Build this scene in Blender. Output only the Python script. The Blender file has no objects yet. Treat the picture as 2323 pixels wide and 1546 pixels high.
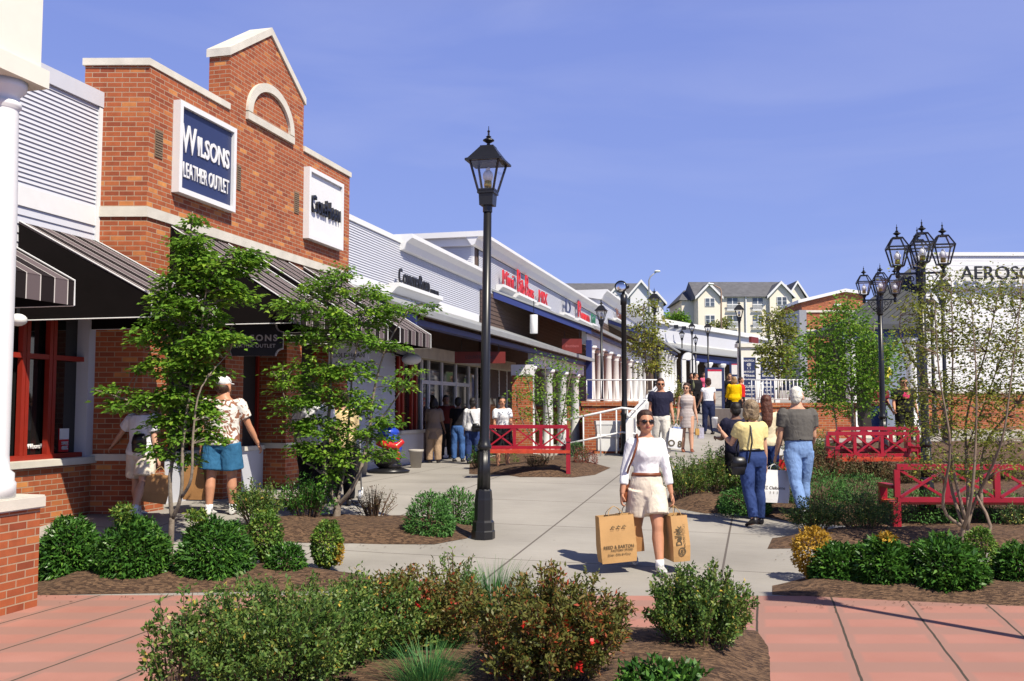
import bpy, bmesh, math, random
import numpy as np
from mathutils import Vector, Matrix, noise as mnoise

R = math.radians
rng = np.random.default_rng(7)
random.seed(7)
C = bpy.context.scene.collection
SC = bpy.context.scene

# ------------------------------------------------------------------ camera model
F, CX, CY, HOR, CAMZ = 2200.0, 1161.5, 773.0, 925.0, 1.7
PITCH = math.atan((HOR - CY) / F)
cp, sp = math.cos(PITCH), math.sin(PITCH)
U = Vector((0.2487, 0.9686, 0)); V = Vector((0.9686, -0.2487, 0)); Z = Vector((0, 0, 1))

def ray(px, py):
    x = (px - CX) / F; y = (CY - py) / F
    return Vector((x, cp - y * sp, sp + y * cp))

def at(px, py, Y):
    d = ray(px, py); k = Y / d.y
    return Vector((k * d.x, Y, CAMZ + k * d.z))

def wp(px, py, s):
    """pixel on the street-parallel wall plane at offset s -> (t, z)"""
    d = ray(px, py); k = s / d.dot(V)
    return k * d.dot(U), CAMZ + k * d.z

def wt(px, s, row=HOR): return wp(px, row, s)[0]
def wz(px, py, s): return wp(px, py, s)[1]

def sstep(a, b, x):
    t = min(1, max(0, (x - a) / (b - a))); return t * t * (3 - 2 * t)

def gz(x, y):
    p = 0.044 * min(max(y - 9.5, 0), 92)
    if y > 102: p += 0.11 * min(y - 102, 75)
    l = 0.31 * sstep(9.5, 13, y) + 0.05 * max(0, min(y - 40, 60))
    xl = -3.6 + 0.36 * max(0, min(y, 30) - 13)
    b = sstep(xl, xl + 2.0, x)
    if y > 60: b = 1
    return l * (1 - b) + p * b

def G(px, py):
    d = ray(px, py); lo, hi = 1.0, 160.0
    for _ in range(50):
        m = (lo + hi) / 2; p = d * m
        if CAMZ + p.z > gz(p.x, p.y): lo = m
        else: hi = m
    p = d * lo
    return Vector((p.x, p.y, gz(p.x, p.y)))

def gp(px, Y):
    """ground point seen in column px at depth Y"""
    x = (px - CX) / F * Y
    return Vector((x, Y, gz(x, Y)))

# ------------------------------------------------------------------ materials
MATS = {}
def newmat(name):
    m = bpy.data.materials.new(name); m.use_nodes = True
    nt = m.node_tree; b = nt.nodes['Principled BSDF']
    return m, nt, b

def link(nt, a, b): nt.links.new(a, b)

def rgba(c): return (c[0], c[1], c[2], 1)

def mat(name, col, rough=0.6, var=0.12, scale=6.0, bump=0.0, bscale=60.0, metal=0.0, spec=0.5, detail=3, fold=0.0):
    if name in MATS: return MATS[name]
    m, nt, b = newmat(name)
    b.inputs['Roughness'].default_value = rough; b.inputs['Metallic'].default_value = metal
    b.inputs['Specular IOR Level'].default_value = spec
    tc = nt.nodes.new('ShaderNodeTexCoord')
    if var > 0:
        n = nt.nodes.new('ShaderNodeTexNoise'); n.inputs['Scale'].default_value = scale; n.inputs['Detail'].default_value = detail
        link(nt, tc.outputs['Object'], n.inputs['Vector'])
        r = nt.nodes.new('ShaderNodeValToRGB')
        r.color_ramp.elements[0].position = 0.3; r.color_ramp.elements[1].position = 0.7
        r.color_ramp.elements[0].color = rgba([c * (1 - var) for c in col])
        r.color_ramp.elements[1].color = rgba([min(1, c * (1 + var)) for c in col])
        link(nt, n.outputs['Fac'], r.inputs['Fac']); link(nt, r.outputs['Color'], b.inputs['Base Color'])
    else:
        b.inputs['Base Color'].default_value = rgba(col)
    if bump > 0:
        n2 = nt.nodes.new('ShaderNodeTexNoise'); n2.inputs['Scale'].default_value = bscale; n2.inputs['Detail'].default_value = 4
        link(nt, tc.outputs['Object'], n2.inputs['Vector'])
        bp = nt.nodes.new('ShaderNodeBump'); bp.inputs['Strength'].default_value = bump; bp.inputs['Distance'].default_value = 0.01
        link(nt, n2.outputs['Fac'], bp.inputs['Height']); link(nt, bp.outputs['Normal'], b.inputs['Normal'])
        if fold:
            mp = nt.nodes.new('ShaderNodeMapping'); mp.inputs['Scale'].default_value = (1, 1, .55); mp.inputs['Rotation'].default_value = (.3, .4, 0); link(nt, tc.outputs['Object'], mp.inputs['Vector'])
            n3 = nt.nodes.new('ShaderNodeTexNoise'); n3.inputs['Scale'].default_value = 9; n3.inputs['Detail'].default_value = 3; n3.inputs['Distortion'].default_value = 1.2; link(nt, mp.outputs['Vector'], n3.inputs['Vector'])
            b2_ = nt.nodes.new('ShaderNodeBump'); b2_.inputs['Strength'].default_value = fold; b2_.inputs['Distance'].default_value = 0.05
            link(nt, n3.outputs['Fac'], b2_.inputs['Height']); link(nt, b2_.outputs['Normal'], bp.inputs['Normal'])
    MATS[name] = m
    return m

def brickmat(name, c1, c2, c3, mortar, w=0.203, h=0.0677):
    m, nt, b = newmat(name)
    b.inputs['Roughness'].default_value = 0.85
    uv = nt.nodes.new('ShaderNodeUVMap')
    br = nt.nodes.new('ShaderNodeTexBrick')
    br.inputs['Scale'].default_value = 1; br.inputs['Brick Width'].default_value = w; br.inputs['Row Height'].default_value = h
    br.inputs['Mortar Size'].default_value = 0.006; br.inputs['Mortar Smooth'].default_value = 0.2; br.inputs['Bias'].default_value = 0
    br.inputs['Color1'].default_value = (0, 0, 0, 1); br.inputs['Color2'].default_value = (1, 1, 1, 1); br.inputs['Mortar'].default_value = (0.5, 0.5, 0.5, 1)
    link(nt, uv.outputs['UV'], br.inputs['Vector'])
    ramp = nt.nodes.new('ShaderNodeValToRGB')
    e = ramp.color_ramp.elements
    e[0].position = 0.0; e[0].color = rgba(c1); e[1].position = 1.0; e[1].color = rgba(c3)
    k = e.new(0.5); k.color = rgba(c2); k = e.new(0.88); k.color = rgba(c2)
    link(nt, br.outputs['Color'], ramp.inputs['Fac'])
    nz = nt.nodes.new('ShaderNodeTexNoise'); nz.inputs['Scale'].default_value = 9; nz.inputs['Detail'].default_value = 6
    link(nt, uv.outputs['UV'], nz.inputs['Vector'])
    mr = nt.nodes.new('ShaderNodeMapRange'); mr.inputs['From Min'].default_value = 0.25; mr.inputs['From Max'].default_value = 0.75
    mr.inputs['To Min'].default_value = 0.82; mr.inputs['To Max'].default_value = 1.16
    link(nt, nz.outputs['Fac'], mr.inputs['Value'])
    mul = nt.nodes.new('ShaderNodeVectorMath'); mul.operation = 'SCALE'
    link(nt, ramp.outputs['Color'], mul.inputs[0]); link(nt, mr.outputs['Result'], mul.inputs['Scale'])
    mx = nt.nodes.new('ShaderNodeMix'); mx.data_type = 'RGBA'
    link(nt, br.outputs['Fac'], mx.inputs['Factor']); link(nt, mul.outputs['Vector'], mx.inputs['A'])
    mx.inputs['B'].default_value = rgba(mortar)
    link(nt, mx.outputs['Result'], b.inputs['Base Color'])
    bp = nt.nodes.new('ShaderNodeBump'); bp.inputs['Strength'].default_value = 0.6; bp.inputs['Distance'].default_value = 0.006; bp.invert = True
    link(nt, br.outputs['Fac'], bp.inputs['Height']); link(nt, bp.outputs['Normal'], b.inputs['Normal'])
    MATS[name] = m
    return m

def leafmat(name, stops, rough=0.45, trans=0.28):
    """leaf tone chosen per leaf from a random face attribute"""
    if name in MATS: return MATS[name]
    m, nt, b = newmat(name)
    at_ = nt.nodes.new('ShaderNodeAttribute'); at_.attribute_name = 'tone'
    r = nt.nodes.new('ShaderNodeValToRGB'); e = r.color_ramp.elements
    e[0].position = stops[0][0]; e[0].color = rgba(stops[0][1]); e[1].position = stops[-1][0]; e[1].color = rgba(stops[-1][1])
    for p, c in stops[1:-1]:
        k = e.new(p); k.color = rgba(c)
    link(nt, at_.outputs['Fac'], r.inputs['Fac'])
    link(nt, r.outputs['Color'], b.inputs['Base Color']); b.inputs['Roughness'].default_value = rough
    b.inputs['Specular IOR Level'].default_value = 0.35
    t = nt.nodes.new('ShaderNodeBsdfTranslucent'); link(nt, r.outputs['Color'], t.inputs['Color'])
    mx = nt.nodes.new('ShaderNodeMixShader'); mx.inputs['Fac'].default_value = trans
    out = nt.nodes['Material Output']
    link(nt, b.outputs['BSDF'], mx.inputs[1]); link(nt, t.outputs['BSDF'], mx.inputs[2]); link(nt, mx.outputs['Shader'], out.inputs['Surface'])
    MATS[name] = m
    return m

def glassmat(name, tint=(1, 1, 1), refl=0.12):
    m, nt, b = newmat(name)
    t = nt.nodes.new('ShaderNodeBsdfTransparent'); t.inputs['Color'].default_value = rgba(tint)
    g = nt.nodes.new('ShaderNodeBsdfGlossy'); g.inputs['Roughness'].default_value = 0.03
    mx = nt.nodes.new('ShaderNodeMixShader'); mx.inputs['Fac'].default_value = refl
    link(nt, t.outputs['BSDF'], mx.inputs[1]); link(nt, g.outputs['BSDF'], mx.inputs[2])
    link(nt, mx.outputs['Shader'], nt.nodes['Material Output'].inputs['Surface'])
    MATS[name] = m
    return m

BRICK = brickmat('red brick', (0.26, 0.056, 0.021), (0.385, 0.096, 0.031), (0.62, 0.25, 0.07), (0.42, 0.29, 0.19))
WHITE = mat('white paint', (0.80, 0.80, 0.79), 0.5, 0.02)
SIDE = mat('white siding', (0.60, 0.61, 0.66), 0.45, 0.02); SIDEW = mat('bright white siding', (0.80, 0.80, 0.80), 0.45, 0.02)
CREAM = mat('cream siding', (0.80, 0.77, 0.66), 0.6, 0.02)
STONE = mat('pale cast stone', (0.66, 0.62, 0.53), 0.8, 0.10, 4, 0.15, 80)
BLACK = mat('black lamp paint', (0.012, 0.012, 0.014), 0.35, 0.1, 8)
BLUE = mat('blue fascia paint', (0.03, 0.045, 0.18), 0.5, 0.05)
ROOFM = mat('grey metal roofing', (0.30, 0.31, 0.31), 0.5, 0.08, 2)
ROOFD = mat('dark standing seam roofing', (0.06, 0.063, 0.068), 0.65, 0.1, 2)
SHINGLE = mat('dark grey shingle', (0.115, 0.115, 0.125), 0.9, 0.2, 1.5)
SHADEWALL = mat('shade brown siding', (0.10, 0.065, 0.05), 0.7, 0.1)  # shade under the pent roofs put into the colour of white siding
REDF = mat('red window frame paint', (0.30, 0.022, 0.010), 0.45, 0.08)
BENCH = mat('red bench paint', (0.33, 0.010, 0.026), 0.35, 0.12, 5)
SEATR = mat('worn orange red seat paint', (0.50, 0.055, 0.02), 0.4, 0.2, 9)
NAVY = mat('navy sign face', (0.028, 0.040, 0.115), 0.4, 0.04)
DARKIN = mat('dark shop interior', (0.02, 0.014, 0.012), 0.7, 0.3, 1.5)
DGLASS = mat('dark window glass', (0.012, 0.012, 0.012), 0.04, 0.1, 2, spec=0.8)
MULCH = mat('brown bark mulch', (0.115, 0.062, 0.033), 0.95, 0.5, 30, 1.0, 45)
BARK = mat('grey brown bark', (0.23, 0.185, 0.14), 0.85, 0.3, 18, 0.5, 60)
STEM = mat('brown twig', (0.15, 0.09, 0.055), 0.8, 0.25, 20)
GREYM = mat('grey metal', (0.30, 0.31, 0.33), 0.4, 0.05)
LAMPGLASS = glassmat('clear lantern glass', (0.97, 0.98, 1.0), 0.10)
BULB = mat('white lamp globe', (0.86, 0.86, 0.86), 0.3, 0.0)
BRASS = mat('brass fitting', (0.55, 0.36, 0.08), 0.3, 0.1, metal=0.8)

# ------------------------------------------------------------------ object helpers
def tag(o, label=None, cat=None, group=None, kind=None):
    if label: o['label'] = label
    if cat: o['category'] = cat
    if group: o['group'] = group
    if kind: o['kind'] = kind
    return o

def thing(name, label, cat, loc=(0, 0, 0), rotz=0.0, group=None):
    o = bpy.data.objects.new(name, None); C.objects.link(o)
    o.empty_display_size = 0.2
    o.location = loc; o.rotation_euler = (0, 0, rotz)
    return tag(o, label, cat, group)

def wmat(o):
    m = Matrix.Translation(o.location) @ o.rotation_euler.to_matrix().to_4x4() @ Matrix.Diagonal((*o.scale, 1))
    return (wmat(o.parent) @ m) if o.parent else m

def copy_tree(o, parent=None):
    c = o.copy(); C.objects.link(c); c.parent = parent
    for ch in o.children: copy_tree(ch, c)
    return c

def boxuv(bm):
    uvl = bm.loops.layers.uv.verify()
    for f in bm.faces:
        n = f.normal
        if abs(n.z) > 0.75 or n.length < 1e-6:
            for l in f.loops: l[uvl].uv = (l.vert.co.x, l.vert.co.y)
        else:
            t = Z.cross(n); t.normalize()
            for l in f.loops: l[uvl].uv = (l.vert.co.dot(t), l.vert.co.z)

class MB:
    def __init__(s, M=None):
        s.bm = bmesh.new(); s.M = M
    def v(s, p):
        p = Vector(p)
        if s.M: p = s.M(p)
        return s.bm.verts.new(p)
    def face(s, pts): return s.bm.faces.new([s.v(p) for p in pts])
    def hexa(s, p):
        vs = [s.v(q) for q in p]
        for i in ((0, 1, 2, 3), (4, 5, 6, 7), (0, 1, 5, 4), (1, 2, 6, 5), (2, 3, 7, 6), (3, 0, 4, 7)):
            s.bm.faces.new([vs[k] for k in i])
        return s
    def box(s, a0, a1, b0, b1, c0, c1):
        return s.hexa([(a0, b0, c0), (a1, b0, c0), (a1, b1, c0), (a0, b1, c0), (a0, b0, c1), (a1, b0, c1), (a1, b1, c1), (a0, b1, c1)])
    def obox(s, c, ex, ey, ez):
        """centre and three half vectors"""
        c, ex, ey, ez = Vector(c), Vector(ex), Vector(ey), Vector(ez)
        return s.hexa([c - ex - ey - ez, c + ex - ey - ez, c + ex + ey - ez, c - ex + ey - ez, c - ex - ey + ez, c + ex - ey + ez, c + ex + ey + ez, c - ex + ey + ez])
    def bar(s, a, b, w, h, up=Z):
        a, b = Vector(a), Vector(b); d = (b - a)
        x = d.normalized(); y = Vector(up).cross(x)
        if y.length < 1e-4: y = Vector((1, 0, 0)).cross(x)
        y.normalize(); z = x.cross(y)
        return s.obox((a + b) / 2, d / 2, y * w / 2, z * h / 2)
    def prism(s, poly, ext):
        """planar polygon (3d points) extruded by vector"""
        e = Vector(ext)
        a = [s.v(p) for p in poly]; b = [s.v(Vector(p) + e) for p in poly]
        n = len(poly)
        s.bm.faces.new(a); s.bm.faces.new(b[::-1])
        for i in range(n): s.bm.faces.new([a[i], a[(i + 1) % n], b[(i + 1) % n], b[i]])
        return s
    def ring(s, pts): return [s.v(p) for p in pts]
    def loft(s, rings, cap=True):
        rs = [s.ring(r) for r in rings]
        n = len(rs[0])
        for a, b in zip(rs, rs[1:]):
            for i in range(n): s.bm.faces.new([a[i], a[(i + 1) % n], b[(i + 1) % n], b[i]])
        if cap: s.bm.faces.new(rs[0][::-1]); s.bm.faces.new(rs[-1])
        return s
    def tube(s, pts, rad, seg=8):
        pts = [Vector(p) for p in pts]
        if not hasattr(rad, '__len__'): rad = [rad] * len(pts)
        rings = []; prev = None
        for i, p in enumerate(pts):
            d = (pts[min(i + 1, len(pts) - 1)] - pts[max(i - 1, 0)])
            if d.length < 1e-9: d = Vector((0, 0, 1))
            d.normalize()
            if prev is None:
                x = d.cross(Vector((0, 1, 0)) if abs(d.y) < 0.9 else Vector((1, 0, 0))); x.normalize()
            else:
                x = prev - d * prev.dot(d)
                if x.length < 1e-6: x = d.cross(Vector((0, 1, 0)))
                x.normalize()
            prev = x; y = d.cross(x)
            rings.append([p + (x * math.cos(2 * math.pi * k / seg) + y * math.sin(2 * math.pi * k / seg)) * rad[i] for k in range(seg)])
        return s.loft(rings)
    def lathe(s, prof, c=(0, 0, 0), seg=16, rot=0.0):
        c = Vector(c)
        return s.loft([[c + Vector((r * math.cos(rot + 2 * math.pi * k / seg), r * math.sin(rot + 2 * math.pi * k / seg), z)) for k in range(seg)] for r, z in prof])
    def ell(s, c, r, rot=None, nu=14, nv=9):
        c = Vector(c); rings = []
        for i in range(nv):
            a = math.pi * (i + 0.35) / (nv - 0.3)
            ring = []
            for k in range(nu):
                b = 2 * math.pi * k / nu
                p = Vector((r[0] * math.sin(a) * math.cos(b), r[1] * math.sin(a) * math.sin(b), -r[2] * math.cos(a)))
                if rot: p = rot @ p
                ring.append(c + p)
            rings.append(ring)
        return s.loft(rings)
    def build(s, name, m, parent=None, smooth=False, local=False, bevel=0.0, keep=False):
        bm = s.bm
        bmesh.ops.recalc_face_normals(bm, faces=bm.faces[:])
        if bevel > 0:
            bmesh.ops.bevel(bm, geom=bm.edges[:], offset=bevel, segments=2, affect='EDGES', clamp_overlap=True)
        bm.normal_update(); boxuv(bm)
        if parent is not None and not local:
            bm.transform(wmat(parent).inverted())
        me = bpy.data.meshes.new(name); bm.to_mesh(me); bm.free()
        me.materials.append(m)
        if smooth:
            me.polygons.foreach_set('use_smooth', [True] * len(me.polygons))
        o = bpy.data.objects.new(name, me); C.objects.link(o); o.parent = parent
        return o

def street(p): return U * p.x + V * p.y + Z * p.z     # (t along street, s across, z)
def SM(): return MB(street)

def npmesh(name, verts, faces, m, parent=None, tone=None, local=False):
    verts = np.asarray(verts, np.float32); faces = np.asarray(faces, np.int32)
    if parent is not None and not local:
        off = np.array(parent.location, np.float32); verts = verts - off
    me = bpy.data.meshes.new(name); k = faces.shape[1]; n = len(faces)
    me.vertices.add(len(verts)); me.vertices.foreach_set('co', verts.ravel())
    me.loops.add(n * k); me.loops.foreach_set('vertex_index', faces.ravel())
    me.polygons.add(n); me.polygons.foreach_set('loop_start', np.arange(0, n * k, k, dtype=np.int32))
    me.update(calc_edges=True)
    if tone is not None:
        a = me.attributes.new('tone', 'FLOAT', 'FACE'); a.data.foreach_set('value', np.asarray(tone, np.float32))
    me.materials.append(m)
    o = bpy.data.objects.new(name, me); C.objects.link(o); o.parent = parent
    return o

def text_bm(s, size, ex=0.02, align='CENTER', xs=1.0, bold=0.0, space=1.0):
    cu = bpy.data.curves.new('t', 'FONT'); cu.body = s; cu.size = size; cu.extrude = ex; cu.align_x = align; cu.align_y = 'CENTER'
    cu.offset = bold; cu.space_character = space; cu.resolution_u = 3
    o = bpy.data.objects.new('t', cu); C.objects.link(o)
    dg = bpy.context.evaluated_depsgraph_get()
    me = bpy.data.meshes.new_from_object(o.evaluated_get(dg))
    bpy.data.objects.remove(o); bpy.data.curves.remove(cu)
    bm = bmesh.new(); bm.from_mesh(me); bpy.data.meshes.remove(me)
    if xs != 1.0: bm.transform(Matrix.Diagonal((xs, 1, 1, 1)))
    return bm

def text_on(name, items, m, parent, origin, ax, up):
    """items: (string, x, y, size, xs, bold, space, extrude, rot) in the plane of ax/up at origin, one lettering mesh"""
    ax, up = Vector(ax), Vector(up); nrm = ax.cross(up)
    M = Matrix((ax, up, nrm)).transposed().to_4x4(); M.translation = Vector(origin)
    mb = MB()
    for it in items:
        s, x, y, size = it[:4]
        xs = it[4] if len(it) > 4 else 1; bold = it[5] if len(it) > 5 else 0; space = it[6] if len(it) > 6 else 1
        ex = it[7] if len(it) > 7 else 0.01; rot = it[8] if len(it) > 8 else 0
        b = text_bm(s, size, ex, 'CENTER', xs, bold, space)
        b.transform(Matrix.Translation((x, y, ex)) @ Matrix.Rotation(rot, 4, 'Z'))
        b.transform(M)
        me = bpy.data.meshes.new('tmp'); b.to_mesh(me); b.free(); mb.bm.from_mesh(me); bpy.data.meshes.remove(me)
    bm = mb.bm
    if parent is not None: bm.transform(wmat(parent).inverted())
    me = bpy.data.meshes.new(name); bm.to_mesh(me); bm.free(); me.materials.append(m)
    o = bpy.data.objects.new(name, me); C.objects.link(o); o.parent = parent
    return o

def siding(name, m, parent, P0, P1, n, z0, z1, course=0.057, lap=0.020):
    P0, P1, n = Vector((P0[0], P0[1], 0)), Vector((P1[0], P1[1], 0)), Vector((n[0], n[1], 0))
    N = max(1, round((z1 - z0) / course)); c = (z1 - z0) / N
    vs = []; fs = []
    for i in range(N):
        zb = z0 + i * c
        for z, o in ((zb, lap), (zb + c, 0.002)):
            for P in (P0, P1): vs.append(P + n * o + Z * z)
    for i in range(N * 2 - 1): fs.append((2 * i, 2 * i + 1, 2 * i + 3, 2 * i + 2))
    mb = MB(); bv = [mb.bm.verts.new(v) for v in vs]
    for f in fs: mb.bm.faces.new([bv[k] for k in f])
    return mb.build(name, m, parent)

# organic surfaces: closed pieces fused by a voxel remesh (queued, evaluated together)
JOBS = []
def organic(name, mb, m, parent, voxel=0.012, smooth=3, namp=0.0, nfreq=8.0):
    bm = mb.bm
    bmesh.ops.recalc_face_normals(bm, faces=bm.faces[:])
    bmesh.ops.triangulate(bm, faces=bm.faces[:])
    me = bpy.data.meshes.new(name); bm.to_mesh(me); bm.free()
    o = bpy.data.objects.new(name, me); C.objects.link(o); o.parent = parent
    r = o.modifiers.new('r', 'REMESH'); r.mode = 'VOXEL'; r.voxel_size = voxel
    if smooth:
        sm = o.modifiers.new('s', 'SMOOTH'); sm.factor = 0.5; sm.iterations = smooth
    JOBS.append((o, m, namp, nfreq))
    return o

def flush_organic():
    dg = bpy.context.evaluated_depsgraph_get(); dg.update()
    res = [bpy.data.meshes.new_from_object(o.evaluated_get(dg)) for o, *_ in JOBS]
    for (o, m, namp, nfreq), me2 in zip(JOBS, res):
        old = o.data; o.modifiers.clear(); o.data = me2; bpy.data.meshes.remove(old)
        if namp:
            n = len(me2.vertices); co = np.empty(n * 3, np.float32); no = np.empty(n * 3, np.float32)
            me2.vertices.foreach_get('co', co); me2.vertices.foreach_get('normal', no); co = co.reshape(-1, 3); no = no.reshape(-1, 3)
            k = np.array([mnoise.noise(Vector((q[0] * nfreq, q[1] * nfreq, q[2] * nfreq * 0.6))) + 0.5 * mnoise.noise(Vector(q * nfreq * 2.3)) for q in co], np.float32)
            me2.vertices.foreach_set('co', (co + no * (k * namp)[:, None]).ravel())
        me2.materials.clear(); me2.materials.append(m)
        me2.polygons.foreach_set('use_smooth', [True] * len(me2.polygons))
    JOBS.clear()
# ------------------------------------------------------------------ camera, light, sky
cam = bpy.data.cameras.new('camera'); camo = bpy.data.objects.new('camera', cam); C.objects.link(camo)
cam.sensor_width = 36; cam.sensor_fit = 'HORIZONTAL'; cam.lens = 36 * F / 2323
cam.clip_start = 0.1; cam.clip_end = 3000
camo.location = (0, 0, CAMZ); camo.rotation_euler = (R(90) + PITCH, 0, 0)
SC.camera = camo

SUN = Vector((0.40, -0.48, 0.78)).normalized()
sl = bpy.data.lights.new('sun', 'SUN'); sl.energy = 5.0; sl.angle = R(0.5); sl.color = (1.0, 0.92, 0.78)
so = bpy.data.objects.new('sun', sl); C.objects.link(so)
so.rotation_euler = SUN.to_track_quat('Z', 'Y').to_euler()
w = bpy.data.worlds.new('World'); SC.world = w; w.use_nodes = True
wn = w.node_tree; bg = wn.nodes['Background']
sky = wn.nodes.new('ShaderNodeTexSky'); sky.sky_type = 'NISHITA'; sky.sun_disc = False
sky.sun_elevation = math.asin(SUN.z); sky.sun_rotation = math.atan2(SUN.x, SUN.y)
sky.altitude = 0; sky.air_density = 0.9; sky.dust_density = 0.0; sky.ozone_density = 6.0
# clear-air sky: milky periwinkle low down, deeper blue overhead
geo_ = wn.nodes.new('ShaderNodeTexCoord'); sepd = wn.nodes.new('ShaderNodeSeparateXYZ'); wn.links.new(geo_.outputs['Generated'], sepd.inputs[0])
rmp = wn.nodes.new('ShaderNodeValToRGB'); re_ = rmp.color_ramp.elements
re_[0].position = 0.0; re_[0].color = (0.365, 0.46, 0.95, 1); re_[1].position = 0.75; re_[1].color = (0.045, 0.07, 0.21, 1)
kk = re_.new(0.38); kk.color = (0.265, 0.35, 0.86, 1)
wn.links.new(sepd.outputs['Z'], rmp.inputs['Fac'])
scl = wn.nodes.new('ShaderNodeVectorMath'); scl.operation = 'SCALE'; scl.inputs['Scale'].default_value = 7.4; wn.links.new(rmp.outputs['Color'], scl.inputs[0])
mixs = wn.nodes.new('ShaderNodeMix'); mixs.data_type = 'RGBA'; mixs.inputs['Factor'].default_value = 0.8
wn.links.new(sky.outputs['Color'], mixs.inputs['A']); wn.links.new(scl.outputs['Vector'], mixs.inputs['B'])
cm = wn.nodes.new('ShaderNodeMapping'); cm.inputs['Rotation'].default_value = (0, R(-14), R(20)); cm.inputs['Scale'].default_value = (1.2, 1.2, 7); wn.links.new(geo_.outputs['Generated'], cm.inputs['Vector'])
cn = wn.nodes.new('ShaderNodeTexNoise'); cn.inputs['Scale'].default_value = 1.6; cn.inputs['Detail'].default_value = 7; cn.inputs['Distortion'].default_value = .6; wn.links.new(cm.outputs['Vector'], cn.inputs['Vector'])
cr = wn.nodes.new('ShaderNodeMapRange'); cr.inputs['From Min'].default_value = .48; cr.inputs['From Max'].default_value = .8; cr.inputs['To Max'].default_value = .22; wn.links.new(cn.outputs['Fac'], cr.inputs['Value'])
mc = wn.nodes.new('ShaderNodeMix'); mc.data_type = 'RGBA'; wn.links.new(cr.outputs['Result'], mc.inputs['Factor']); wn.links.new(mixs.outputs['Result'], mc.inputs['A']); mc.inputs['B'].default_value = (5.2, 5.4, 7.4, 1)
wn.links.new(mc.outputs['Result'], bg.inputs['Color']); bg.inputs['Strength'].default_value = 0.10
SC.view_settings.view_transform = 'Standard'; SC.view_settings.look = 'None'
SC.view_settings.exposure = 0.35; SC.view_settings.gamma = 1.0
SC.cycles.use_denoising = True
SC.cycles.max_bounces = 6; SC.cycles.diffuse_bounces = 1; SC.cycles.transparent_max_bounces = 16
SC.cycles.sample_clamp_indirect = 6

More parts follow.
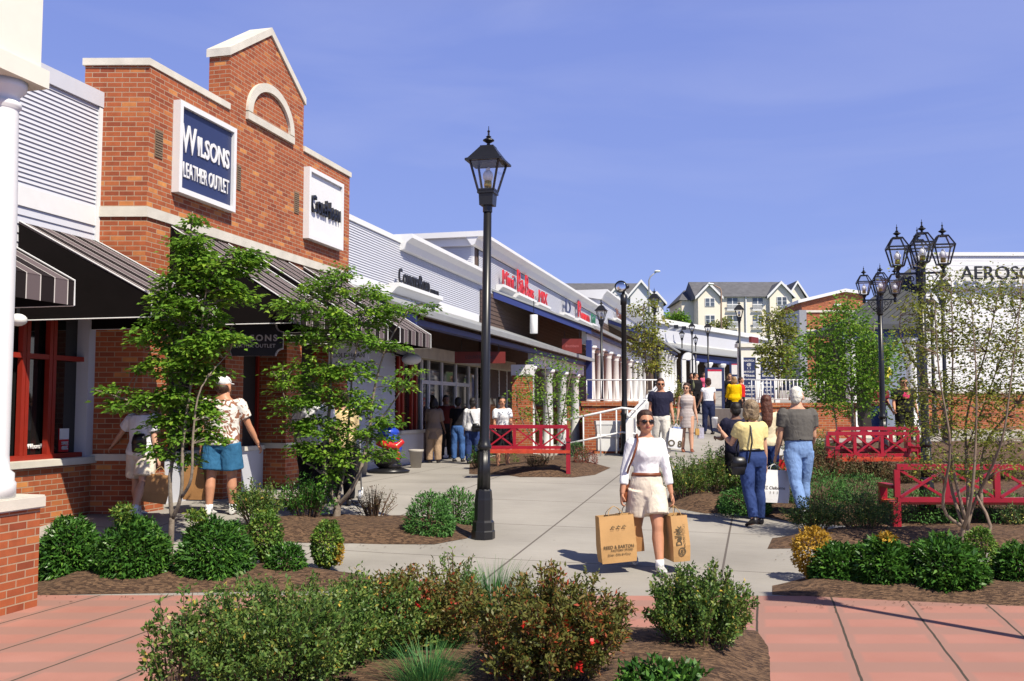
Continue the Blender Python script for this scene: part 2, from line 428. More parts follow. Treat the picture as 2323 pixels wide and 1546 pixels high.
# ------------------------------------------------------------------ ground sheets
def concrete_mat():
    m, nt, b = newmat('broom finished concrete'); b.inputs['Roughness'].default_value = 0.9
    geo = nt.nodes.new('ShaderNodeNewGeometry')
    mp = nt.nodes.new('ShaderNodeMapping'); mp.vector_type = 'POINT'; mp.inputs['Rotation'].default_value = (0, 0, R(14.4))
    link(nt, geo.outputs['Position'], mp.inputs['Vector'])
    sep = nt.nodes.new('ShaderNodeSeparateXYZ'); link(nt, mp.outputs['Vector'], sep.inputs[0])
    def line(sock, period, off, wd):
        a = nt.nodes.new('ShaderNodeMath'); a.operation = 'ADD'; link(nt, sock, a.inputs[0]); a.inputs[1].default_value = off
        d = nt.nodes.new('ShaderNodeMath'); d.operation = 'PINGPONG'; link(nt, a.outputs[0], d.inputs[0]); d.inputs[1].default_value = period / 2
        c = nt.nodes.new('ShaderNodeMath'); c.operation = 'LESS_THAN'; link(nt, d.outputs[0], c.inputs[0]); c.inputs[1].default_value = wd
        return c.outputs[0]
    lx = line(sep.outputs['X'], 2.25, 0.42, 0.012); ly = line(sep.outputs['Y'], 2.25, 0.9, 0.010)
    mxl = nt.nodes.new('ShaderNodeMath'); mxl.operation = 'MAXIMUM'; link(nt, lx, mxl.inputs[0]); link(nt, ly, mxl.inputs[1])
    n1 = nt.nodes.new('ShaderNodeTexNoise'); n1.inputs['Scale'].default_value = 0.7; n1.inputs['Detail'].default_value = 6
    link(nt, geo.outputs['Position'], n1.inputs['Vector'])
    st = nt.nodes.new('ShaderNodeMapping'); st.inputs['Scale'].default_value = (1.2, 26, 1); link(nt, mp.outputs['Vector'], st.inputs['Vector'])
    n2 = nt.nodes.new('ShaderNodeTexNoise'); n2.inputs['Scale'].default_value = 2.2; n2.inputs['Detail'].default_value = 5
    link(nt, st.outputs['Vector'], n2.inputs['Vector'])
    n3 = nt.nodes.new('ShaderNodeTexNoise'); n3.inputs['Scale'].default_value = 140; n3.inputs['Detail'].default_value = 2
    link(nt, geo.outputs['Position'], n3.inputs['Vector'])
    s1 = nt.nodes.new('ShaderNodeMath'); s1.operation = 'MULTIPLY_ADD'; link(nt, n1.outputs['Fac'], s1.inputs[0]); s1.inputs[1].default_value = 0.55; s1.inputs[2].default_value = 0
    s2 = nt.nodes.new('ShaderNodeMath'); s2.operation = 'MULTIPLY_ADD'; link(nt, n2.outputs['Fac'], s2.inputs[0]); s2.inputs[1].default_value = 0.25; link(nt, s1.outputs[0], s2.inputs[2])
    s3 = nt.nodes.new('ShaderNodeMath'); s3.operation = 'MULTIPLY_ADD'; link(nt, n3.outputs['Fac'], s3.inputs[0]); s3.inputs[1].default_value = 0.25; link(nt, s2.outputs[0], s3.inputs[2])
    r = nt.nodes.new('ShaderNodeValToRGB'); e = r.color_ramp.elements
    e[0].position = 0.33; e[0].color = (0.275, 0.255, 0.225, 1); e[1].position = 0.70; e[1].color = (0.44, 0.412, 0.37, 1)
    link(nt, s3.outputs[0], r.inputs['Fac'])
    mx = nt.nodes.new('ShaderNodeMix'); mx.data_type = 'RGBA'; link(nt, mxl.outputs[0], mx.inputs['Factor']); link(nt, r.outputs['Color'], mx.inputs['A'])
    mx.inputs['B'].default_value = (0.13, 0.11, 0.095, 1)
    sv = nt.nodes.new('ShaderNodeTexVoronoi'); sv.inputs['Scale'].default_value = 2.3; link(nt, geo.outputs['Position'], sv.inputs['Vector'])
    sr = nt.nodes.new('ShaderNodeMapRange'); sr.inputs['From Min'].default_value = 0.018; sr.inputs['From Max'].default_value = 0.05; sr.inputs['To Min'].default_value = 0.62; link(nt, sv.outputs['Distance'], sr.inputs['Value'])
    sn = nt.nodes.new('ShaderNodeTexNoise'); sn.inputs['Scale'].default_value = 0.22; sn.inputs['Detail'].default_value = 8; sn.inputs['Roughness'].default_value = .65; link(nt, geo.outputs['Position'], sn.inputs['Vector'])
    sm_ = nt.nodes.new('ShaderNodeMapRange'); sm_.inputs['From Min'].default_value = 0.35; sm_.inputs['From Max'].default_value = 0.62; sm_.inputs['To Min'].default_value = 0.80; link(nt, sn.outputs['Fac'], sm_.inputs['Value'])
    pr = nt.nodes.new('ShaderNodeMath'); pr.operation = 'MULTIPLY'; link(nt, sr.outputs['Result'], pr.inputs[0]); link(nt, sm_.outputs['Result'], pr.inputs[1])
    sc_ = nt.nodes.new('ShaderNodeVectorMath'); sc_.operation = 'SCALE'; link(nt, mx.outputs['Result'], sc_.inputs[0]); link(nt, pr.outputs[0], sc_.inputs['Scale'])
    link(nt, sc_.outputs['Vector'], b.inputs['Base Color'])
    bp = nt.nodes.new('ShaderNodeBump'); bp.inputs['Strength'].default_value = 0.35; bp.inputs['Distance'].default_value = 0.004
    link(nt, s3.outputs[0], bp.inputs['Height']); link(nt, bp.outputs['Normal'], b.inputs['Normal'])
    return m

def redpave_mat():
    m, nt, b = newmat('red stained concrete'); b.inputs['Roughness'].default_value = 0.85
    geo = nt.nodes.new('ShaderNodeNewGeometry')
    mp = nt.nodes.new('ShaderNodeMapping'); mp.inputs['Rotation'].default_value = (0, 0, R(14.4))
    link(nt, geo.outputs['Position'], mp.inputs['Vector'])
    sep = nt.nodes.new('ShaderNodeSeparateXYZ'); link(nt, mp.outputs['Vector'], sep.inputs[0])
    sepw = nt.nodes.new('ShaderNodeSeparateXYZ'); link(nt, geo.outputs['Position'], sepw.inputs[0])
    wob = nt.nodes.new('ShaderNodeTexNoise'); wob.inputs['Scale'].default_value = 3; wob.inputs['Detail'].default_value = 4
    link(nt, geo.outputs['Position'], wob.inputs['Vector'])
    def M(op, a, bb, c=None):
        n = nt.nodes.new('ShaderNodeMath'); n.operation = op
        for i, q in enumerate((a, bb, c)):
            if q is None: continue
            if isinstance(q, (int, float)): n.inputs[i].default_value = q
            else: link(nt, q, n.inputs[i])
        return n.outputs[0]
    xw = M('MULTIPLY_ADD', wob.outputs['Fac'], 0.02, sep.outputs['X'])
    dx = M('PINGPONG', M('ADD', xw, 0.055 + 6.4), 0.32)           # distance to the joint running up the walk
    joint = M('LESS_THAN', dx, 0.009)
    border = nt.nodes.new('ShaderNodeMapRange'); border.inputs['From Min'].default_value = 0.05; border.inputs['From Max'].default_value = 0.075
    border.inputs['To Min'].default_value = 1; border.inputs['To Max'].default_value = 0; link(nt, dx, border.inputs['Value'])
    yw = M('MULTIPLY_ADD', wob.outputs['Fac'], 0.05, sepw.outputs['Y'])
    dy = M('PINGPONG', yw, 0.26)
    band = nt.nodes.new('ShaderNodeMapRange'); band.inputs['From Min'].default_value = 0.11; band.inputs['From Max'].default_value = 0.16
    link(nt, dy, band.inputs['Value'])
    st = M('MULTIPLY', M('MAXIMUM', border.outputs['Result'], band.outputs['Result']), 0.75)
    n1 = nt.nodes.new('ShaderNodeTexNoise'); n1.inputs['Scale'].default_value = 1.3; n1.inputs['Detail'].default_value = 7
    link(nt, geo.outputs['Position'], n1.inputs['Vector'])
    n3 = nt.nodes.new('ShaderNodeTexNoise'); n3.inputs['Scale'].default_value = 160; link(nt, geo.outputs['Position'], n3.inputs['Vector'])
    f = M('MULTIPLY_ADD', n3.outputs['Fac'], 0.35, M('MULTIPLY', n1.outputs['Fac'], 0.65))
    r = nt.nodes.new('ShaderNodeValToRGB'); e = r.color_ramp.elements
    e[0].position = 0.3; e[0].color = (0.335, 0.145, 0.108, 1); e[1].position = 0.72; e[1].color = (0.445, 0.212, 0.163, 1)
    link(nt, f, r.inputs['Fac'])
    mx = nt.nodes.new('ShaderNodeMix'); mx.data_type = 'RGBA'; link(nt, st, mx.inputs['Factor']); link(nt, r.outputs['Color'], mx.inputs['A'])
    mx.inputs['B'].default_value = (0.30, 0.172, 0.136, 1)
    mj = nt.nodes.new('ShaderNodeMix'); mj.data_type = 'RGBA'; link(nt, joint, mj.inputs['Factor']); link(nt, mx.outputs['Result'], mj.inputs['A'])
    mj.inputs['B'].default_value = (0.06, 0.045, 0.03, 1)
    link(nt, mj.outputs['Result'], b.inputs['Base Color'])
    bp = nt.nodes.new('ShaderNodeBump'); bp.inputs['Strength'].default_value = 0.3; bp.inputs['Distance'].default_value = 0.004
    link(nt, f, bp.inputs['Height']); link(nt, bp.outputs['Normal'], b.inputs['Normal'])
    return m

def grid_sheet(name, xs, ys, zf, m):
    nx, ny = len(xs), len(ys)
    v = [(x, y, zf(x, y)) for y in ys for x in xs]
    f = [(j * nx + i, j * nx + i + 1, (j + 1) * nx + i + 1, (j + 1) * nx + i) for j in range(ny - 1) for i in range(nx - 1)]
    o = npmesh(name, v, f, m); o.data.polygons.foreach_set('use_smooth', [True] * len(f)); return o

def frange(a, b, s):
    n = max(1, round((b - a) / s)); return [a + (b - a) * i / n for i in range(n + 1)]

xs = frange(-120, -12, 12)[:-1] + frange(-12, 24, 0.5)[:-1] + frange(24, 160, 12)
ys = frange(-6, 2, 1)[:-1] + frange(2, 50, 0.5)[:-1] + frange(50, 110, 3)
tag(grid_sheet('plaza_pavement', xs, ys, gz, concrete_mat()), kind='structure')
ysf = frange(108, 190, 6)[:-1] + [190, 260, 400, 700, 1200]
xsf = [-900, -500, -300, -200] + frange(-150, 200, 14) + [300, 500, 900]
GRASS = mat('meadow grass', (0.07, 0.12, 0.03), 0.95, 0.3, 0.3)
tag(grid_sheet('hill', xsf, ysf, lambda x, y: gz(x, y) - 0.15, GRASS), kind='structure')

def inpoly_dist(p, poly):
    d = 1e9; n = len(poly)
    for i in range(n):
        a, b = poly[i], poly[(i + 1) % n]; ab = b - a
        t = max(0, min(1, (p - a).dot(ab) / max(1e-9, ab.length_squared)))
        d = min(d, (p - a - ab * t).length)
    return d

def sheet(name, poly, m, off=0.006, step=0.25, mound=0.0, fall=0.6, rough=0.0):
    poly = [Vector((p[0], p[1])) for p in poly]
    bm = bmesh.new(); bm.faces.new([bm.verts.new((p.x, p.y, 0)) for p in poly])
    for ax in (0, 1):
        lo = min(p[ax] for p in poly); hi = max(p[ax] for p in poly); n = int((hi - lo) / step)
        for i in range(1, n + 1):
            co = [0, 0, 0]; co[ax] = lo + i * step; no = [0, 0, 0]; no[ax] = 1
            bmesh.ops.bisect_plane(bm, geom=bm.verts[:] + bm.edges[:] + bm.faces[:], plane_co=co, plane_no=no)
    for v in bm.verts:
        z = off
        if mound > 0:
            d = inpoly_dist(Vector((v.co.x, v.co.y)), poly)
            k = sstep(0, fall, d)
            z = (off + k * mound + (mnoise.noise(Vector((v.co.x * 3, v.co.y * 3, 0))) * rough * k)) if d > 1e-4 else 0.004
        v.co.z = gz(v.co.x, v.co.y) + z
    bmesh.ops.recalc_face_normals(bm, faces=bm.faces[:])
    bm.normal_update()
    if sum(f.normal.z for f in bm.faces) < 0: bmesh.ops.reverse_faces(bm, faces=bm.faces[:])
    boxuv(bm)
    me = bpy.data.meshes.new(name); bm.to_mesh(me); bm.free(); me.materials.append(m)
    me.polygons.foreach_set('use_smooth', [True] * len(me.polygons))
    o = bpy.data.objects.new(name, me); C.objects.link(o)
    return tag(o, kind='structure')

sheet('red_pavement', [(-12, 1.5), (16, 1.5), (16, 8.82), (-12, 8.95)], redpave_mat(), 0.006, 0.5)

def mulchmat():
    m, nt, b = newmat('shredded bark mulch'); b.inputs['Roughness'].default_value = 0.95
    geo = nt.nodes.new('ShaderNodeNewGeometry')
    mp = nt.nodes.new('ShaderNodeMapping'); mp.inputs['Scale'].default_value = (1, 2.2, 1); mp.inputs['Rotation'].default_value = (0, 0, 0.5)
    link(nt, geo.outputs['Position'], mp.inputs['Vector'])
    vo = nt.nodes.new('ShaderNodeTexVoronoi'); vo.inputs['Scale'].default_value = 26; link(nt, mp.outputs['Vector'], vo.inputs['Vector'])
    n = nt.nodes.new('ShaderNodeTexNoise'); n.inputs['Scale'].default_value = 60; n.inputs['Detail'].default_value = 4; link(nt, mp.outputs['Vector'], n.inputs['Vector'])
    r = nt.nodes.new('ShaderNodeValToRGB'); e = r.color_ramp.elements
    e[0].position = 0.3; e[0].color = (0.045, 0.022, 0.011, 1); e[1].position = 0.75; e[1].color = (0.20, 0.115, 0.062, 1)
    s = nt.nodes.new('ShaderNodeMath'); s.operation = 'MULTIPLY_ADD'; s.inputs[1].default_value = 0.5
    sc = nt.nodes.new('ShaderNodeSeparateColor'); link(nt, vo.outputs['Color'], sc.inputs[0])
    h = nt.nodes.new('ShaderNodeMath'); h.operation = 'MULTIPLY'; h.inputs[1].default_value = 0.5; link(nt, n.outputs['Fac'], h.inputs[0])
    link(nt, sc.outputs[0], s.inputs[0]); link(nt, h.outputs[0], s.inputs[2])
    link(nt, s.outputs[0], r.inputs['Fac']); link(nt, r.outputs['Color'], b.inputs['Base Color'])
    bp = nt.nodes.new('ShaderNodeBump'); bp.inputs['Strength'].default_value = 1.0; bp.inputs['Distance'].default_value = 0.03
    link(nt, s.outputs[0], bp.inputs['Height']); link(nt, bp.outputs['Normal'], b.inputs['Normal'])
    return m
MUL = mulchmat()
def bed(pix, mound=0.10, extra=None):
    poly = [G(*p).xy for p in pix] + (extra or [])
    return sheet('mulch_bed', poly, MUL, 0.006, 0.16, mound, 0.45, 0.035)
bed([(60, 1352), (450, 1345), (800, 1341), (850, 1330), (835, 1306), (700, 1288), (600, 1284), (470, 1262), (250, 1252), (90, 1256)])
bed([(545, 1231), (800, 1234), (985, 1236), (1060, 1222), (1084, 1202), (1070, 1187), (940, 1176), (760, 1170), (620, 1174), (535, 1196)])
bed([(1064, 1076), (1180, 1083), (1300, 1084), (1350, 1078), (1385, 1062), (1320, 1044), (1240, 1036), (1120, 1036), (1066, 1050)])
bed([(250, 1760), (330, 1560), (470, 1470), (660, 1425), (900, 1404), (1100, 1424), (1300, 1428), (1480, 1430), (1640, 1425), (1720, 1432), (1748, 1470), (1772, 1760)], 0.12)
bed([(1512, 1150), (1530, 1070), (1600, 1048), (1800, 1018), (2000, 1012), (2323, 1010), (2700, 1016), (2700, 1195), (2323, 1196), (2120, 1194), (1960, 1196), (1800, 1186), (1690, 1164), (1600, 1166)], 0.14)
bed([(1741, 1246), (1752, 1222), (1860, 1206), (2100, 1202), (2323, 1200), (2700, 1200), (2700, 1268), (2323, 1256), (2080, 1252), (1900, 1244)], 0.12)
bed([(1752, 1350), (1752, 1330), (1850, 1306), (2050, 1296), (2323, 1296), (2700, 1300), (2700, 1400), (2323, 1378), (2050, 1366), (1850, 1356)], 0.10)
# ------------------------------------------------------------------ people
SKIN = mat('light skin', (0.62, 0.34, 0.22), 0.5, 0.05, 20)
SKINT = mat('tanned skin', (0.55, 0.26, 0.15), 0.5, 0.05, 20)
SKIND = mat('brown skin', (0.22, 0.11, 0.065), 0.5, 0.05, 20)
LIPS = mat('lips', (0.45, 0.10, 0.08), 0.4, 0)
EYE = mat('dark eye', (0.03, 0.02, 0.015), 0.2, 0)
SUNGL = mat('dark sunglass lens', (0.012, 0.008, 0.006), 0.08, 0)
def cloth(name, col, var=0.06, bump=0.15): return mat(name, col, 0.85, var, 5, bump, 240, spec=0.2, fold=0.38)
def hairm(name, col): return mat(name, col, 0.55, 0.45, 55, 0.5, 120)
def stripem(name, c1, c2, freq, axis='Z'):
    if name in MATS: return MATS[name]
    m, nt, b = newmat(name); b.inputs['Roughness'].default_value = 0.85
    tc = nt.nodes.new('ShaderNodeTexCoord'); wv = nt.nodes.new('ShaderNodeTexWave'); wv.bands_direction = axis
    wv.inputs['Scale'].default_value = freq; wv.inputs['Distortion'].default_value = 0.8; link(nt, tc.outputs['Object'], wv.inputs['Vector'])
    r = nt.nodes.new('ShaderNodeValToRGB'); r.color_ramp.elements[0].color = rgba(c1); r.color_ramp.elements[1].color = rgba(c2)
    r.color_ramp.elements[0].position = 0.4; r.color_ramp.elements[1].position = 0.6
    link(nt, wv.outputs['Fac'], r.inputs['Fac']); link(nt, r.outputs['Color'], b.inputs['Base Color']); MATS[name] = m; return m
def blotchm(name, base, spot, scale=14, thr=0.5):
    if name in MATS: return MATS[name]
    m, nt, b = newmat(name); b.inputs['Roughness'].default_value = 0.85
    tc = nt.nodes.new('ShaderNodeTexCoord'); n = nt.nodes.new('ShaderNodeTexNoise'); n.inputs['Scale'].default_value = scale; n.inputs['Detail'].default_value = 3; n.inputs['Distortion'].default_value = 2.0
    link(nt, tc.outputs['Object'], n.inputs['Vector'])
    r = nt.nodes.new('ShaderNodeValToRGB'); r.color_ramp.elements[0].color = rgba(base); r.color_ramp.elements[1].color = rgba(spot)
    r.color_ramp.elements[0].position = thr - 0.02; r.color_ramp.elements[1].position = thr + 0.02
    link(nt, n.outputs['Fac'], r.inputs['Fac']); link(nt, r.outputs['Color'], b.inputs['Base Color']); MATS[name] = m; return m

TORSO = {
 'f': [(.465, .070, .058, 0), (.50, .094, .066, .004), (.535, .099, .069, .006), (.575, .088, .062, .002), (.62, .072, .053, 0), (.67, .077, .056, 0), (.715, .086, .066, -.008), (.75, .091, .066, -.008), (.782, .094, .056, 0), (.804, .084, .047, .003), (.824, .062, .040, .005), (.842, .042, .036, .005), (.856, .034, .034, .003), (.885, .032, .033, -.004)],
 'm': [(.465, .074, .060, 0), (.50, .092, .067, .004), (.535, .095, .070, .004), (.575, .092, .068, 0), (.62, .092, .067, -.002), (.67, .098, .068, -.002), (.715, .106, .070, -.004), (.75, .112, .070, -.004), (.782, .113, .061, 0), (.804, .100, .050, .003), (.824, .074, .044, .005), (.842, .050, .041, .005), (.856, .041, .039, .003), (.885, .038, .038, -.004)],
}

class P_: pass

def person(label, loc, h, rot, sex='f', larm=(5, 8, 10), rarm=(5, 8, 10), lleg=(0, 3, 0), rleg=(0, 3, 0), lfoot=0, rfoot=0,
           lean=0, side=0, yaw=0, nod=0, top=None, bottom=None, hair=None, shoes=None, skin=None, voxel=0.012, wide=1.0,
           glasses=False, face=True, belt=None, socks=None, group=None, lout=None, rout=None, fingers=True):
    H = h; g = P_(); skin = skin or SKIN
    fat = (0.92 if sex == 'f' else 1.0)
    root = thing('person', label, 'person', loc, R(rot), group)
    Rl = Matrix.Rotation(R(lean), 3, 'X') @ Matrix.Rotation(R(side), 3, 'Y')
    piv = Vector((0, 0, .52 * H))
    def tp(p):      # torso point, in fractions of H
        p = Vector(p) * H
        k = min(1, max(0, (p.z / H - .50) / .08))
        q = piv + Rl @ (p - piv)
        return p.lerp(q, k)
    neck = Vector((0, .002, .875)); Rh = Matrix.Rotation(R(yaw), 3, 'Z') @ Matrix.Rotation(R(nod), 3, 'X')
    HS = 1.12
    def hp(p): return tp(neck + Vector((0, 0, -.010)) + Rh @ ((Vector(p) - neck) * HS))
    # limb joints
    sw = .091 if sex == 'f' else .108
    J = {}
    for s, arm, o2 in ((1, larm, lout), (-1, rarm, rout)):
        f, o, b = arm; o2 = o if o2 is None else o2
        d1 = Vector((s * math.sin(R(o)), -math.sin(R(f)) * math.cos(R(o)), -math.cos(R(f)) * math.cos(R(o))))
        d2 = Vector((s * math.sin(R(o2)), -math.sin(R(f + b)) * math.cos(R(o2)), -math.cos(R(f + b)) * math.cos(R(o2))))
        S = tp((s * sw * wide, .004, .794)); E = S + d1 * .172 * H; Wp = E + d2 * .148 * H
        J['S', s], J['E', s], J['W', s], J['d2', s] = S, E, Wp, d2
        J['H', s] = Wp + d2 * .075 * H
    for s, leg in ((1, lleg), (-1, rleg)):
        f, o, b = leg
        d1 = Vector((s * math.sin(R(o)), -math.sin(R(f)) * math.cos(R(o)), -math.cos(R(f)) * math.cos(R(o))))
        f2 = f - b
        d2 = Vector((s * math.sin(R(o * .4)), -math.sin(R(f2)), -math.cos(R(f2))))
        hp_ = Vector((s * .050 * H * wide, 0, .515 * H)); K = hp_ + d1 * .240 * H; A = K + d2 * .238 * H
        J['Hp', s], J['K', s], J['A', s] = hp_, K, A
    fp = {1: lfoot, -1: rfoot}
    low = 1e9
    for s in (1, -1):
        a = J['A', s]; q = R(fp[s])
        toe = a + Vector((0, -math.cos(q) * .115 * H, -math.sin(q) * .115 * H)) + Vector((0, 0, -.040 * H * math.cos(q)))
        heel = a + Vector((0, .03 * H, -.040 * H))
        J['toe', s] = toe
        low = min(low, a.z - .042 * H if fp[s] <= 0 else toe.z, toe.z)
    sh = Vector((0, 0, -low))
    for k in J:
        if k[0] not in ('d2',): J[k] = J[k] + sh
    g.J = J
    def T(p): return tp(p) + sh
    def HP(p): return hp(p) + sh
    def hell(mb, c, r, *a): mb.ell(c, tuple(q * HS for q in r), *a)
    def trings(z0, z1, inf, zs=1.0, seg=18, rowx=1.0, rowy=1.0):
        rows = TORSO[sex]; out = []
        def at_(z):
            if z <= rows[0][0]: return rows[0]
            for a, b in zip(rows, rows[1:]):
                if a[0] <= z <= b[0]:
                    t = (z - a[0]) / (b[0] - a[0]); return tuple(a[i] * (1 - t) + b[i] * t for i in range(4))
            return rows[-1]
        lv = sorted({z0, z1} | {r[0] for r in rows if z0 < r[0] < z1})
        for z in lv:
            _, rx, ry, y = at_(z); rx = (rx * wide + inf) * rowx; ry = (ry * (0.5 + 0.5 * wide) + inf) * rowy
            out.append([T((rx * math.cos(2 * math.pi * k / seg), y + ry * math.sin(2 * math.pi * k / seg), z)) for k in range(seg)])
        return out
    def chain(mb, pts, rad, seg=12, ext=0.5):
        pts = [Vector(p) for p in pts]
        d0 = (pts[0] - pts[1]).normalized(); d1 = (pts[-1] - pts[-2]).normalized()
        mb.tube([pts[0] + d0 * rad[0] * ext] + pts + [pts[-1] + d1 * rad[-1] * ext], [rad[0] * .55] + list(rad) + [rad[-1] * .55], seg)
    # ---- body
    mb = MB(); mb.loft(trings(.465, .885, 0))
    hx = .043 if sex == 'f' else .046
    Rm = Rl @ Rh
    hell(mb, HP((0, .004, .940)), (hx * H, .055 * H, .056 * H), Rm, 18, 12)
    hell(mb, HP((0, -.014, .905)), (.034 * H, .040 * H, .040 * H), Rm, 16, 10)
    hell(mb, HP((0, -.034, .886)), (.018 * H, .016 * H, .014 * H), Rm, 12, 8)     # chin
    hell(mb, HP((0, -.056, .914)), (.0085 * H, .012 * H, .0135 * H), Rm, 10, 7)    # nose
    hell(mb, HP((0, -.049, .929)), (.006 * H, .010 * H, .016 * H), Rm, 10, 7)
    hell(mb, HP((0, -.036, .940)), (.033 * H, .016 * H, .006 * H), Rm, 10, 7)      # brow
    for s in (1, -1):
        hell(mb, HP((s * (hx + .001), .008, .918)), (.006 * H, .012 * H, .018 * H), Rm, 8, 7)
        hell(mb, HP((s * .021, -.033, .910)), (.014 * H, .014 * H, .014 * H), Rm, 8, 7)
        S, E, Wp, d2 = J['S', s], J['E', s], J['W', s], J['d2', s]
        r = [.034, .031, .0265, .0235, .0245, .020, .0150]
        chain(mb, [S, S.lerp(E, .3), S.lerp(E, .65), E, E.lerp(Wp, .25), E.lerp(Wp, .65), Wp], [q * H * fat for q in r])
        # hand: palm, four fingers, thumb
        x = d2.normalized(); side_ = Vector((s, 0, 0)); nrm = side_ - x * side_.dot(x); nrm.normalize(); wd = x.cross(nrm); wd.normalize()
        pc = Wp + x * .034 * H
        Mh = Matrix((wd, nrm, x)).transposed()
        mb.ell(pc, (.021 * H, .0105 * H, .034 * H), Mh, 12, 9)
        if fingers:
            front = 1 if wd.y < 0 else -1
            for i, (off, ln) in enumerate(((.0150, .036), (.0052, .042), (-.0050, .039), (-.0148, .030))):
                b0 = Wp + x * .056 * H + wd * (off * front * H)
                c1 = b0 + (x * .92 - nrm * .35) * ln * .42 * H; c2 = c1 + (x * .35 - nrm * .9) * ln * .34 * H; c3 = c2 + (-x * .45 - nrm * .75) * ln * .26 * H
                mb.tube([b0 - x * .012 * H, b0, c1, c2, c3], [q * H for q in (.0050, .0052, .0048, .0044, .0036)], 7)
            t0 = Wp + x * .020 * H + wd * (.016 * front * H)
            t1 = t0 + (x * .55 + wd * front * .6 - nrm * .35) * .024 * H; t2 = t1 + (x * .8 - nrm * .5) * .022 * H
            mb.tube([t0, t1, t2], [.0066 * H, .0060 * H, .0045 * H], 7)
        hpj, K, A = J['Hp', s], J['K', s], J['A', s]
        bk = Vector((0, .006 * H, 0))
        r = [.058, .056, .047, .035, .034, .037, .030, .0215]
        lf = 1.02 if sex == 'f' else 1.0
        chain(mb, [hpj, hpj.lerp(K, .2), hpj.lerp(K, .6), K, K.lerp(A, .12) + bk, K.lerp(A, .32) + bk * 1.8, K.lerp(A, .62) + bk, A], [q * H * lf for q in r], 14)
        q = R(fp[s]); fd = Vector((0, -math.cos(q), -math.sin(q)))
        mb.tube([A + Vector((0, .012 * H, -.022 * H)), A + Vector((0, 0, -.022 * H)), A + fd * .05 * H + Vector((0, 0, -.026 * H)), A + fd * .10 * H + Vector((0, 0, -.032 * H))], [.018 * H, .022 * H, .020 * H, .012 * H], 10)
    organic('body', mb, skin, root, voxel, 3)
    # ---- face parts
    if face:
        mb = MB(); hell(mb, HP((0, -.0515, .8985)), (.0135 * H, .005 * H, .0042 * H), Rm, 12, 6); mb.build('lips', LIPS, root, True, True)
        if glasses:
            mb = MB()
            for s in (1, -1):
                hell(mb, HP((s * .0195, -.0525, .930)), (.0155 * H, .005 * H, .0115 * H), Rm @ Matrix.Rotation(s * .22, 3, 'Z'), 14, 7)
                mb.tube([HP((s * .033, -.046, .933)), HP((s * .046, -.02, .932)), HP((s * .046, .01, .930))], .0018 * H, 6)
            mb.tube([HP((-.007, -.058, .933)), HP((.007, -.058, .933))], .0016 * H, 6)
            mb.build('sunglasses', SUNGL, root, True, True)
        else:
            for s in (1, -1):
                mb = MB(); hell(mb, HP((s * .018, -.047, .929)), (.0068 * H, .004 * H, .0042 * H), Rm, 10, 6); mb.build('eye', EYE, root, True, True)
    # ---- hair
    if hair:
        kind, hm = hair; mb = MB(); amp = .002; fr = 30
        if kind == 'cap':
            hell(mb, HP((0, .006, .958)), (.0475 * H, .060 * H, .042 * H), Rm, 18, 10)
            hell(mb, HP((0, -.068, .948)), (.038 * H, .036 * H, .006 * H), Rm, 14, 6)
            organic('cap', mb, cloth('white cotton cap', (.8, .8, .8)), root, .009, 2); mb = MB()
            hell(mb, HP((0, .022, .918)), (.046 * H, .043 * H, .038 * H), Rm, 16, 9)
            kind = 'x'
        if kind in ('short', 'bun', 'long', 'bob', 'curly'):
            k = 1.0 if kind != 'curly' else 1.18
            hell(mb, HP((0, .012, .954)), (.0475 * H * k, .055 * H * k, .049 * H * k), Rm, 18, 11); hell(mb, HP((0, .002, .971)), (.0405 * H, .0475 * H, .031 * H), Rm, 16, 10)
            hell(mb, HP((0, .028, .922)), (.046 * H * k, .038 * H * k, .050 * H * k), Rm, 16, 10)
            for s in (1, -1): hell(mb, HP((s * .040, .004, .936)), (.009 * H, .022 * H, .028 * H), Rm, 10, 8)
        if kind == 'bun':
            hell(mb, HP((0, .062, .962)), (.020 * H, .018 * H, .022 * H), Rm, 12, 8)
        if kind in ('bob', 'curly'):
            zz = .905
            for s in (1, -1): hell(mb, HP((s * .044, .012, zz)), (.020 * H, .036 * H, .050 * H), Rm, 12, 9)
            hell(mb, HP((0, .036, .898)), (.046 * H, .030 * H, .048 * H), Rm, 14, 9)
        if kind == 'curly': amp = .008; fr = 22
        if kind == 'long':
            mb.loft([[HP((a * math.cos(2 * math.pi * i / 14), y + b * math.sin(2 * math.pi * i / 14), z)) for i in range(14)] for z, a, b, y in ((.96, .044, .03, .03), (.91, .050, .034, .038), (.85, .052, .030, .046), (.78, .048, .026, .056), (.715, .026, .016, .060))])
            amp = .004; fr = 26
        if kind == 'bald':
            hell(mb, HP((0, .024, .930)), (.0455 * H, .040 * H, .040 * H), Rm, 16, 9); hell(mb, HP((0, .010, .955)), (.0445 * H, .052 * H, .046 * H), Rm, 16, 9); hell(mb, HP((0, .032, .906)), (.036 * H, .030 * H, .030 * H), Rm, 16, 9)
        organic('hair', mb, hm, root, .009, 2, amp * H, fr)
